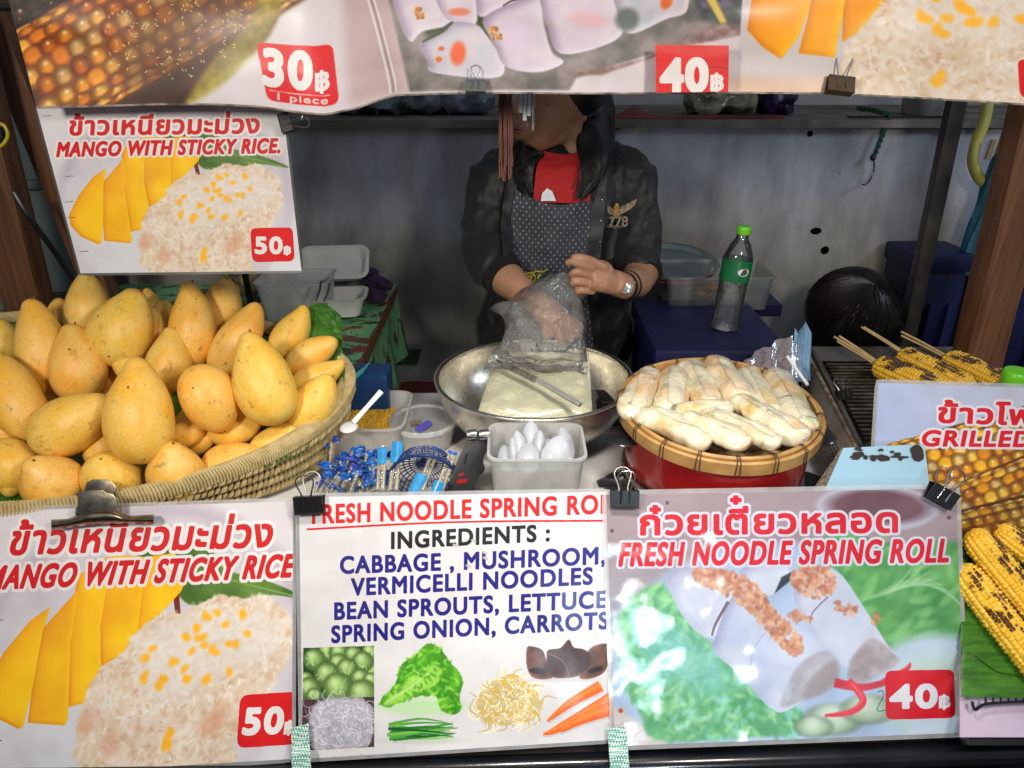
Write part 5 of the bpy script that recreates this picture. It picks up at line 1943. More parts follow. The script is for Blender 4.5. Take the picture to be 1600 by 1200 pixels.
for nm, rows_, mt_ in (('bag_neck', G[11:], film('crinkled clear bag', (0.96, 0.96, 0.93), 0.15, 0.60, 0.07, 1.0, 48)), ('bag_foot', G[:12], film('clear bag over rice', (0.96, 0.94, 0.80), 0.03, 0.10, 0.10, 0.9, 60))):
    bag = MB().grid(rows_)
    for i, v in enumerate(bag.v):
        q3 = Vector((v.x * 22, v.y * 22, v.z * 18))
        n = 1 - 2.4 * abs(mnoise.noise(q3)) + 0.5 * (1 - 2 * abs(mnoise.noise(q3 * 2.4)))
        bag.v[i] = v + Vector((mnoise.noise(q3 + Vector((9, 0, 0))), mnoise.noise(q3 + Vector((0, 9, 0))), mnoise.noise(q3 + Vector((0, 0, 9))))) * 0.012 - FW * (n * 0.008)
    part(nm, bag, mt_, bg_)

# serrated knife
kn = thing('bread_knife', 'serrated steel knife with a round handle lying across the rice block', 'knife', at_d(840, 610, 1.42))
k0, k1, k2 = at_d(775, 573, 1.49), at_d(838, 604, 1.44), at_d(905, 643, 1.375)
lift = Vector((0, -0.012, 0.02))
pts = []
ax = (k1 - k0).normalized()
sd = ax.cross(FW).normalized()
nn = 14
for i in range(nn + 1):
    t = i / nn
    pts.append(k0.lerp(k1, t) + lift + sd * (0.002 + 0.0035 * min(1, t * 3)))
for i in range(nn, -1, -1):
    t = i / nn
    pts.append(k0.lerp(k1, t) + lift - sd * (0.001 + 0.0055 * min(1, t * 2.5) + (0.0012 if i % 2 else 0)))
part('blade', MB().plate(pts, 0.0015), mat('dull blade', (0.55, 0.50, 0.40), 0.3, metal=0.9, var=0.3, vscale=80), kn)
part('handle', MB().tube([k1 + lift, k1.lerp(k2, 0.1) + lift, k1.lerp(k2, 0.5) + lift, k2 + lift], [0.0035, 0.0052, 0.0056, 0.005], 8), mat('satin handle', (0.62, 0.62, 0.60), 0.32, metal=0.6, bump=0.3, bscale=300), kn)

# ---------------------------------------------------------------- red steamer pot with the tray of rolls
PC = at_d(1123, 638, 1.30)
rp_ = 306 / 2 * 1.30 / FPX
pt = thing('steamer_pot', 'red enamel two tier steamer pot with black ear handles', 'pot', (PC.x, PC.y, TABLE_Z))
M_red = mat('red enamel', (0.36, 0.012, 0.014), 0.24, var=0.12, coat=0.5)
r0 = rp_ * 0.93
zt = PC.z - 0.012
zm = TABLE_Z + 0.050
part('upper_pot', MB().lathe((PC.x, PC.y, 0), [(r0 * 0.95, zm), (r0 * 0.975, zm + 0.008), (r0 * 0.985, zm + 0.03), (r0, zt), (r0 - 0.004, zt), (r0 - 0.004, zm + 0.02), (0.001, zm + 0.02)], 80), M_red, pt)
part('steel_ring', MB().lathe((PC.x, PC.y, 0), [(r0 * 0.98, zm - 0.012), (r0 * 1.015, zm - 0.009), (r0 * 1.02, zm - 0.002), (r0 * 1.0, zm + 0.001), (r0 * 0.96, zm + 0.001), (r0 * 0.96, zm - 0.012)], 80, close=True), M_steel, pt)
part('lower_pot', MB().lathe((PC.x, PC.y, 0), [(0.001, TABLE_Z + 0.001), (r0 * 0.90, TABLE_Z + 0.001), (r0 * 0.96, TABLE_Z + 0.012), (r0 * 0.97, zm - 0.012), (r0 * 0.9, zm - 0.012)], 80), M_red, pt)
M_bake = mat('black bakelite', (0.018, 0.018, 0.018), 0.22, var=0.2, coat=0.3)
for sx, an in ((-1, R(196)), (1, R(-14))):
    for zz, ou in ((zt - 0.028, 0.012), (TABLE_Z + 0.030, 0.010)):
        dr = Vector((math.cos(an), math.sin(an) * 0.6, 0)).normalized()
        c = Vector((PC.x, PC.y, zz)) + dr * (r0 + ou)
        tn = Vector((-dr.y, dr.x, 0))
        mb = MB()
        pr = [(0.0, 0.006), (0.020, 0.0055), (0.028, 0.003), (0.031, 0.0), (0.028, -0.0035), (0.02, -0.006), (0.0, -0.0062)]
        mb.lathe(c, [(max(r, 0.0005), h) for r, h in pr], 28, (dr * 1.05, tn * 1.15, (Vector((0, 0, 1)) + dr * 0.25 * sx * sx).normalized()))
        part('ear_handle', mb, M_bake, pt)

tr = thing('bamboo_tray', 'round split bamboo tray lashed with cord, on top of the red steamer pot', 'tray', (PC.x, PC.y, zt))
TX, TYv, TZv = Vector((1, 0, 0)), Vector((0, math.cos(R(5)), math.sin(R(5)))), Vector((0, -math.sin(R(5)), math.cos(R(5))))
TC = PC + Vector((0, 0, -0.006))
for nm, prf in (('outer_band', [(rp_ - 0.001, -0.012), (rp_ + 0.003, -0.010), (rp_ + 0.004, 0.012), (rp_ + 0.001, 0.015), (rp_ - 0.003, 0.013), (rp_ - 0.003, -0.012)]),
                ('inner_band', [(rp_ - 0.011, -0.010), (rp_ - 0.006, -0.010), (rp_ - 0.004, 0.017), (rp_ - 0.007, 0.020), (rp_ - 0.011, 0.018), (rp_ - 0.012, -0.004)])):
    part(nm, MB().lathe(TC, prf, 110, (TX, TYv, TZv), close=True, wob=0.002), M_bamboo, tr)
flo = MB()
flo.lathe(TC, [(0.0005, -0.008), (rp_ - 0.011, -0.008), (rp_ - 0.011, -0.011), (0.0005, -0.011)], 64, (TX, TYv, TZv))
part('woven_floor', flo, mat('tray floor', (0.48, 0.32, 0.14), 0.6, var=0.4, vscale=80, bump=0.5), tr)
M_cord = mat('tray cord', (0.055, 0.030, 0.018), 0.7)
for k in range(18):
    a = 2 * math.pi * (k + 0.3) / 18
    dr = TX * math.cos(a) + TYv * math.sin(a)
    tn = -TX * math.sin(a) + TYv * math.cos(a)
    mb = MB()
    for s in (-1, 1):
        off = tn * (0.0018 * s)
        mb.tube([TC + dr * (rp_ - 0.013) + TZv * -0.006 + off, TC + dr * (rp_ - 0.013) + TZv * 0.018 + off, TC + dr * (rp_ - 0.005) + TZv * 0.022 + off, TC + dr * (rp_ + 0.005) + TZv * 0.015 + off * 1.5, TC + dr * (rp_ + 0.0055) + TZv * -0.010 + off * 2], 0.0008, 5)
    part('cord_tie', mb, M_cord, tr)


def roll_material():
    m = bpy.data.materials.new('rice wrapper')
    m.use_nodes = True
    N, L = m.node_tree.nodes, m.node_tree.links
    p = principled(m)
    tc = N.new('ShaderNodeTexCoord')
    oi = N.new('ShaderNodeObjectInfo')
    cm = N.new('ShaderNodeCombineXYZ')
    L.new(oi.outputs['Random'], cm.inputs[0])
    L.new(oi.outputs['Random'], cm.inputs[2])
    sc2 = N.new('ShaderNodeVectorMath')
    sc2.operation = 'SCALE'
    sc2.inputs['Scale'].default_value = 11
    L.new(cm.outputs[0], sc2.inputs[0])
    ad = N.new('ShaderNodeVectorMath')
    L.new(tc.outputs['Object'], ad.inputs[0])
    L.new(sc2.outputs[0], ad.inputs[1])
    prev = None
    for scale, a, b, col, dist in ((12, 0.50, 0.70, (0.78, 0.36, 0.13), 0.3), (20, 0.55, 0.68, (0.66, 0.44, 0.10), 0.6), (17, 0.62, 0.72, (0.16, 0.14, 0.10), 0.8), (34, 0.60, 0.72, (0.38, 0.44, 0.20), 0.3)):
        n = N.new('ShaderNodeTexNoise')
        n.inputs['Scale'].default_value = scale
        n.inputs['Detail'].default_value = 3
        n.inputs['Distortion'].default_value = dist
        L.new(ad.outputs[0], n.inputs['Vector'])
        r = N.new('ShaderNodeValToRGB')
        r.color_ramp.elements[0].position = a
        r.color_ramp.elements[0].color = (0, 0, 0, 1)
        r.color_ramp.elements[1].position = b
        r.color_ramp.elements[1].color = (0.78, 0.78, 0.78, 1)
        L.new(n.outputs['Fac'], r.inputs['Fac'])
        x = N.new('ShaderNodeMix')
        x.data_type = 'RGBA'
        L.new(r.outputs['Color'], x.inputs['Factor'])
        if prev is None:
            x.inputs['A'].default_value = (0.80, 0.72, 0.53, 1)
        else:
            L.new(prev, x.inputs['A'])
        x.inputs['B'].default_value = (*col, 1)
        prev = x.outputs['Result']
    L.new(prev, p.inputs['Base Color'])
    p.inputs['Roughness'].default_value = 0.3
    p.inputs['Subsurface Weight'].default_value = 0.7
    p.inputs['Subsurface Radius'].default_value = (0.02, 0.015, 0.010)
    p.inputs['Subsurface Scale'].default_value = 0.9
    p.inputs['Coat Weight'].default_value = 0.9
    p.inputs['Coat Roughness'].default_value = 0.10
    wv = N.new('ShaderNodeTexNoise')
    wv.inputs['Scale'].default_value = 38
    wv.inputs['Distortion'].default_value = 1.2
    L.new(tc.outputs['Object'], wv.inputs['Vector'])
    b = N.new('ShaderNodeBump')
    b.inputs['Strength'].default_value = 0.28
    b.inputs['Distance'].default_value = 0.01
    L.new(wv.outputs['Fac'], b.inputs['Height'])
    L.new(b.outputs['Normal'], p.inputs['Normal'])
    L.new(b.outputs['Normal'], p.inputs['Coat Normal'])
    return m


M_roll = roll_material()
RL = [
    (232, 725, 212, 128, 14, 0, 'spring roll at the left end of the back row'),
    (366, 718, 196, 132, 2, 0, 'second spring roll from the left in the back row, dark filling showing'),
    (490, 692, 215, 132, -22, 0, 'third spring roll of the back row with dark mushroom under its skin'),
    (612, 668, 205, 142, -30, 1, 'golden spring roll with fried egg in the middle of the back row'),
    (757, 716, 225, 118, -26, 0, 'narrow white spring roll second from the right in the back row'),
    (892, 752, 300, 140, -32, 0, 'longest white spring roll along the right rim of the tray'),
    (505, 798, 255, 96, 80, 1, 'spring roll lying sideways in the middle of the tray'),
    (716, 800, 170, 110, -60, 1, 'short spring roll with carrot at its end in the middle right'),
    (378, 882, 345, 136, -66, 0, 'long spring roll at the front left of the tray'),
    (560, 892, 300, 120, -62, 1, 'glossy spring roll in the middle of the front row'),
    (690, 885, 320, 112, -62, 2, 'orange tinged spring roll right of the middle in the front row'),
    (842, 868, 250, 150, -58, 0, 'plump white spring roll at the front right of the tray'),
]
for i, (zx, zy, Lz, Wz, ang, lay, lab) in enumerate(RL):
    px, py = 920 + zx / 2.857, 360 + zy / 2.857
    zc = TC.z + 0.016 + (0.010 if lay else 0.0) + 0.09 * 0
    c = at_z(px, py, zc)
    d = (c - CAM).dot(FW)
    k = d / FPX / 2.857
    a = R(ang)
    e1 = at_z(px - math.sin(a) * 10, py + math.cos(a) * 10, zc)
    e2 = at_z(px + math.sin(a) * 10, py - math.cos(a) * 10, zc)
    ax = (e2 - e1).normalized()
    ppx = (e2 - e1).length / 20 * 1.0
    L2 = Lz / 2.857 * ppx / 2
    W2 = Wz * k / 2 * 1.10
    sd = ax.cross(Vector((0, 0, 1))).normalized()
    up_ = Vector((0, 0, 1))
    mb = MB()
    g = []
    n, m = 40, 28
    for ii in range(n + 1):
        t = -1 + 2 * ii / n
        r = W2 * (1 - abs(t) ** 5) ** 0.4 * (1 + 0.05 * mnoise.noise(Vector((t * 2.5, i * 7.0, 0))))
        if abs(t) > 0.99:
            r = W2 * 0.05
        row = []
        for jj in range(m + 1):
            b = 2 * math.pi * jj / m
            rr = r * (1 + 0.20 * mnoise.noise(Vector((math.cos(b) * 1.1 + i, math.sin(b) * 1.1, t * 2.2))) + 0.05 * mnoise.noise(Vector((math.cos(b) * 4 + i, math.sin(b) * 4, t * 9))))
            row.append(c + ax * (t * L2) + sd * (rr * math.cos(b)) + up_ * (rr * math.sin(b) * 0.74) + sd * (0.006 * math.sin(t * 2 + i)))
        g.append(row)
    mb.grid(g)
    flap = MB()
    g2 = []
    for ii in range(22):
        t = -0.86 + 1.72 * ii / 21
        row = []
        for jj in range(6):
            b = R(38 + 13 * jj + 9 * math.sin(t * 3 + i))
            rr = W2 * (1 - abs(t) ** 5) ** 0.4 * (1.02 + 0.006 * jj + 0.20 * mnoise.noise(Vector((math.cos(b) * 1.1 + i, math.sin(b) * 1.1, t * 2.2))))
            row.append(c + ax * (t * L2) + sd * (rr * math.cos(b)) + up_ * (rr * math.sin(b) * 0.74) + sd * (0.006 * math.sin(t * 2 + i)))
        g2.append(row)
    flap.grid(g2)
    rt = solo('spring_roll', mb, M_roll, lab, 'spring roll', 'steamed spring rolls on the bamboo tray', base=c)
    part('wrapper_flap', flap, M_roll, rt)

# ---------------------------------------------------------------- tub of spoons
def rounded_box_ring(c, hx, hy, r, n=6):
    out = []
    for (sx, sy, a0) in ((1, 1, 0), (-1, 1, 90), (-1, -1, 180), (1, -1, 270)):
        for k in range(n):
            a = R(a0 + 90 * k / (n - 1))
            out.append(Vector((c[0] + sx * (hx - r) + r * math.cos(a), c[1] + sy * (hy - r) + r * math.sin(a), c[2])))
    return out


def tub(name, label, cat, c, hx, hy, h, m, taper=0.82, th=0.0016, rot=0.0, lip=0.004, rad=0.02, cor=None):
    t = thing(name, label, cat, c)
    rings = []
    for (f, z) in ((taper, 0.0), (taper + 0.01, 0.001), ((taper + 1) / 2, h / 2), (1.0, h - 0.004)):
        rings.append(rounded_box_ring((0, 0, z), hx * f, hy * f, rad * f))
    for (e, z) in ((lip, h - 0.004), (lip, h), (-0.0005, h)):
        rings.append(rounded_box_ring((0, 0, z), hx + e, hy + e, rad))
    for (f, z) in ((1.0, h - 0.005), ((taper + 1) / 2, h / 2), (taper, th)):
        rings.append([v for v in rounded_box_ring((0, 0, z), hx * f - th, hy * f - th, rad * f)])
    K = len(rings[0])
    rm = Matrix.Rotation(rot, 3, 'Z')
    vs = [Vector(c) + rm @ p for r in rings for p in r]
    fs = [(i * K + j, i * K + (j + 1) % K, (i + 1) * K + (j + 1) % K, (i + 1) * K + j) for i in range(len(rings) - 1) for j in range(K)]
    fs += [tuple(range(K - 1, -1, -1)), tuple((len(rings) - 1) * K + j for j in range(K))]
    part('tub_body', MB().add(vs, fs), m, t)
    return t


M_milky = film('milky plastic', (0.95, 0.94, 0.92), 0.55, 0.25, 0.18)
M_clear = film('clear plastic', (0.90, 0.92, 0.92), 0.16, 0.35, 0.12)
sc_ = at_z(838, 752, TABLE_Z)
tub('spoon_tub', 'square milky plastic tub of white spoons in front of the steel bowl', 'container', (at_z(838, 690, TABLE_Z + 0.125).x, 1.118, TABLE_Z + 0.001), 0.080, 0.062, 0.125, M_milky, taper=0.86, rad=0.02)
M_spoon = mat('spoon plastic', (0.52, 0.53, 0.58), 0.22, var=0.04, sss=0.1)
SPN = [(790, 716, 26, 42, -8, 'small white spoon at the left of the spoon tub'), (812, 700, 26, 56, -10, 'white spoon second from the left in the tub, seen edge on'),
       (830, 690, 36, 66, 0, 'tallest white spoon at the back of the spoon tub'), (826, 716, 38, 50, 2, 'wide white spoon facing forward in the middle of the tub'),
       (853, 705, 24, 40, 14, 'narrow white spoon behind the right ones in the tub'), (868, 708, 46, 58, 22, 'large white spoon leaning right at the front of the tub'),
       (884, 694, 26, 56, -14, 'white spoon at the right back corner of the tub'),
       (842, 698, 22, 52, 6, 'thin white spoon between the tallest one and the right ones in the tub'), (802, 706, 18, 48, -4, 'narrow white spoon wedged between the two left ones in the tub')]
for i, (px, py, w_, h_, ang, lab) in enumerate(SPN):
    d = 1.272 - 0.020 * (i in (3, 5)) + 0.022 * (i in (2, 4, 6))
    c = at_d(px, py, d)
    k = d / FPX
    a = R(ang)
    ay = (UP * math.cos(a) + RX * math.sin(a) + FW * 0.25).normalized()
    axx = (RX - ay * RX.dot(ay)).normalized()
    az = axx.cross(ay)
    g = []
    for ii in range(15):
        t = -1 + 2 * ii / 14
        wv = max(0.02, (1 - abs(t) ** 2.2)) ** 0.55 * (1 - 0.12 * t) * 0.9
        row = []
        for jj in range(11):
            s = -1 + 2 * jj / 10
            dep = 0.011 * (1 - s * s) * (1 - t * t)
            row.append(c + axx * (s * wv * w_ * k / 2) + ay * (t * h_ * k / 2) + az * (dep * (1 if i % 3 else -1)))
        g.append(row)
    mb = MB().sheet(g, 0.0012, -FW)
    hb_ = c - ay * (h_ * k / 2 * 0.95)
    he = Vector((0.033 + (hb_.x - 0.033) * 0.6, 1.125, TABLE_Z + 0.008))
    spn = solo('plastic_spoon', mb, M_spoon, lab, 'spoon', 'white plastic spoons in the tub', base=c)
    part('handle', MB().tube([hb_ + ay * 0.004, hb_.lerp(he, 0.4), he], [0.005, 0.0035, 0.003], 6, flat=0.5), M_white_plastic, spn)

# ---------------------------------------------------------------- black sharpener with rollers
shp = thing('knife_sharpener', 'black plastic handle tool with two steel rollers beside the spoon tub', 'kitchen tool', at_d(725, 765, 1.30))
d = 1.295
o_ = [(730, 690), (735, 678), (750, 673), (763, 676), (768, 688), (765, 700), (757, 712), (754, 722), (758, 736), (748, 745), (742, 756), (738, 775), (694, 775), (706, 740), (718, 712)]
part('handle_body', MB().plate([at_d(a, b, d) for a, b in o_], 0.022), mat('black plastic', (0.022, 0.022, 0.024), 0.4, var=0.2, bump=0.1), shp, bevel=0.004)
part('slot', MB().plate([at_d(a, b, d - 0.0006) for a, b in ((728, 708), (731, 709), (727, 726), (724, 725))], 0.001), M_black, shp)
for x in (738, 757):
    part('steel_roller', MB().tube([at_d(x - 8, 680, d - 0.004), at_d(x - 3, 680, d - 0.004), at_d(x + 2, 679, d - 0.004), at_d(x + 7, 679, d - 0.004)], [0.009, 0.0095, 0.0095, 0.009], 20), M_steel, shp)
part('red_button', MB().plate([at_d(a, b, d - 0.002) for a, b in ((716, 742), (724, 738), (726, 742), (718, 746))], 0.003), M_red, shp)
part('red_button', MB().plate([at_d(a, b, d - 0.002) for a, b in ((714, 750), (730, 748), (730, 754), (714, 756))], 0.003), M_red, shp)

# ---------------------------------------------------------------- chopstick packets, colander, heap of blue packets
M_stk = mat('pale chopstick wood', (0.68, 0.56, 0.36), 0.5, var=0.12, vscale=40)
M_blue = mat('blue packet print', (0.02, 0.17, 0.62), 0.3, var=0.25, vscale=90, coat=0.4)
M_lblue = mat('light blue packet print', (0.03, 0.32, 0.72), 0.3, var=0.2, vscale=90, coat=0.4)
M_pack = film('packet film', (0.85, 0.87, 0.9), 0.14, 0.8, 0.12, 0.6, 90)


def packet(p0, p1, d0, d1, w_, label, blue=(0.0, 0.2), m=M_lblue, sticks=2):
    a, b = at_d(*p0, d0), at_d(*p1, d1)
    ax = (b - a).normalized()
    sd = ax.cross(FW).normalized()
    t = thing('chopstick_packet', label, 'chopstick packet', b, 'paper and film wrapped chopstick packets')
    for s in range(sticks):
        o = sd * (w_ * 0.26 * (s * 2 - 1))
        part('stick', MB().tube([a + ax * 0.006 + o, b - ax * 0.004 + o], 0.0028, 6), M_stk, t)
    g = []
    for i in range(12):
        r = []
        for j in range(5):
            s = -1 + 0.5 * j
            r.append(a.lerp(b, i / 11) + sd * (s * w_ / 2) - FW * (0.0045 * (1 - s * s)) + FW * 0.0006 * mnoise.noise(Vector((i, j, w_ * 999))))
        g.append(r)
    part('film_sleeve', MB().grid(g), M_pack, t)
    if blue:
        g = []
        for i in range(5):
            r = []
            for j in range(5):
                s = -1 + 0.5 * j
                r.append(a.lerp(b, blue[0] + (blue[1] - blue[0]) * i / 4) + sd * (s * w_ / 2) - FW * (0.0046 * (1 - s * s) + 0.0012))
            g.append(r)
        part('printed_band', MB().grid(g), m, t)
    return t


packet((598, 696), (594, 768), 1.325, 1.28, 0.017, 'left upright chopstick packet with a blue banded end before the round tub', (0.03, 0.40))
packet((621, 690), (614, 768), 1.325, 1.28, 0.020, 'right upright chopstick packet with a wide blue end and a small printed mark', (0.0, 0.42))
packet((683, 698), (655, 768), 1.33, 1.275, 0.016, 'chopstick packet with a blue tip leaning across the blue colander', (0.0, 0.08), M_blue)
packet((708, 705), (685, 770), 1.315, 1.275, 0.017, 'chopstick packet with a blue tip nearest the black sharpener', (0.0, 0.07), M_blue)
packet((660, 740), (645, 775), 1.285, 1.275, 0.020, 'packet end with curved light blue print at the front of the colander', (0.0, 0.9), M_lblue)
packet((688, 752), (678, 776), 1.268, 1.265, 0.018, 'small packet end with light blue print beside the sharpener foot', (0.0, 0.9), M_lblue)

cl = thing('plastic_colander', 'dark blue plastic mesh colander leaning behind the chopstick packets', 'colander', at_d(650, 745, 1.31))
M_col = mat('navy plastic', (0.012, 0.035, 0.16), 0.35, var=0.1)
cc, rad_ = at_d(662, 752, 1.315), 0.062
cy_ = (UP * 0.80 - FW * 0.60).normalized()
cz_ = (FW * 0.80 + UP * 0.60).normalized()
part('rim', MB().lathe(cc, [(rad_ + 0.003 * math.cos(a), 0.003 * math.sin(a)) for a in np.linspace(0, 2 * math.pi, 8, endpoint=False)], 48, (RX, cy_, cz_), close=True), M_col, cl)
mb = MB()
for k in range(36):
    a = 2 * math.pi * k / 36
    dr = RX * math.cos(a) + cy_ * math.sin(a)
    mb.tube([cc + dr * rad_, cc + dr * (rad_ * 0.92) + cz_ * 0.02, cc + dr * (rad_ * 0.78) + cz_ * 0.04, cc + dr * rad_ * 0.5 + cz_ * 0.046, cc + cz_ * 0.047], 0.0011, 4)
for (r, h) in ((0.97, 0.008), (0.945, 0.015), (0.92, 0.022), (0.87, 0.03), (0.80, 0.039), (0.66, 0.043), (0.5, 0.046), (0.3, 0.047)):
    mb.lathe(cc, [(rad_ * r + 0.0011 * math.cos(a), h + 0.0011 * math.sin(a)) for a in np.linspace(0, 2 * math.pi, 4, endpoint=False)], 40, (RX, cy_, cz_), close=True)
o = part('mesh_wall', mb, M_col, cl)
o['kind'] = 'stuff'

# heap of blue wrapped toothpick packets
qh = random.Random(12)
for k in range(30):
    px = 512 + qh.random() * 88
    py = 700 + qh.random() * 62
    if px < 530 and py < 720:
        py += 30
    if k == 0:
        px, py = 519, 692
    if k == 1:
        px, py = 552, 706
    if k == 2:
        px, py = 562, 712
    d = 1.335 - (py - 690) * 0.0006 + qh.random() * 0.02
    c = at_d(px, py, d)
    a = qh.uniform(-0.6, 1.0) if k > 0 else 0.75
    ax = (RX * math.cos(a) + UP * math.sin(a) + FW * qh.uniform(-0.4, 0.4)).normalized()
    sd = ax.cross(FW).normalized()
    L_ = 0.016 + qh.random() * 0.010
    g = []
    for i in range(8):
        r = []
        for j in range(7):
            s = -1 + j / 3
            wv = 0.007 * (0.6 + 0.5 * math.sin(i * 1.3 + k))
            q3 = Vector((i * 0.9, j * 0.9, k * 3.3))
            r.append(c + ax * ((i / 7 - 0.5) * 2 * L_) + sd * (s * wv) + FW * (0.007 * mnoise.noise(q3)) + sd * 0.003 * mnoise.noise(q3 + Vector((5, 0, 0))))
        g.append(r)
    lb = {0: 'blue wrapper corner sticking up against the basket weave at the top left of the heap', 1: 'topmost blue wrapped packet in the middle of the heap'}.get(k, 'crumpled blue film wrapped packet in the heap beside the mango basket')
    t = thing('toothpick_packet', lb, 'toothpick packet', c, 'heap of blue wrapped packets')
    part('blue_wrapper', MB().sheet(g, 0.0012, -FW), M_blue if k % 3 else mat('violet blue film', (0.05, 0.10, 0.55), 0.25, var=0.3, vscale=120, coat=0.5), t)
    dn = (ax * -0.5 - UP * 0.9 + RX * qh.uniform(-0.2, 0.8)).normalized()
    part('pick', MB().tube([c, c + dn * 0.035], 0.0018, 5), M_stk, t)
    part('pick', MB().tube([c + sd * 0.003, c + sd * 0.004 + dn * 0.034], 0.0018, 5), M_stk, t)
    g = []
    for i in range(9):
        r = []
        for j in range(5):
            s = -1 + j / 2
            r.append(c + dn * (i / 8 * 0.045) + sd * (s * 0.009) - FW * (0.005 * (1 - s * s)) + Vector((mnoise.noise(Vector((i, j, k))), mnoise.noise(Vector((i, j, k + 9))), 0)) * 0.005)
        g.append(r)
    part('clear_end', MB().grid(g), M_pack, t)
# tub of fried mung beans with a spoon
bt = at_z(566, 700, TABLE_Z)
bt_t = tub('bean_tub', 'clear oblong tub of yellow fried mung beans with a white spoon in it', 'container', (bt.x + 0.005, bt.y + 0.025, TABLE_Z + 0.001), 0.088, 0.085, 0.075, M_milky, taper=0.86, rad=0.03)
bcx, bcy = bt.x + 0.005, bt.y + 0.025
mb = MB()
g = []
for i in range(30):
    r = []
    for j in range(30):
        u, v = -1 + 2 * i / 29, -1 + 2 * j / 29
        f = (1 - max(abs(u), abs(v)) ** 6)
        r.append(Vector((bcx + u * 0.078, bcy + v * 0.074, TABLE_Z + 0.030 + 0.020 * f * (0.8 + 0.3 * u) + 0.004 * mnoise.noise(Vector((u * 4, v * 4, 0))))))
    g.append(r)
mb.grid(g)
M_bean = mat('yellow fried beans', (0.66, 0.40, 0.035), 0.5, var=0.3, vscale=150, col2=(0.50, 0.26, 0.02), bump=0.6, bscale=260)
bmesh_top = mb
qb = random.Random(3)
grains = MB()
for k in range(1500):
    u, v = qb.uniform(-0.93, 0.93), qb.uniform(-0.93, 0.93)
    f = (1 - max(abs(u), abs(v)) ** 6)
    c = Vector((bcx + u * 0.078, bcy + v * 0.074, TABLE_Z + 0.031 + 0.020 * f * (0.8 + 0.3 * u) + 0.004 * mnoise.noise(Vector((u * 4, v * 4, 0)))))
    e = Euler((qb.random() * 6, qb.random() * 6, qb.random() * 6)).to_matrix()
    s = 0.0024
    grains.add([c + e @ Vector(w_) for w_ in ((s * 1.5, 0, 0), (-s * 1.5, 0, 0), (0, s, 0), (0, -s, 0), (0, 0, s), (0, 0, -s))], [(0, 2, 4), (2, 1, 4), (1, 3, 4), (3, 0, 4), (2, 0, 5), (1, 2, 5), (3, 1, 5), (0, 3, 5)])
bo = solo('fried_beans', bmesh_top, M_bean, 'heap of yellow fried mung beans filling the oblong tub', 'beans')
bo['kind'] = 'stuff'
go = part('bean_grains', grains, M_bean, bo, smooth=False)
go['kind'] = 'stuff'
sp2 = MB()
sa, sb = at_d(596, 611, 1.385), at_d(552, 660, 1.37)
sp2.tube([sa, sa.lerp(sb, 0.5), sb], [0.0055, 0.0045, 0.0055], 6, flat=0.5)
sp2.ball(sb + (sb - sa).normalized() * 0.012, (0.017, 0.022, 0.006), 14, 8)
solo('plastic_spoon', sp2, M_white_plastic, 'white plastic spoon stuck in the yellow fried beans', 'spoon')

# round tub with a see-through lid and a purple marker on it
rt_ = at_z(662, 700, TABLE_Z)
rc_ = Vector((rt_.x, rt_.y + 0.02, TABLE_Z))
rd = thing('round_tub', 'round clear tub with a lid between the bean tub and the steel bowl', 'container', rc_)
part('tub_wall', MB().lathe(rc_, [(0.055, 0.001), (0.062, 0.03), (0.067, 0.052), (0.0655, 0.052), (0.060, 0.03), (0.053, 0.003), (0.001, 0.003), (0.001, 0.001)], 48), M_milky, rd)
part('contents', MB().lathe(rc_, [(0.001, 0.004), (0.053, 0.004), (0.060, 0.03), (0.001, 0.034)], 40), mat('white sugar', (0.72, 0.70, 0.64), 0.6), rd)
part('lid', MB().lathe(rc_, [(0.001, 0.056), (0.056, 0.056), (0.060, 0.060), (0.068, 0.060), (0.070, 0.057), (0.070, 0.050), (0.0675, 0.050), (0.0675, 0.055), (0.060, 0.0575), (0.056, 0.054), (0.001, 0.0545)], 56), M_milky, rd)
for pts, m, lb in (([(648, 668), (668, 656), (676, 662), (655, 676)], mat('purple tape', (0.11, 0.10, 0.52), 0.35), 'purple_band'), ([(642, 657), (656, 655), (657, 662), (643, 664)], mat('tan label', (0.30, 0.22, 0.15), 0.6, var=0.4, vscale=300, col2=(0.05, 0.04, 0.03)), 'paper_label')):
    mb = MB()
    P = [at_z(a, b, TABLE_Z + 0.0615) for a, b in pts]
    mb.plate(P, 0.002, Vector((0, 0, -1)))
    part(lb, mb, m, rd)

solo('black_latch', MB().plate([at_d(a, b, 1.20) for a, b in ((932, 752), (944, 746), (958, 749), (972, 744), (980, 750), (980, 762), (936, 762))], 0.006), M_black, 'black plastic latch lying left of the binder clip by the red pot', 'latch', bevel=0.001)

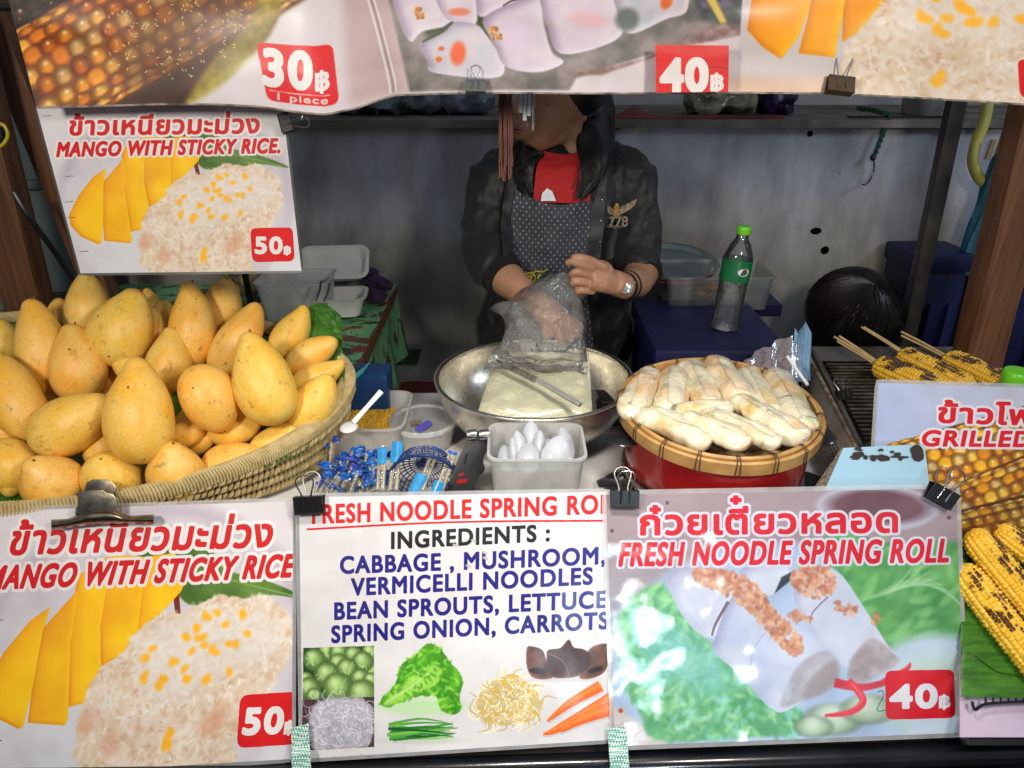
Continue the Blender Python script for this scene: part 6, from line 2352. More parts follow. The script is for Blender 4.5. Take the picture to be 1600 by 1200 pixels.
# ---------------------------------------------------------------- corn cobs
def corn_material(char):
    m = bpy.data.materials.new('grilled corn')
    m.use_nodes = True
    N, L = m.node_tree.nodes, m.node_tree.links
    p = principled(m)
    tc = N.new('ShaderNodeTexCoord')
    oi = N.new('ShaderNodeObjectInfo')
    vm = N.new('ShaderNodeVectorMath')
    vm.operation = 'ADD'
    cm = N.new('ShaderNodeCombineXYZ')
    mm = N.new('ShaderNodeMath')
    mm.operation = 'MULTIPLY'
    mm.inputs[1].default_value = 23
    L.new(oi.outputs['Random'], mm.inputs[0])
    L.new(mm.outputs[0], cm.inputs[0])
    L.new(mm.outputs[0], cm.inputs[1])
    L.new(tc.outputs['Object'], vm.inputs[0])
    L.new(cm.outputs[0], vm.inputs[1])
    n1 = N.new('ShaderNodeTexNoise')
    n1.inputs['Scale'].default_value = 60
    L.new(vm.outputs[0], n1.inputs['Vector'])
    r1 = N.new('ShaderNodeValToRGB')
    r1.color_ramp.elements[0].color = (0.78, 0.42, 0.016, 1)
    r1.color_ramp.elements[1].color = (0.86, 0.56, 0.06, 1)
    L.new(n1.outputs['Fac'], r1.inputs['Fac'])
    n2 = N.new('ShaderNodeTexNoise')
    n2.inputs['Scale'].default_value = 34
    n2.inputs['Detail'].default_value = 3
    L.new(vm.outputs[0], n2.inputs['Vector'])
    n3 = N.new('ShaderNodeTexNoise')
    n3.inputs['Scale'].default_value = 190
    n3.inputs['Detail'].default_value = 2
    L.new(vm.outputs[0], n3.inputs['Vector'])
    # char only where the top of a kernel touched the rack: radius from the axis and upper side
    sx = N.new('ShaderNodeSeparateXYZ')
    L.new(tc.outputs['Object'], sx.inputs[0])
    ln = N.new('ShaderNodeCombineXYZ')
    L.new(sx.outputs['X'], ln.inputs[0])
    L.new(sx.outputs['Y'], ln.inputs[1])
    vl = N.new('ShaderNodeVectorMath')
    vl.operation = 'LENGTH'
    L.new(ln.outputs[0], vl.inputs[0])
    mr = N.new('ShaderNodeMapRange')
    mr.inputs['From Min'].default_value = 0.0165
    mr.inputs['From Max'].default_value = 0.0200
    L.new(vl.outputs['Value'], mr.inputs['Value'])
    side = N.new('ShaderNodeMapRange')
    side.inputs['From Min'].default_value = 0.004
    side.inputs['From Max'].default_value = 0.022
    L.new(sx.outputs['X'], side.inputs['Value'])
    a1 = N.new('ShaderNodeMath')
    a1.operation = 'MULTIPLY_ADD'
    a1.inputs[1].default_value = 0.5
    L.new(n3.outputs['Fac'], a1.inputs[0])
    mz = N.new('ShaderNodeMapRange')
    mz.inputs['From Min'].default_value = 0.38
    mz.inputs['From Max'].default_value = 0.62
    mz.inputs['To Min'].default_value = 0.05
    mz.inputs['To Max'].default_value = 0.85
    L.new(n2.outputs['Fac'], mz.inputs['Value'])
    L.new(mz.outputs['Result'], a1.inputs[2])
    a2 = N.new('ShaderNodeMath')
    a2.operation = 'MULTIPLY'
    L.new(a1.outputs[0], a2.inputs[0])
    L.new(side.outputs['Result'], a2.inputs[1])
    a3 = N.new('ShaderNodeMath')
    a3.operation = 'MULTIPLY'
    L.new(a2.outputs[0], a3.inputs[0])
    L.new(mr.outputs['Result'], a3.inputs[1])
    r2 = N.new('ShaderNodeValToRGB')
    r2.color_ramp.elements[0].position = 0.55 - 0.15 * char
    r2.color_ramp.elements[0].color = (0, 0, 0, 1)
    r2.color_ramp.elements[1].position = 0.70 - 0.15 * char
    r2.color_ramp.elements[1].color = (1, 1, 1, 1)
    L.new(a3.outputs[0], r2.inputs['Fac'])
    x = N.new('ShaderNodeMix')
    x.data_type = 'RGBA'
    L.new(r2.outputs['Color'], x.inputs['Factor'])
    L.new(r1.outputs['Color'], x.inputs['A'])
    x.inputs['B'].default_value = (0.075, 0.026, 0.006, 1)
    L.new(x.outputs['Result'], p.inputs['Base Color'])
    p.inputs['Roughness'].default_value = 0.32
    p.inputs['Subsurface Weight'].default_value = 0.15
    p.inputs['Subsurface Radius'].default_value = (0.01, 0.006, 0.001)
    p.inputs['Subsurface Scale'].default_value = 0.3
    return m


M_corn_hot, M_corn_mild = corn_material(1.0), corn_material(0.72)


def cob_mesh(rows=14, n=30, Lh=0.085, r0=0.0185):
    mb = MB()
    q = random.Random(4)
    pu, pv = 6, 6
    g = []
    for i in range(n * pu + 1):
        t = -1 + 2 * i / (n * pu)
        row = []
        prof = r0 * (1 - 0.10 * max(0, t)) * (1 - abs(t) ** 9) ** 0.5
        if abs(t) == 1:
            prof = 0.004
        for j in range(rows * pv + 1):
            a = 2 * math.pi * j / (rows * pv) + 0.10 * t + 0.05 * mnoise.noise(Vector((t * 5, (j // pv % rows) * 0.7, 4)))
            rowi = (j // pv) % rows
            ph = 0.5 if rowi % 2 else 0.0
            ci = (i / pu + ph + 0.7 * mnoise.noise(Vector((rowi * 3.1, t * 3, 0))))
            kk = int(math.floor(ci))
            h = 0.85 + 0.6 * mnoise.noise(Vector((rowi * 7.7, kk * 5.3, 1)))
            b = (abs(math.sin(math.pi * ci)) ** 0.45) * (abs(math.sin(math.pi * (j / pv))) ** 0.45)
            row.append(Vector(((prof + 0.0036 * h * b) * math.cos(a), (prof + 0.0036 * h * b) * math.sin(a), t * Lh)))
        g.append(row)
    mb.grid(g)
    me = mb.mesh('kernels')
    me.shade_smooth()
    return me


COB = cob_mesh()


def corn(label, c, ax, sc, m, sticks=None, roll=0.0, group='grilled corn cobs'):
    """ax = towards the narrow end"""
    ax = ax.normalized()
    up_ = (Vector((0, -0.35, 1)) - ax * ax.dot(Vector((0, -0.35, 1)))).normalized()
    up_ = Matrix.Rotation(roll, 3, ax) @ up_
    sd = ax.cross(up_)
    t = thing('corn_cob', label, 'corn', c, group)
    k = link('kernels', COB.copy(), None, t)
    k.data.materials.clear()
    k.data.materials.append(m)
    k.matrix_local = Matrix((up_ * sc[0], sd * sc[0], ax * sc[1])).transposed().to_4x4()
    k['kind'] = 'stuff'
    for (a, b) in (sticks or []):
        part('skewer', MB().tube([a, a.lerp(b, 0.5) + Vector((0, 0, 0.001)), b], 0.0024, 7), M_stick, t)
    return t


GZ = 0.905


def grill_corn(p0, p1, w_px, label, m, sticks, roll, rest=None):
    a, b = at_z(*p0, GZ + 0.022), at_z(*p1, GZ + 0.022)
    d = ((a + b) / 2 - CAM).dot(FW)
    ax = (b - a).normalized()
    L_ = 0.19
    c = a + ax * (L_ / 2)
    s0 = w_px * d / FPX / 0.044
    dd = (a - CAM).dot(FW)
    st_ = [(at_d(*s[0], dd + 0.05), at_d(*s[1], dd + 0.004)) for s in sticks]
    return corn(label, c, ax, (s0, L_ / 0.17), m, st_, roll)


grill_corn((1369, 570), (1455, 605), 44, 'charred corn cob nearest the steamer on the grill, two sticks in its end', M_corn_hot, [((1303, 526), (1373, 569)), ((1308, 533), (1373, 573)), ((1311, 525), (1374, 567))], 0.2)
grill_corn((1408, 556), (1520, 612), 44, 'charred corn cob in the middle of the three on the grill', M_corn_hot, [((1346, 511), (1412, 553)), ((1350, 511), (1414, 551))], -0.1)
grill_corn((1478, 560), (1572, 603), 42, 'lightly charred corn cob at the right of the grill', M_corn_mild, [((1408, 518), (1480, 556)), ((1408, 524), (1480, 560))], 0.0)



def at_t(px, py, lift=0.0):
    """spot on the tray that slopes down to the customer"""
    return at_d(px, py, 1.240 - 0.00045 * (py - 840) - lift)


TN = (at_t(1800, 900) - at_t(1500, 900)).cross(at_t(1500, 800) - at_t(1500, 1100)).normalized()
if TN.y > 0:
    TN = -TN


def leaf_corn(p0, p1, w_px, label, m, roll, lift=0.034):
    a, b = at_t(*p0, lift), at_t(*p1, lift)
    d = ((a + b) / 2 - CAM).dot(FW)
    ax = (b - a).normalized()
    L_ = 0.20
    return corn(label, a + ax * (L_ / 2), ax, (w_px * d / FPX / 0.044, L_ / 0.17), m, None, roll, 'grilled corn cobs')


leaf_corn((1497, 884), (1606, 1022), 54, 'lowest grilled corn cob on the banana leaf at the right edge', M_corn_mild, 0.3)
leaf_corn((1514, 830), (1640, 976), 52, 'upper grilled corn cob on the banana leaf with a row of char marks', M_corn_hot, -0.2, 0.04)
leaf_corn((1556, 826), (1680, 910), 46, 'half seen grilled corn cob at the very right edge on the leaf', M_corn_mild, 0.0)
rk = thing('wire_rack', 'black wire rack on lilac paper under the corn at the right edge', 'rack', at_t(1600, 1100, -0.02))
pa = [at_t(1500, 830, -0.02), at_t(1800, 830, -0.02), at_t(1800, 1152, -0.02), at_t(1500, 1152, -0.02)]
solo('lilac_paper', MB().plate(pa, 0.003, -TN), mat('lilac paper', (0.56, 0.44, 0.58), 0.45, var=0.15), 'sheet of lilac paper under the wire rack at the lower right', 'paper')
mb = MB()
mb.tube(pathpts([at_t(1519, 1096, 0), at_t(1524, 1109, 0), at_t(1543, 1100, 0), at_t(1620, 1096, 0), at_t(1760, 1094, 0)], 5), 0.0024, 6)
part('rim_wire', mb, M_black, rk)
for k in range(14):
    x = 1540 + k * 12
    part('cross_wire', MB().tube([at_t(x, 1099, 0.001), at_t(x - 8, 850, 0.001)], 0.0015, 5), M_black, rk)
for k, (A, B) in enumerate((([(1502, 950), (1560, 1010), (1640, 1060)], [(1502, 1089), (1580, 1090), (1690, 1092)]), ([(1502, 832), (1560, 820), (1690, 806)], [(1500, 1010), (1560, 1050), (1700, 1070)]))):
    lf = 0.006 + 0.005 * k
    G = []
    for i in range(26):
        u = i / 25
        a = at_t(np.interp(u, [0, .5, 1], [p[0] for p in A]), np.interp(u, [0, .5, 1], [p[1] for p in A]), lf)
        b = at_t(np.interp(u, [0, .5, 1], [p[0] for p in B]), np.interp(u, [0, .5, 1], [p[1] for p in B]), lf)
        G.append([a.lerp(b, j / 10) + TN * (0.006 * mnoise.noise(Vector((u * 3, j * 0.3, k))) + 0.0012 * (i % 2)) for j in range(11)])
    solo('banana_leaf', MB().sheet(G, 0.0008, TN), M_leaf, ['dark green banana leaf hanging to the front under the corn', 'banana leaf lying flat directly under the right corn cobs'][k], 'leaf')
pb = [at_t(1512, 824, -0.035), at_t(1820, 824, -0.035), at_t(1820, 1165, -0.035), at_t(1512, 1165, -0.035)]
solo('side_shelf', MB().plate(pb, 0.02, -TN), M_black, 'sloping black shelf that carries the corn at the lower right', 'shelf', bevel=0.002)

# ---------------------------------------------------------------- the grill
gr = thing('table_grill', 'steel table grill with blackened bars and a perforated pale side', 'grill', (0.8, 1.2, TABLE_Z))
M_gst = mat('smoky steel', (0.24, 0.22, 0.19), 0.36, metal=0.8, var=0.35, vscale=10, col2=(0.10, 0.085, 0.06))
g00, g10 = at_z(1268, 542, GZ + 0.02), at_z(1492, 542, GZ + 0.02)
g01 = at_z(1342, 694, GZ + 0.02)
ex, ey = (g10 - g00), (g01 - g00)


def gp(u, v, z):
    p = g00 + ex * u + ey * v
    return Vector((p.x, p.y, z))


zt2 = GZ + 0.02
for (a, b) in (((0, 0), (1, 0)), ((1, 0), (1, 1)), ((0, 1), (0, 0)), ((1, 1), (0, 1))):
    A, B = gp(*a, 0), gp(*b, 0)
    n = Vector((0, 0, 1)).cross(B - A).normalized()
    P = [Vector((A.x, A.y, zt2)), Vector((B.x, B.y, zt2)), Vector((B.x, B.y, TABLE_Z + 0.06)), Vector((A.x, A.y, TABLE_Z + 0.06))]
    part('side_plate', MB().plate(P, 0.0025, n), M_gst, gr)
    rimw = 0.03
    C = (gp(0.5, 0.5, 0))
    inn = lambda p: p + (C - p) * 0.13
    Q = [Vector((A.x, A.y, zt2)), Vector((B.x, B.y, zt2)), Vector((inn(B).x, inn(B).y, zt2 - 0.022)), Vector((inn(A).x, inn(A).y, zt2 - 0.022))]
    part('sloping_rim', MB().plate(Q, 0.002, Vector((0, 0, -1))), M_gst, gr)
part('fire_pan', MB().plate([gp(.02, .02, TABLE_Z + 0.03), gp(.98, .02, TABLE_Z + 0.03), gp(.98, .98, TABLE_Z + 0.03), gp(.02, .98, TABLE_Z + 0.03)], 0.01, Vector((0, 0, -1))), mat('soot', (0.012, 0.010, 0.009), 0.9), gr)
M_bar = mat('greasy grill bar', (0.15, 0.125, 0.09), 0.28, metal=0.7, var=0.4, vscale=30, col2=(0.04, 0.03, 0.02))
for k in range(22):
    v = 0.10 + 0.80 * k / 21
    part('grill_bar', MB().tube([gp(0.09, v, GZ - 0.004), gp(0.91, v, GZ - 0.004)], 0.0034, 6), M_bar, gr)
# perforated panel on the left side
pf = thing('perforated_panel', 'pale dirty perforated sheet standing along the left side of the grill', 'metal sheet', at_z(1290, 700, TABLE_Z))
a0, a1 = at_d(1263, 556, 1.635), at_d(1340, 702, 1.262)
b0, b1 = at_d(1240, 655, 1.60), at_d(1296, 782, 1.318)
mb = MB()
nx, ny = 30, 13
qq = []
for i in range(nx):
    for j in range(ny):
        def cp(u, v):
            return a0.lerp(a1, u).lerp(b0.lerp(b1, u), v)
        u0, u1, v0, v1 = i / nx, (i + 1) / nx, j / ny, (j + 1) / ny
        cs = [cp(u0, v0), cp(u1, v0), cp(u1, v1), cp(u0, v1)]
        holed = 1 < i < nx - 2 and 3 < j < ny - 1
        if not holed:
            mb.add(cs, [(0, 1, 2, 3)])
            continue
        mid = sum(cs, Vector()) / 4
        ring = []
        for q_ in range(8):
            an = math.pi / 4 * q_ - 3 * math.pi / 4
            ring.append(cp((u0 + u1) / 2 + math.cos(an) * 0.30 / nx, (v0 + v1) / 2 + math.sin(an) * 0.30 / ny))
        mids = [(cs[k] + cs[(k + 1) % 4]) / 2 for k in range(4)]
        outer = [cs[0], mids[0], cs[1], mids[1], cs[2], mids[2], cs[3], mids[3]]
        mb.add(outer + ring, [(q_, (q_ + 1) % 8, 8 + (q_ + 1) % 8, 8 + q_) for q_ in range(8)])
part('perforated_sheet', mb, mat('dirty cream enamel', (0.46, 0.42, 0.37), 0.45, var=0.4, vscale=14, col2=(0.26, 0.20, 0.13)), pf, smooth=False)
part('folded_edge', MB().tube([a0, a1], 0.004, 6), mat('rust flecked edge', (0.30, 0.25, 0.19), 0.5, var=0.5, vscale=60, col2=(0.13, 0.06, 0.03)), pf)

# light blue flap of a carton by the corn sign
cb = thing('carton_flap', 'light blue carton flap with a scorched top edge behind the spring roll sign', 'carton', at_d(1360, 770, 1.20))
M_cbl = mat('pale blue card', (0.27, 0.46, 0.60), 0.45, var=0.12, vscale=12, col2=(0.33, 0.50, 0.60))
pts = [(1318, 700), (1444, 694), (1454, 768), (1286, 772)]
part('flap', MB().plate([at_d(a, b, 1.184 + 0.010 * (b < 720)) for a, b in pts], 0.002), M_cbl, cb)
part('speckled_side', MB().plate([at_d(a, b, dd) for a, b, dd in ((1316, 699, 1.212), (1318, 703, 1.208), (1288, 772, 1.2), (1266, 772, 1.24))], 0.002), mat('speckled card edge', (0.50, 0.44, 0.34), 0.7, var=0.5, vscale=240, col2=(0.08, 0.06, 0.05)), cb)
mb = MB()
qc = random.Random(8)
for k in range(26):
    x = 1342 + qc.random() * 72
    y = 700 + qc.random() * 18
    if k < 8:
        x = 1336 + qc.random() * 8
    if k > 20:
        x = 1428 + qc.random() * 6
    w_, h_ = 3 + qc.random() * 8, 1 + qc.random() * 4
    if k > 20:
        h_ = 10
    ring = [at_d(x + w_ * math.cos(a) * (0.7 + 0.5 * qc.random()), y + h_ * math.sin(a) * (0.7 + 0.5 * qc.random()), 1.1905 - 0.0001 * k + (720 - y) * 0.00006) for a in np.linspace(0, 2 * math.pi, 9, endpoint=False)]
    mb.add(ring, [tuple(range(9))])
part('scorch_mark', mb, mat('scorched brown', (0.03, 0.018, 0.012), 0.6), cb, smooth=False)

# jar with a lime green lid behind the corn sign
jr = at_d(1585, 600, 1.30)
jt = thing('plastic_jar', 'clear plastic jar with a lime green screw lid behind the corn sign', 'jar', jr - Vector((0, 0, 0.10)))
jz = jr.z - 0.12
part('jar_body', MB().lathe((jr.x, jr.y, jz), [(0.001, 0), (0.040, 0.0), (0.043, 0.005), (0.043, 0.09), (0.036, 0.108), (0.022, 0.118), (0.020, 0.13), (0.019, 0.13), (0.021, 0.118), (0.035, 0.106), (0.042, 0.09), (0.042, 0.006), (0.001, 0.003)], 40), M_clear, jt)
M_lime = mat('lime green cap', (0.16, 0.62, 0.02), 0.3, var=0.05)
part('screw_lid', MB().lathe((jr.x, jr.y, jz), [(0.0225, 0.122), (0.0235, 0.124), (0.0235, 0.143), (0.021, 0.146), (0.001, 0.1465)], 40), M_lime, jt)
# ---------------------------------------------------------------- things behind the counter
M_navy = mat('navy plastic crate', (0.008, 0.012, 0.075), 0.5, var=0.3, vscale=5)
# green cloth table at the left
SZ = 0.93
st_ = thing('side_table', 'side table under a green printed cloth behind the mango basket', 'table', (-0.75, 1.75, 0))
part('table_board', MB().box((-0.83, 1.75, SZ - 0.03), (1.0, 0.60, 0.03)), M_wood, st_)
for x in (-1.28, -0.36):
    for y in (1.48, 2.02):
        part('leg', MB().box((x, y, (SZ - 0.045) / 2), (0.035, 0.035, SZ - 0.045)), M_black, st_)


def cloth_mat():
    m = bpy.data.materials.new('green printed cloth')
    m.use_nodes = True
    N, L = m.node_tree.nodes, m.node_tree.links
    p = principled(m)
    tc = N.new('ShaderNodeTexCoord')
    prev = None
    for scale, a, b, col, stretch in ((9, 0.56, 0.60, (0.035, 0.055, 0.020), (1, 2, 1)), (13, 0.60, 0.63, (0.20, 0.030, 0.020), (1, 1, 1)), (22, 0.60, 0.63, (0.16, 0.11, 0.03), (1, 4, 1)), (30, 0.64, 0.66, (0.02, 0.025, 0.015), (5, 1, 1))):
        mp = N.new('ShaderNodeMapping')
        mp.inputs['Scale'].default_value = stretch
        mp.inputs['Location'].default_value = (scale, 0, scale)
        L.new(tc.outputs['Object'], mp.inputs['Vector'])
        n = N.new('ShaderNodeTexNoise')
        n.inputs['Scale'].default_value = scale
        n.inputs['Detail'].default_value = 4
        n.inputs['Distortion'].default_value = 0.6
        L.new(mp.outputs['Vector'], n.inputs['Vector'])
        r = N.new('ShaderNodeValToRGB')
        r.color_ramp.elements[0].position = a
        r.color_ramp.elements[0].color = (0, 0, 0, 1)
        r.color_ramp.elements[1].position = b
        L.new(n.outputs['Fac'], r.inputs['Fac'])
        x = N.new('ShaderNodeMix')
        x.data_type = 'RGBA'
        L.new(r.outputs['Color'], x.inputs['Factor'])
        if prev is None:
            x.inputs['A'].default_value = (0.15, 0.42, 0.20, 1)
        else:
            L.new(prev, x.inputs['A'])
        x.inputs['B'].default_value = (*col, 1)
        prev = x.outputs['Result']
    L.new(prev, p.inputs['Base Color'])
    p.inputs['Roughness'].default_value = 0.4
    return m


cf = thing('tablecloth', 'green tablecloth printed with red and brown leaves hanging over the side table', 'tablecloth', (-0.75, 1.75, SZ))
G = []
X0, X1, Y0, Y1 = -1.36, -0.335, 1.44, 2.06
mb = MB()
for i in range(61):
    u = i / 60
    x = X0 + (X1 - X0) * min(u / 0.8, 1)
    dz = 0 if u <= 0.8 else (u - 0.8) / 0.2
    r = []
    for j in range(41):
        v = j / 40
        y = Y1 - (Y1 - Y0) * min(v / 0.75, 1)
        dv = 0 if v <= 0.75 else (v - 0.75) / 0.25
        z = SZ - 0.014 - 0.26 * dz - 0.22 * dv
        xx = x + (0.02 + 0.022 * math.sin(v * 26)) * dz + 0.006 * mnoise.noise(Vector((u * 9, v * 9, 0)))
        yy = y - (0.012 + 0.016 * math.sin(u * 40)) * dv
        z += 0.0035 * mnoise.noise(Vector((u * 14, v * 14, 2)))
        r.append(Vector((xx, yy, z)))
    G.append(r)
part('cloth', MB().sheet(G, 0.001, Vector((0, 0, 1))), cloth_mat(), cf)


def foam_box(c, hx, hy, rot, label, open_=True):
    """hinged white foam food box: base and raised lid"""
    rm = Matrix.Rotation(rot, 3, 'Z')
    t = thing('foam_box', label, 'food box', c, 'white foam food boxes on the side table')
    m = mat('white foam', (0.72, 0.72, 0.66), 0.5, var=0.06)

    def shell(org, mt, h, m_):
        rings = [rounded_box_ring((0, 0, 0), hx * .84, hy * .84, .02), rounded_box_ring((0, 0, h), hx, hy, .025), rounded_box_ring((0, 0, h + .001), hx + .006, hy + .006, .028), rounded_box_ring((0, 0, h + .003), hx + .006, hy + .006, .028), rounded_box_ring((0, 0, h + .003), hx - .003, hy - .003, .025), rounded_box_ring((0, 0, .003), hx * .84 - .003, hy * .84 - .003, .02)]
        K = len(rings[0])
        vs = [Vector(org) + rm @ (mt @ p) for r in rings for p in r]
        fs = [(i * K + j, i * K + (j + 1) % K, (i + 1) * K + (j + 1) % K, (i + 1) * K + j) for i in range(5) for j in range(K)]
        fs += [tuple(range(K - 1, -1, -1)), tuple(5 * K + j for j in range(K))]
        return MB().add(vs, fs)
    part('box_base', shell(c, Matrix.Identity(3), 0.045, m), m, t)
    tilt = Matrix.Rotation(R(30), 3, 'X')
    lid_c = Vector(c) + rm @ Vector((0, hy + 0.02, 0.05)) + rm @ (tilt @ Vector((0, hy, 0)))
    part('box_lid', shell(lid_c, Matrix.Rotation(R(30), 3, 'X'), 0.022, m), m, t)
    return t


c1_ = at_z(520, 487, SZ)
foam_box((c1_.x, c1_.y, SZ), 0.085, 0.055, R(6), 'open white foam food box with its lid standing up on the green cloth')
c2_ = at_z(500, 462, SZ)
# big clear tub
t2 = at_z(465, 498, SZ)
tub('clear_box', 'large clear plastic box on the green table behind the mangoes', 'container', (t2.x, t2.y + 0.03, SZ), 0.085, 0.065, 0.10, M_milky, taper=0.86, rad=0.02)
tg = MB()
for dx in (0, 14):
    a, b = at_d(494 + dx * 0.9, 470, 1.66), at_d(502 + dx * 0.9, 440 + dx * .3, 1.68)
    tg.tube([a, a.lerp(b, 0.5) + Vector((0.002, 0, 0)), b], [0.005, 0.008, 0.007], 6, flat=0.35)
solo('steel_tongs', tg, M_steel, 'pair of steel tongs standing in the clear plastic box', 'tongs')
gb = at_z(495, 528, SZ)
mbx = MB()
mbx.lathe((gb.x + 0.0, gb.y, SZ - 0.012), [(0.02, 0), (0.036, 0.004), (0.04, 0.024), (0.038, 0.024), (0.034, 0.006), (0.02, 0.002)], 32)
solo('glass_dish', mbx, M_clear, 'small clear dish below the foam box on the green cloth', 'dish')


def rag(label, pts, z, col, amp=0.03, group=None, name='crumpled_cloth'):
    """a heap of cloth over the given centre spots"""
    mb = MB()
    for (px, py, r) in pts:
        c = at_z(px, py, z)
        mb.ball((c.x, c.y, z + r * 0.35), (r, r * 0.8, r * 0.5), 16, 10)
    b = blob(mb, 0.008, 2)
    crease(b, amp * 0.35, (26, 26, 26), seed=len(pts) + pts[0][0])
    return solo(name, b, mat(col[0], col[1], 0.75, var=0.25, vscale=30, sheen=0.1), label, 'cloth', group)


rag('dark purple cloth crumpled at the back corner of the green table', [(575, 436, 0.035), (592, 452, 0.04), (590, 468, 0.03), (548, 436, 0.03)], SZ, ('purple rag', (0.045, 0.012, 0.07)))
for k, (x0, y0, x1, y1) in enumerate(((566, 540, 584, 524), (572, 546, 590, 534), (570, 505, 584, 500), (560, 436, 586, 425))):
    pass

# clear bag with mangoes on the side table
bx = at_z(412, 462, SZ)
mb = MB()
mb.ball((bx.x, bx.y, SZ + 0.045), (0.075, 0.05, 0.055), 28, 18)
mb.tube([(bx.x, bx.y, SZ + 0.08), (bx.x + 0.02, bx.y, SZ + 0.12)], [0.03, 0.015], 20)
crease(mb, 0.012, (24, 24, 24), 4)
solo('produce_bag', mb, film('produce bag', (0.8, 0.82, 0.8), 0.14, 0.8, 0.14, 0.8, 60), 'knotted clear bag of mangoes on the side table beside the black pole', 'plastic bag')
for dx, dz in ((-0.03, 0.035), (0.025, 0.04)):
    o = link('mango', MGM[3], M_mango)
    o.matrix_world = Matrix.Translation((bx.x + dx, bx.y, SZ + dz)) @ Matrix.Rotation(R(80 + dx * 900), 4, 'Y') @ Matrix.Scale(0.045, 4) @ Matrix.Scale(0.7, 4, (1, 0, 0)) @ Matrix.Scale(0.7, 4, (0, 1, 0))
    tag(o, 'mango inside the knotted clear bag on the side table', 'mango', 'mangoes in the clear bag')
# yellow black strap at the pole foot
sy_ = MB().box(at_y(356, 440, 1.86), (0.02, 0.012, 0.09))
solo('yellow_strap', sy_, mat('yellow tape', (0.55, 0.38, 0.03), 0.5, var=0.4, vscale=90, col2=(0.05, 0.04, 0.02)), 'yellow and black strap hanging beside the thin black pole', 'strap')

# blue tin with a turquoise streak
bx0 = at_z(572, 610, TABLE_Z + 0.09)
tin = thing('blue_box', 'blue box with a turquoise streak behind the right side of the basket', 'box', (bx0.x, bx0.y + 0.03, TABLE_Z))
bm_ = MB().box((bx0.x - 0.005, bx0.y + 0.035, TABLE_Z + 0.062), (0.10, 0.07, 0.122))
part('box_body', bm_, mat('deep blue tin', (0.012, 0.055, 0.17), 0.35, var=0.15, vscale=10), tin, bevel=0.004)
yf = bx0.y - 0.0015
P = [(540, 596), (560, 580), (578, 566), (566, 584), (556, 592), (542, 606)]
part('turquoise_streak', MB().plate([at_y(a, b, yf) for a, b in P], 0.001, Vector((0, 1, 0))), mat('turquoise ink', (0.08, 0.42, 0.48), 0.4), tin)

# low bench with newspaper
bench = thing('low_bench', 'low bench covered with grey newspaper between the side table and the vendor', 'bench', (-0.25, 1.85, 0))
part('bench_board', MB().box((-0.30, 1.86, 0.70), (0.40, 0.46, 0.03)), M_black, bench)
for x in (-0.47, -0.13):
    part('bench_leg', MB().box((x, 1.86, 0.34), (0.03, 0.40, 0.68)), M_black, bench)


def news(cv):
    cv.A[:] = c8(128, 126, 124)
    q = rs(3)
    cv.A *= 0.9 + 0.2 * cv.noise(80, 3)[..., None]
    for bx_ in range(5):
        for k in range(26):
            y = 16 + k * 11
            cv.poly([(10 + bx_ * 80, y), (10 + bx_ * 80 + 40 + q.rand() * 30, y), (10 + bx_ * 80 + 40 + q.rand() * 30, y + 4), (10 + bx_ * 80, y + 4)], c8(86, 84, 84), 0.5, 0.6)
    cv.poly([(120, 30), (230, 30), (230, 110), (120, 110)], c8(24, 52, 34), 1)
    cv.poly([(150, 50), (166, 44), (172, 80), (160, 100), (148, 80)], c8(140, 120, 110), 2)
    cv.poly([(200, 180), (300, 180), (300, 260), (200, 260)], c8(90, 36, 30), 1)
    cv.poly([(20, 200), (120, 190), (130, 280), (20, 280)], c8(60, 62, 66), 2)


m_news = print_mat('newsprint', canvas([(0, 0), (400, 0), (400, 300), (0, 300)], 500, 375, news), rough=0.6, coat=0.0, bump=0.3)
G = []
for i in range(31):
    G.append([Vector((-0.50 + 0.40 * i / 30, 2.09 - 0.46 * j / 20, 0.717 + 0.004 * mnoise.noise(Vector((i * .3, j * .3, 0))) + 0.002)) for j in range(21)])
mb = MB().grid(G, flip=True)
me = mb.mesh('newspaper', base=(-0.30, 1.86, 0.717))
uv_by(me, lambda co: ((co.x + 0.20) / 0.40, (co.y + 0.23) / 0.46))
o = link('newspaper', me, m_news, None, (-0.30, 1.86, 0.717))
tag(o, 'old newspaper spread over the low bench, green advert uppermost', 'newspaper')

# blue box table with bottle, clear food box and round tray at the right
BZ = 0.965
bt_ = thing('blue_stand', 'dark navy box stand carrying the water bottle and a clear food box', 'stand', (0.45, 1.6, 0))
part('stand_top', MB().box((0.4425, 1.60, BZ - 0.02), (0.285, 0.34, 0.04)), M_navy, bt_, bevel=0.006)
part('stand_body', MB().box((0.4425, 1.62, 0.47), (0.265, 0.30, 0.90)), M_navy, bt_, bevel=0.006)
bl = at_z(1131, 514, BZ)
bo_ = thing('water_bottle', 'clear water bottle with a green label and a lime cap on the navy stand', 'bottle', (bl.x, bl.y, BZ))
lean = Vector((0.07, 0.0, 1)).normalized()
lx = Vector((1, 0, -0.07)).normalized()
AX = (lx, Vector((0, 1, 0)), lean)
rbt = 0.0315
prof = [(0.001, 0.004), (0.018, 0.0), (rbt, 0.006)]
for k in range(9):
    z_ = 0.014 + k * 0.0105
    prof += [(rbt, z_), (rbt - 0.0019, z_ + 0.005)]
prof += [(rbt, 0.112), (rbt, 0.165), (rbt - 0.004, 0.178), (0.021, 0.195), (0.0135, 0.206), (0.0125, 0.216)]
part('bottle_body', MB().lathe((bl.x, bl.y, BZ), prof, 40, AX), film('bottle plastic', (0.90, 0.95, 0.96), 0.05, 0.7, 0.05), bo_)
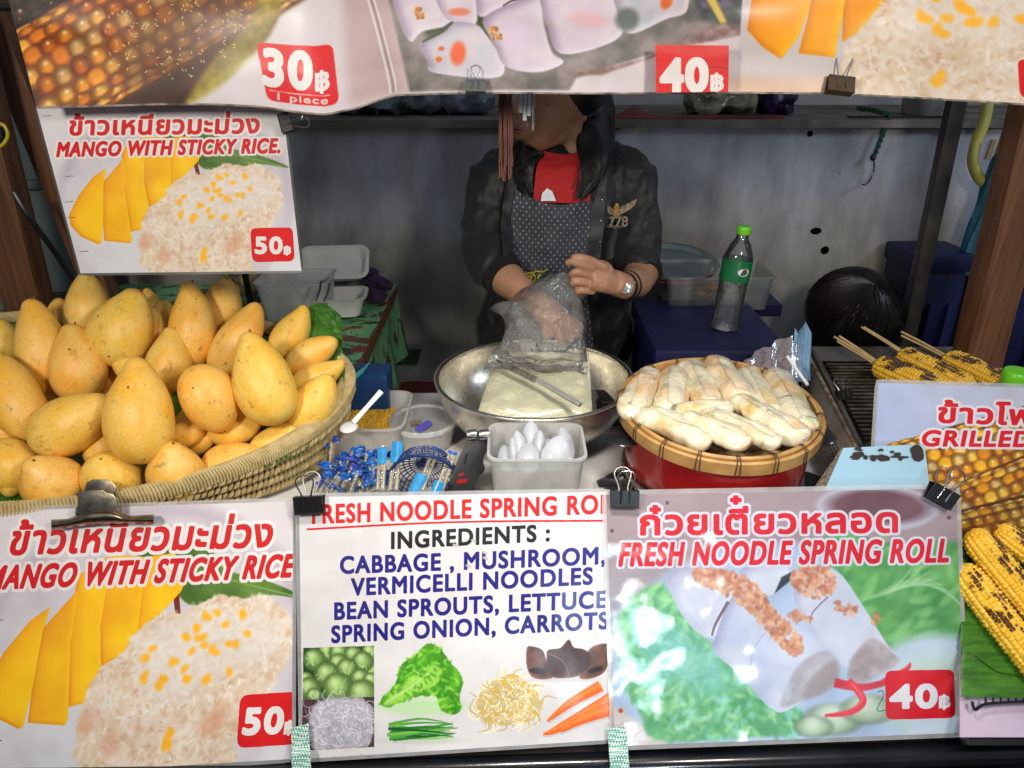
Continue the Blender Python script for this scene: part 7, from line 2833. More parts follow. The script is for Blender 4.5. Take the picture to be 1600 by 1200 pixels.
part('water', MB().lathe((bl.x, bl.y, BZ), [(max(r - 0.0025, 0.001), h) for r, h in prof if h < 0.15] + [(0.001, 0.15)], 32, AX), film('water', (0.80, 0.88, 0.90), 0.03, 0.5, 0.04, 0.8, 60), bo_)
lbn = part('label_band', MB().lathe((bl.x, bl.y, BZ), [(rbt + 0.0006, 0.116), (rbt + 0.0009, 0.118), (rbt + 0.0009, 0.160), (rbt + 0.0006, 0.163)], 40, AX, close=False, a0=0, a1=2 * math.pi - 1e-4), mat('green label', (0.01, 0.17, 0.055), 0.3, var=0.15, vscale=60), bo_)
part('bottle_cap', MB().lathe((bl.x, bl.y, BZ), [(0.0145, 0.216), (0.0150, 0.217), (0.0150, 0.231), (0.0135, 0.233), (0.001, 0.2335)], 30, AX), M_lime, bo_)
lb_ = MB()
cL = Vector((bl.x, bl.y, BZ)) + lean * 0.140
ring = []
for k in range(24):
    a = 2 * math.pi * k / 24
    th = R(-90 + 14) + 0.40 * math.cos(a)
    ring.append(cL + lx * ((rbt + 0.0014) * math.cos(th)) + Vector((0, 1, 0)) * ((rbt + 0.0014) * math.sin(th)) + lean * (0.0085 * math.sin(a)))
lb_.add(ring, [tuple(range(24))])
part('white_oval', lb_, M_white_plastic, lbn, smooth=False)


def letters(name, s, org, X, Y, size, m, root, bend=0.0):
    """flat lettering as a thin mesh (filled outlines)"""
    c = bpy.data.curves.new('lt', 'FONT')
    c.body = s
    c.size = size
    c.offset = size * 0.02
    c.align_x = 'CENTER'
    c.align_y = 'CENTER'
    o = bpy.data.objects.new('lt', c)
    COL.objects.link(o)
    bpy.context.view_layer.update()
    e = o.evaluated_get(bpy.context.evaluated_depsgraph_get())
    me = e.to_mesh()
    mb = MB()
    mb.v = [Vector(org) + X * v.co.x + Y * v.co.y + X.cross(Y) * (-bend * v.co.x ** 2) for v in me.vertices]
    mb.f = [list(p.vertices) for p in me.polygons]
    e.to_mesh_clear()
    bpy.data.objects.remove(o)
    bpy.data.curves.remove(c)
    return part(name, mb, m, root, smooth=False)


nf = (Vector((math.cos(R(-76)), math.sin(R(-76)), 0)))
letters('label_number', '7', cL + nf * (rbt + 0.0022), lx, lean, 0.016, M_red, lbn)

cbx = at_z(1120, 487, BZ)
tub('food_box', 'clear food box with orange slices inside behind the water bottle', 'container', (0.505, 1.80, BZ - 0.012), 0.13, 0.08, 0.085, M_clear, taper=0.92, rad=0.015)
part('rear_shelf', MB().box((0.50, 1.88, BZ - 0.03), (0.36, 0.22, 0.03)), M_navy, bt_)
qf = random.Random(2)
for k in range(16):
    mb = MB()
    c = Vector((0.41 + qf.random() * 0.19, 1.76 + qf.random() * 0.08, BZ + 0.006 + 0.02 * qf.random()))
    e = Euler((qf.uniform(-.5, .5), qf.uniform(-.5, .5), qf.random() * 3)).to_matrix()
    mb.ball(c, (0.022, 0.014, 0.007), 10, 6, rot=e)
    solo('orange_slice', mb, mat('cooked orange slice', (0.52, 0.22, 0.03), 0.5, var=0.4, vscale=60), 'orange food slice in the clear box behind the bottle', 'food', 'orange slices in the clear food box')
# round tray on the box
trc = at_y(1045, 412, 1.87)
AXt = (Vector((1, 0, 0)), Vector((0, math.cos(R(7)), math.sin(R(7)))), Vector((0, -math.sin(R(7)), math.cos(R(7)))))
rdt = thing('round_tray', 'round steel tray with a red underside on the clear food box beside the vendor', 'tray', trc)
rr_ = 0.125
part('tray_plate', MB().lathe(trc, [(0.001, 0), (rr_ * 0.86, 0.0), (rr_ * 0.93, 0.008), (rr_, 0.011), (rr_ + 0.003, 0.010), (rr_ + 0.002, 0.008), (rr_ * 0.93, 0.005), (rr_ * 0.86, -0.002), (0.001, -0.002)], 64, AXt), mat('grey steel tray', (0.42, 0.47, 0.45), 0.28, metal=0.85, var=0.15), rdt)
part('red_underside', MB().lathe(trc, [(0.001, -0.004), (rr_ * 0.86, -0.004), (rr_ * 0.95, 0.002), (rr_ * 0.97, -0.004), (rr_ * 0.8, -0.016), (0.001, -0.016)], 48, AXt), M_red, rdt)

# small stacked cups on the counter rear
for k, (px, lab) in enumerate(((1050, 'small grey carton behind the steamer tray, left of the pair'), (1140, 'small pale carton behind the steamer tray, right of the pair'))):
    c = at_z(px, 560, BZ - 0.1)
    solo('small_carton', MB().box((c.x, 1.42, 0.89), (0.055, 0.03, 0.06)), mat('dim carton', (0.16, 0.17, 0.20), 0.5, var=0.4, vscale=60, stretch=(8, 1, 1)), lab, 'carton', base=(c.x, 1.42, 0.86), bevel=0.002)
solo('back_block', MB().box((0.26, 1.435, 0.83), (0.34, 0.06, 0.06)), M_black, 'black block shelf behind the steamer that carries the small cartons', 'shelf', base=(0.26, 1.435, 0.80), bevel=0.003)

# bag and light blue cloth by the grill
mb = MB()
G = []
for i in range(30):
    u = i / 29
    A = at_d(1160 + 88 * u, 566 - 48 * u ** 0.8, 1.50)
    B = at_d(1172 + 82 * u, 600 - 10 * u, 1.46)
    G.append([A.lerp(B, j / 12) + Vector((0, -1, 0)) * 0.007 * math.sin(u * 17 + j * 0.12) + Vector((0, 0, 0.006)) * mnoise.noise(Vector((u * 9, j, 0))) for j in range(13)])
mb.grid(G)
solo('carrier_bag', mb, film('pinkish carrier bag', (0.66, 0.54, 0.54), 0.55, 0.4, 0.25, 0.5, 50), 'pleated pinkish white carrier bag hanging behind the steamer rim', 'plastic bag')
mb = MB()
G = []
for i in range(16):
    u = i / 15
    A = at_d(1242 + 24 * u, 512 + 10 * math.sin(u * 7), 1.50)
    B = at_d(1232 + 36 * u, 600 - 4 * u, 1.47)
    G.append([A.lerp(B, j / 12) + Vector((0, -1, 0)) * 0.006 * math.sin(u * 14 + j * 0.3) for j in range(13)])
mb.sheet(G, 0.001, -FW)
solo('blue_cloth', mb, mat('light blue cloth', (0.20, 0.36, 0.52), 0.7, var=0.2), 'light blue cloth hanging between the carrier bag and the grill', 'cloth')
mb = MB().tube([at_d(1230, 557, 1.44), at_d(1262, 602, 1.40)], 0.0032, 8)
solo('drinking_straw', mb, M_white_plastic, 'white stick slanting beside the grill in front of the light blue cloth', 'straw')

# blue bins at the far right
for k, (x0, x1, y, ztop, lab) in enumerate(((1428, 1530, 1.95, 392, 'dark blue plastic bin behind the black steel post'), (1548, 1760, 2.0, 404, 'dark blue plastic bin behind the wooden post at the right edge'))):
    a, b = at_y(x0, ztop, y), at_y(x1, ztop, y)
    t = thing('storage_bin', lab, 'bin', ((a.x + b.x) / 2, y + 0.1, 0), 'dark blue storage bins at the right')
    w_ = b.x - a.x
    cx_ = (a.x + b.x) / 2
    bnb = part('bin_body', MB().box((cx_, y + 0.08, a.z / 2 - 0.01), (w_ * 0.94, 0.14, a.z - 0.04)), M_navy, t, bevel=0.012)
    part('bin_rim', MB().box((cx_, y + 0.08, a.z - 0.035), (w_, 0.16, 0.05)), M_navy, t, bevel=0.01)
    for s in (-0.3, 0, 0.3):
        part('rib', MB().box((cx_ + s * w_, y + 0.004, a.z * 0.5 - 0.05), (0.02, 0.016, a.z - 0.2)), M_navy, bnb, bevel=0.004)
# folded blue umbrella / tarp
um = thing('folded_parasol', 'folded teal blue parasol leaning on the wall behind the right post', 'parasol', at_y(1535, 480, 1.98))
M_teal = mat('teal canvas', (0.020, 0.12, 0.19), 0.7, var=0.25, vscale=8, stretch=(6, 6, 1))
mb = MB()
for k, (xt, yt, xb, yb, r) in enumerate(((1562, 240, 1530, 420, 0.030), (1575, 225, 1552, 430, 0.034), (1556, 270, 1512, 430, 0.026), (1585, 235, 1570, 430, 0.03))):
    a, b = at_y(xt, yt, 2.0), at_y(xb, yb, 1.98)
    mb.tube([a, a.lerp(b, .3), a.lerp(b, .7), b], [r * 0.5, r, r * 1.3, r * 1.2], 12)
cz = blob(mb, 0.008, 3)
crease(cz, 0.006, (40, 40, 3), 3)
part('canopy', cz, M_teal, um)
for xt, yt in ((1553, 218), (1570, 208), (1583, 226)):
    a = at_y(xt, yt, 2.0)
    part('pole_tip', MB().tube([a, a - Vector((0.004, 0, 0.05))], 0.008, 8), mat('tan tip', (0.30, 0.22, 0.13), 0.6, var=0.3), um)
# yellow hose
pts = [at_y(1548, 140, 2.04), at_y(1538, 190, 2.03), at_y(1526, 220, 2.03), at_y(1520, 250, 2.02), at_y(1526, 272, 2.02), at_y(1540, 288, 2.02), at_y(1556, 300, 2.02)]
solo('yellow_hose', MB().tube(pathpts(pts, 6), 0.014, 12), mat('yellow pvc', (0.50, 0.46, 0.10), 0.4, var=0.2), 'yellow bent hose hanging between the steel post and the parasol', 'hose')

# things on the wall ledge
LZ = 1.362
M_bagw = film('cloudy bag', (0.34, 0.36, 0.42), 0.6, 0.5, 0.25, 0.6, 30)


def ledge_bag(label, spots, m, name='plastic_bag', cat='plastic bag', amp=0.012):
    mb = MB()
    for px, py, rx, rz in spots:
        c = at_y(px, py, WY + 0.14)
        mb.ball((c.x, c.y, LZ + rz * 0.9), (rx, 0.06, rz), 20, 12)
    b = blob(mb, 0.009, 2)
    crease(b, amp, (18, 18, 22), seed=spots[0][0] % 17)
    for v in b.v:
        v.z = max(v.z, LZ + 0.001)
    return solo(name, b, m, label, cat)


ledge_bag('grey cloudy bag of food lying on the ledge left of the vendor\'s head', [(600, 170, 0.10, 0.035), (660, 165, 0.09, 0.05), (555, 172, 0.07, 0.03)], mat('grey bag', (0.20, 0.22, 0.27), 0.35, var=0.3, vscale=20, coat=0.5))
ledge_bag('second grey bag on the ledge just beside the vendor\'s cheek', [(715, 165, 0.07, 0.05), (745, 160, 0.05, 0.05)], mat('blue grey bag', (0.24, 0.28, 0.36), 0.3, var=0.3, vscale=20, coat=0.5))
ledge_bag('greenish bag of cooked food on the ledge under the 40 baht price', [(1100, 165, 0.06, 0.045), (1150, 165, 0.06, 0.05)], mat('pale green bag', (0.33, 0.33, 0.18), 0.3, var=0.3, vscale=26, coat=0.6))
ledge_bag('dark purple bag hanging over the ledge edge beside the greenish bag', [(1200, 165, 0.045, 0.05), (1222, 160, 0.04, 0.05)], mat('dark purple film', (0.040, 0.018, 0.085), 0.4, var=0.3))
# red cloth on the ledge
G = []
for i in range(40):
    u = i / 39
    px = 925 + 300 * u
    ytop = 172 - 10 * math.exp(-((u - 0.22) / 0.06) ** 2)
    A = at_y(px, ytop - 4, WY + 0.05)
    A.z = LZ + 0.006 + 0.02 * math.exp(-((u - 0.22) / 0.06) ** 2)
    B = at_y(px, 188, WY - 0.012)
    B.z = LZ - 0.004 - 0.012 * (0.5 + 0.5 * math.sin(u * 17))
    G.append([A, A.lerp(B, .4) + Vector((0, 0, .004)), Vector((B.x, B.y, LZ + 0.003)), B])
solo('red_cloth', MB().sheet(G, 0.002, Vector((0, -1, 0))), mat('faded red cloth', (0.22, 0.035, 0.03), 0.7, var=0.3), 'faded red cloth lying along the ledge right of the vendor\'s hair', 'cloth')
for (x0, x1, col, lab) in ((935, 970, (0.20, 0.02, 0.02), 'small red packet hanging below the ledge'), (990, 1012, (0.42, 0.45, 0.04), 'small lime green packet below the ledge beside the red one')):
    a, b = at_y(x0, 193, WY - 0.014), at_y(x1, 203, WY - 0.014)
    solo('small_packet', MB().box(((a.x + b.x) / 2, WY - 0.010, (a.z + b.z) / 2), (b.x - a.x, 0.008, a.z - b.z)), mat('packet ' + lab[6:10], col, 0.4), lab, 'packet', bevel=0.001)
# white bucket and the green rope with its hook
bk_ = at_y(1438, 190, WY + 0.12)
bct = thing('white_bucket', 'small dirty white bucket on the ledge near the steel post', 'bucket', (bk_.x, bk_.y, LZ))
part('bucket_body', MB().lathe((bk_.x, bk_.y, LZ), [(0.001, 0.0), (0.052, 0.0), (0.056, 0.004), (0.064, 0.10), (0.067, 0.102), (0.062, 0.103), (0.053, 0.005), (0.001, 0.004)], 40), mat('dirty white bucket', (0.42, 0.40, 0.35), 0.5, var=0.3, vscale=12), bct)
rp = thing('green_rope', 'frayed green rope with a bent hook hanging from the ledge', 'rope', at_y(1370, 190, WY - 0.02))
M_rope = mat('green rope', (0.02, 0.10, 0.055), 0.8, var=0.4, vscale=60, bump=0.6)
for k in range(3):
    pts = []
    for i in range(40):
        t = i / 39
        px = np.interp(t, [0, .25, .55, 1], [1340, 1366, 1392, 1366])
        py = np.interp(t, [0, .25, .55, 1], [168, 172, 180, 245])
        yy = WY + 0.06 - 0.08 * min(1, t * 1.8)
        c = at_y(px, py, yy)
        if t < 0.5:
            c.z = max(c.z, LZ + 0.008)
        pts.append(c + Vector((math.cos(i * 0.9 + k * 2.1), 0, math.sin(i * 0.9 + k * 2.1))) * 0.004)
    part('strand', MB().tube(pts, 0.0036, 5), M_rope, rp)
pts = [at_y(1364, 246, WY - 0.02), at_y(1366, 262, WY - 0.02), at_y(1360, 280, WY - 0.02), at_y(1352, 288, WY - 0.025), at_y(1347, 288, WY - 0.03)]
part('bent_hook', MB().tube(pathpts(pts, 5), 0.0022, 6), M_black, rp)
part('knot', MB().ball(at_y(1364, 246, WY - 0.02), (0.008, 0.008, 0.010), 10, 8), M_black, rp)
pts = [at_y(1325, 168, WY + 0.02), at_y(1330, 176, WY - 0.01), at_y(1345, 174, WY - 0.01), at_y(1375, 178, WY - 0.01), at_y(1440, 176, WY - 0.012), at_y(1478, 182, WY - 0.012), at_y(1500, 176, WY - 0.012)]
for p in pts:
    p.z = LZ + 0.006
solo('power_cord', MB().tube(pathpts(pts, 6), 0.003, 6), M_black, 'black cord tangled along the ledge behind the green rope', 'cord')
# cable and yellow strap at the left
pts = [at_y(22, 300, 1.55), at_y(50, 345, 1.55), at_y(90, 400, 1.58), at_y(122, 450, 1.60), at_y(136, 490, 1.62), at_y(140, 560, 1.62)]
solo('black_cable', MB().tube(pathpts(pts, 8), 0.006, 8), M_black, 'black cable curving down beside the left wooden post', 'cable')
pts = [at_y(-12, 196, 1.4), at_y(2, 194, 1.4), at_y(9, 200, 1.4), at_y(12, 212, 1.4), at_y(6, 224, 1.4), at_y(-4, 230, 1.4), at_y(-20, 226, 1.4)]
solo('yellow_cable_loop', MB().tube(pathpts(pts, 6), 0.003, 8), mat('yellow cable', (0.60, 0.48, 0.03), 0.4), 'yellow cable loop at the far left edge above the wooden post', 'cable')
solo('black_plug', MB().box(at_y(0, 212, 1.41), (0.016, 0.016, 0.03)), M_black, 'black plug held in the yellow cable loop at the left edge', 'plug', bevel=0.003)

# bundles hanging in front of the vendor's face
hb1 = thing('rubber_band_bundle', 'bundle of long reddish brown bands hanging before the vendor\'s cheek', 'rubber bands', at_y(790, 150, 1.30))
qs = random.Random(6)
M_band = mat('brown rubber band', (0.22, 0.075, 0.055), 0.55, var=0.3, vscale=20, rnd=0.3)
for k in range(30):
    x = 780 + 20 * (k % 10) / 9 + qs.uniform(-1, 1)
    yb = 262 + qs.uniform(-8, 22)
    y0_ = 1.30 + 0.004 * (k // 10)
    a, b = at_y(x, 130, y0_), at_y(x + qs.uniform(-2, 2), yb, y0_)
    a = Vector((b.x + (a.x - b.x) * .5, y0_, a.z))
    n = 10
    pts = [a.lerp(b, i / n) + Vector((0.0018 * mnoise.noise(Vector((i * 0.8, k * 3.0, 0))), 0, 0)) for i in range(n + 1)]
    part('band', MB().tube(pts, 0.0016, 4, flat=0.5), M_band, hb1)
hs_ = thing('straw_bundle', 'hanging white tubes of unequal length before the vendor\'s face', 'tubes', at_y(822, 150, 1.28))
for x, yb, r, m in ((814, 176, 0.0035, M_white_plastic), (820, 188, 0.0035, M_white_plastic), (826.5, 181, 0.0035, M_white_plastic), (833, 204, 0.0028, M_steel), (829, 176, 0.002, M_white_plastic)):
    b = at_y(x, yb, 1.28)
    part('tube', MB().tube([Vector((b.x, 1.28, 1.60)), b], r, 8), mat('dull white tube', (0.62, 0.64, 0.68), 0.4) if m is M_white_plastic else m, hs_)
rl_ = solo('hanging_rod', MB().tube([(-1.3, 1.29, 1.60), (1.3, 1.29, 1.60)], 0.006, 10), M_black, 'black rod behind the banner that the bundles hang from', 'rod')
# ---------------------------------------------------------------- the vendor
def ringloft(mb, rings, n=28):
    vs, fs = [], []
    for (c, rx, ry) in rings:
        for j in range(n):
            a = 2 * math.pi * j / n
            vs.append(Vector(c) + Vector((rx * math.cos(a), ry * math.sin(a), 0)))
    K = len(rings)
    fs = [(i * n + j, i * n + (j + 1) % n, (i + 1) * n + (j + 1) % n, (i + 1) * n + j) for i in range(K - 1) for j in range(n)]
    fs += [tuple(range(n - 1, -1, -1)), tuple((K - 1) * n + j for j in range(n))]
    if vs[0].z > vs[-1].z:
        fs = [f[::-1] for f in fs]
    return mb.add(vs, fs)


M_skin = mat('skin', (0.40, 0.205, 0.120), 0.42, var=0.08, vscale=25, sss=0.12, bump=0.12, bscale=180)
M_jacket = mat('black satin jacket', (0.009, 0.0095, 0.010), 0.55, var=0.1, vscale=12, bump=0.15, bscale=30, sheen=0.08)
M_hair = mat('black hair', (0.008, 0.0065, 0.006), 0.46, var=0.3, vscale=30)
VY = 1.71
vend = thing('person', 'woman vendor in black jacket and dotted apron, face half hidden, hand in plastic bag', 'person', (0.12, VY, 0))

fdir = Vector((-0.86, -0.50, -0.06)).normalized()
fr_ = fdir.cross(Vector((0, 0, 1))).normalized()
fu = fr_.cross(fdir)
hrot = Matrix((fdir, fr_, fu)).transposed()
HC = at_y(874, 128, VY - 0.01)
body = MB()
body.ball(HC, (0.090, 0.073, 0.100), 24, 18, rot=hrot)
body.tube([HC + fdir * 0.010 - fu * 0.02, at_y(848, 190, 1.685), at_y(834, 220, 1.672), at_y(829, 229, 1.668)], [0.066, 0.056, 0.034, 0.021], 18)
body.tube([at_y(884, 170, 1.70), at_y(868, 208, 1.685), at_y(836, 226, 1.67)], [0.040, 0.030, 0.018], 14)
body.ball(at_y(814, 200, 1.650), (0.022, 0.020, 0.026), 12, 10)
body.ball(at_y(806, 170, 1.640), (0.010, 0.010, 0.014), 10, 8)
body.tube([at_y(820, 140, 1.645), at_y(806, 168, 1.640)], [0.008, 0.009], 8)
body.tube([at_y(893, 170, 1.72), at_y(900, 215, 1.725), at_y(902, 262, 1.73)], [0.050, 0.050, 0.062], 18)
ringloft(body, [(at_y(885, 236, 1.73), 0.07, 0.05), (at_y(880, 262, 1.73), 0.14, 0.075), (at_y(878, 330, 1.72), 0.13, 0.085), (at_y(875, 430, 1.73), 0.12, 0.085), (at_y(873, 520, 1.74), 0.14, 0.09)])
# arms
body.tube([at_y(785, 265, 1.72), at_y(765, 335, 1.70), at_y(762, 400, 1.62)], [0.045, 0.040, 0.040], 16)
body.tube([at_y(762, 402, 1.62), at_y(792, 436, 1.57), at_y(822, 462, 1.52), at_y(840, 474, 1.505)], [0.042, 0.040, 0.030, 0.026], 16)
body.tube([at_y(972, 265, 1.72), at_y(992, 335, 1.70), at_y(1000, 415, 1.64)], [0.045, 0.040, 0.040], 16)
body.tube([at_y(1004, 420, 1.635), at_y(994, 440, 1.57), at_y(975, 447, 1.51), at_y(958, 441, 1.49)], [0.042, 0.036, 0.028, 0.027], 16)
# her left hand, closed, thumb and forefinger out
body.tube([at_y(962, 443, 1.495), at_y(940, 434, 1.478), at_y(922, 430, 1.472)], [0.027, 0.033, 0.030], 14, flat=0.75)
body.ball(at_y(935, 428, 1.478), (0.034, 0.020, 0.030), 14, 10)
for pts, r in (([(945, 420, 1.470), (922, 407, 1.456), (905, 402, 1.452), (893, 403, 1.452)], [0.0115, 0.0095, 0.0082, 0.0068]),
               ([(926, 419, 1.460), (904, 412, 1.446), (892, 409, 1.448), (884, 411, 1.452)], [0.0098, 0.0084, 0.0076, 0.0064]),
               ([(924, 430, 1.462), (900, 425, 1.448), (894, 430, 1.458), (905, 433, 1.475)], [0.0098, 0.0084, 0.0078, 0.0070]),
               ([(924, 443, 1.464), (900, 440, 1.451), (895, 445, 1.462), (906, 447, 1.478)], [0.0096, 0.0083, 0.0077, 0.0070]),
               ([(928, 455, 1.468), (906, 454, 1.457), (902, 459, 1.467), (911, 461, 1.480)], [0.0088, 0.0074, 0.0068, 0.0062])):
    body.tube(pathpts([at_y(*p) for p in pts], 4), r, 10)
# her right hand reaching down in the bag
body.tube([at_y(838, 472, 1.508), at_y(858, 490, 1.485), at_y(872, 505, 1.470)], [0.026, 0.033, 0.030], 14, flat=0.75)
for pts, r in (([(856, 500, 1.475), (852, 518, 1.455), (858, 530, 1.445)], [0.0115, 0.010, 0.008]),
               ([(868, 508, 1.465), (872, 524, 1.445), (878, 538, 1.430)], [0.0110, 0.0095, 0.0078]),
               ([(876, 508, 1.465), (886, 522, 1.442), (892, 536, 1.425)], [0.0112, 0.0098, 0.0078]),
               ([(882, 504, 1.468), (896, 515, 1.448), (903, 527, 1.430)], [0.0108, 0.0092, 0.0075]),
               ([(884, 497, 1.475), (901, 504, 1.460), (910, 514, 1.445)], [0.0098, 0.0085, 0.0070])):
    body.tube(pathpts([at_y(*p) for p in pts], 4), r, 10)
bb = blob(body, 0.0029, 3)
part('body', bb, M_skin, vend)
ear = MB()
ec = at_y(889, 158, 1.655)
ear.ball(ec, (0.012, 0.008, 0.026), 14, 10, rot=Matrix.Rotation(R(-12), 3, 'Y'))
ear.tube(pathpts([ec + Vector((-0.002, -0.008, -0.022)), ec + Vector((0.008, -0.010, -0.006)), ec + Vector((0.008, -0.010, 0.014)), ec + Vector((-0.004, -0.008, 0.024)), ec + Vector((-0.012, -0.004, 0.012))], 5), 0.0035, 8)
ear_ = part('ear', ear, M_skin, vend)
part('earring', MB().ball(at_y(885, 158, 1.640), 0.0036, 10, 8), M_black, ear_)
lip = MB()
lip.tube(pathpts([at_y(801, 201, 1.634), at_y(808, 199, 1.630), at_y(818, 203, 1.632)], 5), [0.0028, 0.0042, 0.001], 8)
lip.tube(pathpts([at_y(803, 206, 1.634), at_y(809, 206, 1.630), at_y(818, 204, 1.632)], 5), [0.0028, 0.0046, 0.001], 8)
part('lips', lip, mat('lips', (0.32, 0.10, 0.08), 0.4), vend)
eye = MB()
for p in ((822, 133, 1.630), (846, 130, 1.616)):
    eye.ball(at_y(*p), (0.010, 0.006, 0.006), 12, 8)
part('eyes', eye, mat('eye dark', (0.03, 0.02, 0.02), 0.15), vend)

jk = MB()
ringloft(jk, [(at_y(882, 214, 1.745), 0.065, 0.045), (at_y(881, 232, 1.74), 0.098, 0.06), (at_y(879, 256, 1.735), 0.142, 0.085), (at_y(878, 282, 1.735), 0.160, 0.098), (at_y(877, 310, 1.73), 0.163, 0.105), (at_y(876, 370, 1.73), 0.16, 0.11), (at_y(874, 430, 1.735), 0.168, 0.11), (at_y(868, 500, 1.745), 0.195, 0.115), (at_y(866, 560, 1.75), 0.195, 0.115)])
jk.tube([at_y(850, 228, 1.735), at_y(808, 246, 1.73), at_y(780, 272, 1.725)], [0.030, 0.042, 0.054], 18)
jk.tube([at_y(912, 226, 1.735), at_y(950, 243, 1.73), at_y(977, 270, 1.725)], [0.030, 0.042, 0.056], 18)
jk.tube([at_y(776, 268, 1.72), at_y(764, 330, 1.70), at_y(758, 390, 1.64), at_y(775, 418, 1.585), at_y(784, 428, 1.562)], [0.060, 0.058, 0.060, 0.056, 0.048], 20)
jk.tube([at_y(980, 268, 1.72), at_y(992, 330, 1.70), at_y(998, 395, 1.655), at_y(1002, 428, 1.615)], [0.062, 0.056, 0.054, 0.048], 20)
jk.tube([at_y(855, 224, 1.70), at_y(905, 214, 1.78), at_y(938, 236, 1.70)], [0.018, 0.030, 0.018], 12)
jk.ball(at_y(778, 278, 1.722), (0.058, 0.062, 0.058), 18, 12)
jk.ball(at_y(979, 276, 1.722), (0.060, 0.062, 0.058), 18, 12)
jb = blob(jk, 0.0055, 5)
crease(jb, 0.0065, (13, 9, 7), 3)
crease(jb, 0.0030, (32, 20, 22), 5)
jck = part('jacket', jb, M_jacket, vend)
tree = BVHTree.FromPolygons([tuple(v) for v in jb.v], jb.f)


def front(px, py, off):
    """the spot of the jacket's front seen there, lifted off a little"""
    o = CAM
    r = ray(px, py).normalized()
    h = tree.ray_cast(o, r)
    if h[0] is None:
        return at_y(px, py, 1.62) - r * off
    return h[0] - r * off


def drape(name, A, B, off, m, th=0.002, n=26, k=14, root=vend, smooth_iter=8, toprow=None):
    G = []
    for i in range(n):
        v = i / (n - 1)
        ax_ = np.interp(v, np.linspace(0, 1, len(A)), [p[0] for p in A]); ay_ = np.interp(v, np.linspace(0, 1, len(A)), [p[1] for p in A])
        bx_ = np.interp(v, np.linspace(0, 1, len(B)), [p[0] for p in B]); by_ = np.interp(v, np.linspace(0, 1, len(B)), [p[1] for p in B])
        row = []
        for j in range(k):
            u = j / (k - 1)
            sag = (toprow or 0) * math.sin(math.pi * u) * (1 - v) ** 2
            row.append((ax_ + (bx_ - ax_) * u, ay_ + (by_ - ay_) * u + sag))
        G.append([front(x, y, off) for x, y in row])
    D = np.array([[(p - CAM).length for p in r] for r in G])
    for _ in range(smooth_iter):
        E_ = np.pad(D, 1, mode='edge')
        S = (E_[:-2, 1:-1] + E_[2:, 1:-1] + E_[1:-1, :-2] + E_[1:-1, 2:]) / 4
        D = np.minimum(D, S)
    P = [[CAM + (G[i][j] - CAM).normalized() * (D[i][j] - 0.0008 * math.sin(i * 0.9 + j * 0.7)) for j in range(k)] for i in range(n)]
    mb = MB().sheet(P, th, -FW)
    return part(name, mb, m, root), P


M_tee = mat('red tshirt', (0.50, 0.012, 0.012), 0.75, var=0.12, vscale=14, bump=0.2, bscale=200)
drape('tshirt', [(846, 234), (838, 262), (832, 316)], [(922, 228), (930, 262), (920, 318)], 0.010, M_tee, toprow=10, smooth_iter=30)
cv_ = []
for pts in ([(845, 318), (847, 306), (855, 298), (863, 303), (869, 318)],):
    part('white_motif', MB().plate([front(a, b - 4, 0.0225) for a, b in pts], 0.001), M_white_plastic, vend)


def apron_mat():
    m = bpy.data.materials.new('dotted apron')
    m.use_nodes = True
    N, L = m.node_tree.nodes, m.node_tree.links
    p = principled(m)
    tc = N.new('ShaderNodeTexCoord')
    mp = N.new('ShaderNodeMapping')
    mp.inputs['Scale'].default_value = (1, 0, 0.8)
    mp.inputs['Rotation'].default_value = (0, R(45), 0)
    L.new(tc.outputs['Object'], mp.inputs['Vector'])
    nz = N.new('ShaderNodeTexNoise')
    nz.inputs['Scale'].default_value = 9
    L.new(tc.outputs['Object'], nz.inputs['Vector'])
    vo = N.new('ShaderNodeTexVoronoi')
    vo.inputs['Scale'].default_value = 104
    vo.inputs['Randomness'].default_value = 0.12
    L.new(mp.outputs['Vector'], vo.inputs['Vector'])
    r = N.new('ShaderNodeValToRGB')
    r.color_ramp.elements[0].position = 0.10
    r.color_ramp.elements[0].color = (0.34, 0.34, 0.40, 1)
    r.color_ramp.elements[1].position = 0.20
    r.color_ramp.elements[1].color = (0.036, 0.037, 0.048, 1)
    L.new(vo.outputs['Distance'], r.inputs['Fac'])
    L.new(r.outputs['Color'], p.inputs['Base Color'])
    p.inputs['Roughness'].default_value = 0.7
    return m


M_apron = apron_mat()
ap, _ = drape('apron', [(806, 296), (798, 340), (802, 385), (810, 430), (800, 480), (790, 560)], [(920, 312), (922, 350), (916, 400), (912, 430), (920, 480), (930, 560)], 0.020, M_apron, n=44, k=24, toprow=16)
M_yel = mat('yellow print', (0.50, 0.42, 0.02), 0.6)
letters('yellow_print', '@GO', front(845, 436, 0.030), RX, (UP * 1), 0.034, M_yel, ap)
part('yellow_stroke', MB().tube(pathpts([front(828, 430, 0.027), front(838, 424, 0.027), front(848, 425, 0.027), front(856, 420, 0.027)], 4), 0.0018, 5), M_yel, ap)
# the jacket's open front edges
drape('placket', [(926, 262), (918, 300), (915, 350), (912, 404)], [(948, 276), (946, 310), (944, 350), (938, 404)], 0.015, mat('jacket placket', (0.020, 0.021, 0.022), 0.5, var=0.2, bump=0.3), th=0.003, k=6, root=jck)
drape('collar', [(918, 236), (926, 262), (922, 286)], [(944, 232), (952, 262), (940, 292)], 0.020, M_jacket, th=0.004, k=6, n=14, smooth_iter=20, root=jck)
drape('front_edge', [(800, 262), (788, 300), (782, 350), (786, 400)], [(816, 268), (806, 300), (800, 350), (804, 400)], 0.014, M_jacket, th=0.003, k=5, root=jck)
for y in (280, 312, 345, 378):
    part('snap_button', MB().ball(front(942 - (y - 280) * 0.05, y, 0.018), 0.0028, 10, 6), M_steel, jck)
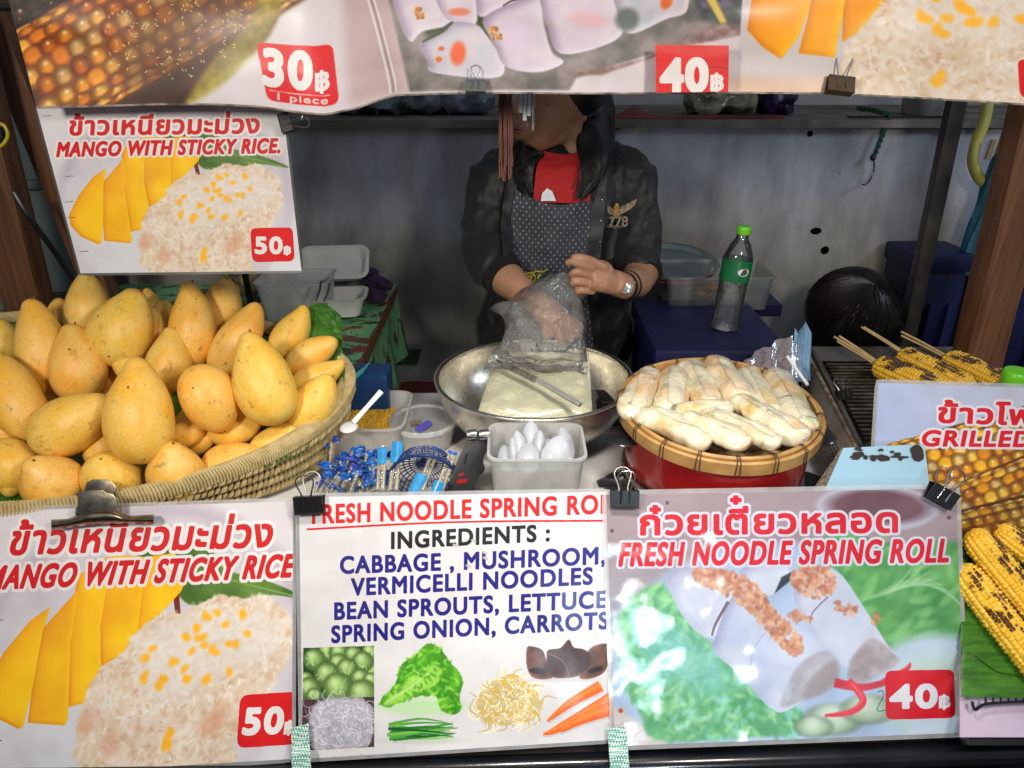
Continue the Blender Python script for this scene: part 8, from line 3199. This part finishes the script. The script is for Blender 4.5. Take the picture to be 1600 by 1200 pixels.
# breast emblem
M_gold = mat('gold thread', (0.48, 0.24, 0.07), 0.5, var=0.3, vscale=200)
M_tan = mat('tan thread', (0.34, 0.26, 0.18), 0.6, var=0.4, vscale=200)
for pts in ([(948, 321), (954, 323), (961, 330), (958, 336), (950, 334)], [(966, 330), (972, 322), (984, 317), (995, 310), (994, 318), (986, 326), (976, 332), (968, 335)]):
    part('wing_patch', MB().plate([front(a, b, 0.006) for a, b in pts], 0.0015), M_tan, jck)
part('gold_figure', MB().plate([front(a, b, 0.0075) for a, b in ((961, 319), (965, 317), (968, 322), (967, 333), (970, 338), (958, 338), (960, 332), (959, 324))], 0.002), M_gold, jck)
letters('emblem_number', '778', front(966, 347, 0.020), RX * 0.98 + UP * 0.02, UP, 0.030, M_tan, jck)
part('emblem_ribbon', MB().plate([front(a, b, 0.008) for a, b in ((949, 352), (979, 352), (979, 355), (970, 356), (963, 360), (956, 356), (949, 355))], 0.001), mat('pale thread', (0.45, 0.44, 0.42), 0.6, var=0.5, vscale=400), jck)
# cuffs
for pts, r in (([(772, 414, 1.592), (780, 424, 1.572), (787, 431, 1.556)], 0.050), ([(1001, 420, 1.628), (1003, 432, 1.606)], 0.0495)):
    part('cuff', MB().tube([at_y(*p) for p in pts], [r * 0.97, r, r * 0.93], 28), mat('ribbed cuff', (0.010, 0.010, 0.011), 0.8, var=0.3), jck)
# watch and bracelet
wr = at_y(976, 447, 1.512)
wax = (at_y(962, 443, 1.495) - at_y(994, 440, 1.57)).normalized()
wx = wax.orthogonal().normalized()
wy = wax.cross(wx)
wst = part('watch_strap', MB().lathe(wr, [(0.0290 + 0.0012 * math.cos(a), 0.0055 * math.sin(a)) for a in np.linspace(0, 2 * math.pi, 8, endpoint=False)], 36, (wx, wy, wax), close=True), M_black, vend)
wf = at_y(979, 450, 1.478)
wn = (CAM - wf).normalized()
wxx = wn.orthogonal().normalized()
part('watch_face', MB().lathe(wf, [(0.001, 0.004), (0.010, 0.004), (0.0125, 0.002), (0.013, -0.004), (0.001, -0.004)], 24, (wxx, wn.cross(wxx), wn)), mat('silver watch', (0.62, 0.64, 0.68), 0.2, metal=0.7), wst)
br = wr - wax * 0.016
part('bracelet', MB().lathe(br, [(0.031 + 0.002 * math.cos(a), 0.002 * math.sin(a)) for a in np.linspace(0, 2 * math.pi, 6, endpoint=False)], 36, (wx, wy, wax), close=True), M_black, vend)

# hair
hr = MB()
hr.ball(HC - fdir * 0.022 + fu * 0.016, (0.094, 0.086, 0.102), 24, 18, rot=hrot)
hr.tube([at_y(905, 95, 1.75), at_y(922, 160, 1.735), at_y(932, 215, 1.70), at_y(930, 262, 1.665), at_y(915, 300, 1.64)], [0.045, 0.036, 0.030, 0.022, 0.005], 16)
hr.tube([at_y(900, 100, 1.79), at_y(925, 180, 1.79), at_y(930, 250, 1.80)], [0.06, 0.055, 0.045], 16)
hr.tube([at_y(862, 200, 1.74), at_y(836, 232, 1.70), at_y(822, 262, 1.665), at_y(828, 304, 1.635)], [0.03, 0.032, 0.024, 0.005], 16)
for P_, r_ in (([(922, 190), (934, 225), (936, 255), (926, 285), (906, 312)], [0.032, 0.030, 0.026, 0.018, 0.004]), ([(908, 200), (914, 240), (918, 270), (908, 296)], [0.022, 0.020, 0.014, 0.004]), ([(842, 234), (822, 256), (816, 280), (828, 314)], [0.020, 0.023, 0.018, 0.004])):
    hr.tube(pathpts([front(a, b, 0.018) if b > 215 else at_y(a, b, 1.70) for a, b in P_], 5), r_, 14, flat=0.8)
hb = blob(hr, 0.005, 3)
part('hair', hb, M_hair, vend)
st3 = MB()
qv = random.Random(17)
for k in range(190):
    side = k % 2
    if side:
        P = [at_y(900 + qv.uniform(-6, 26), 130 + qv.uniform(-10, 10), 1.70 + qv.uniform(-.02, .02)), at_y(918 + qv.uniform(-14, 22), 200, 1.69), front(928 + qv.uniform(-22, 20), 258, 0.036), front(909 + qv.uniform(-14, 22), 304 + qv.uniform(-14, 14), 0.020)]
    else:
        P = [at_y(850 + qv.uniform(-10, 10), 222, 1.70), front(826 + qv.uniform(-16, 12), 250, 0.036), front(818 + qv.uniform(-12, 14), 276, 0.034), front(826 + qv.uniform(-12, 10), 310 + qv.uniform(-12, 8), 0.018)]
    st3.tube(pathpts(P, 5), [0.0013, 0.0013, 0.0005], 4)
part('hair_strands', st3, M_hair, vend)
part('temple_curl', MB().tube(pathpts([at_y(838, 140, 1.632), at_y(850, 152, 1.630), at_y(856, 166, 1.632), at_y(862, 170, 1.634)], 5), 0.0012, 5), M_hair, vend)
# trousers
tr_ = MB()
ringloft(tr_, [((0.10, 1.75, 1.00), 0.165, 0.10), ((0.10, 1.75, 0.86), 0.18, 0.115), ((0.10, 1.75, 0.76), 0.175, 0.11)])
for s in (-1, 1):
    tr_.tube([(0.10 + s * 0.085, 1.75, 0.80), (0.10 + s * 0.09, 1.74, 0.45), (0.10 + s * 0.09, 1.76, 0.06)], [0.09, 0.062, 0.048], 16)
    tr_.ball((0.10 + s * 0.09, 1.70, 0.04), (0.045, 0.11, 0.038), 14, 10)
part('trousers', blob(tr_, 0.010, 3), mat('black trousers', (0.012, 0.012, 0.014), 0.8, var=0.2), vend)

# ---------------------------------------------------------------- the child sitting behind the grill
kc = at_d(1330, 487, 1.90)
kid = thing('person', 'dark haired head of a seated person seen from behind, just above the grill', 'person', (kc.x, kc.y, 0))
kb = MB()
kb.ball(kc - Vector((0, 0, 0.02)), (0.085, 0.095, 0.105), 20, 16)
kb.tube([kc - Vector((0, 0, 0.08)), kc - Vector((0, 0, 0.17))], [0.045, 0.05], 14)
ringloft(kb, [(kc - Vector((0, 0, 0.16)), 0.05, 0.045), (kc - Vector((0, 0, 0.20)), 0.11, 0.06), (kc - Vector((0, 0, 0.30)), 0.12, 0.075), (kc - Vector((0, 0, 0.48)), 0.11, 0.075)])
for s in (-1, 1):
    kb.tube([kc + Vector((s * 0.105, 0, -0.215)), kc + Vector((s * 0.125, -0.02, -0.36)), kc + Vector((s * 0.07, -0.14, -0.42))], [0.035, 0.03, 0.022], 12)
    kb.ball(kc + Vector((s * 0.055, -0.165, -0.425)), (0.025, 0.035, 0.014), 12, 8)
    kb.tube([(kc.x + s * 0.06, kc.y, kc.z - 0.46), (kc.x + s * 0.08, kc.y - 0.25, kc.z - 0.46), (kc.x + s * 0.08, kc.y - 0.25, 0.06)], [0.06, 0.05, 0.035], 12)
part('body', blob(kb, 0.008, 4), M_skin, kid)
sh_ = MB()
ringloft(sh_, [(kc - Vector((0, 0, 0.165)), 0.065, 0.055), (kc - Vector((0, 0, 0.20)), 0.125, 0.075), (kc - Vector((0, 0, 0.32)), 0.135, 0.09), (kc - Vector((0, 0, 0.50)), 0.13, 0.09)])
for s in (-1, 1):
    sh_.tube([kc + Vector((s * 0.11, 0, -0.215)), kc + Vector((s * 0.13, -0.01, -0.32))], [0.045, 0.04], 12)
sb = blob(sh_, 0.008, 3)
crease(sb, 0.004, (18, 18, 14), 2)
part('shirt', sb, mat('dark shirt', (0.02, 0.02, 0.025), 0.8), kid)
kh = MB()
kh.ball(kc + Vector((0, 0.0, 0.0)), (0.112, 0.115, 0.112), 28, 20)
kh.tube([kc + Vector((0, 0.02, 0)), kc + Vector((0, 0.03, -0.10)), kc + Vector((0, 0.03, -0.15))], [0.10, 0.095, 0.07], 20)
part('hair', blob(kh, 0.007, 3), M_hair, kid)
cr = (Vector((0.10, -0.55, 0.80))).normalized()
hs3 = MB()
qk = random.Random(4)
t1 = cr.orthogonal().normalized()
t2_ = cr.cross(t1)
for k in range(900):
    a = qk.random() * 2 * math.pi
    dr = t1 * math.cos(a) + t2_ * math.sin(a)
    s0 = qk.uniform(0.02, 1.0)
    ln = qk.uniform(0.5, 1.1)
    pts = []
    for i in range(7):
        th = s0 + ln * i / 6
        sw = 0.25 * math.sin(k) * th
        d2 = (t1 * math.cos(a + sw) + t2_ * math.sin(a + sw))
        v = cr * math.cos(th) + d2 * math.sin(th)
        p = Vector((v.x * 0.113, v.y * 0.116, v.z * 0.113)) * (1.0 + 0.02 * qk.random())
        if v.z < -0.2:
            p.x *= 1.0
        pts.append(kc + p)
    hs3.tube(pts, [0.0011, 0.0010, 0.0004], 3)
hs3.tube(pathpts([kc + Vector((0.105, -0.02, 0.0)), kc + Vector((0.125, -0.03, -0.03)), kc + Vector((0.130, -0.03, -0.055)), kc + Vector((0.118, -0.03, -0.062))], 5), 0.0015, 4)
part('hair_strands', hs3, mat('hair sheen', (0.012, 0.009, 0.007), 0.38, var=0.3), kid)
stool = MB()
stool.lathe((kc.x, kc.y + 0.02, 0), [(0.001, 0.38), (0.15, 0.38), (0.155, 0.39), (0.155, 0.405), (0.14, 0.41), (0.001, 0.41)], 32)
stt = thing('stool', 'low stool under the seated person behind the grill', 'stool', (kc.x, kc.y, 0))
part('seat', stool, M_navy, stt)
for s in ((-1, -1), (1, -1), (1, 1), (-1, 1)):
    part('leg', MB().tube([(kc.x + s[0] * 0.09, kc.y + 0.02 + s[1] * 0.09, 0.39), (kc.x + s[0] * 0.13, kc.y + 0.02 + s[1] * 0.13, 0.0)], 0.014, 8), M_navy, stt)
bpy.context.view_layer.update()
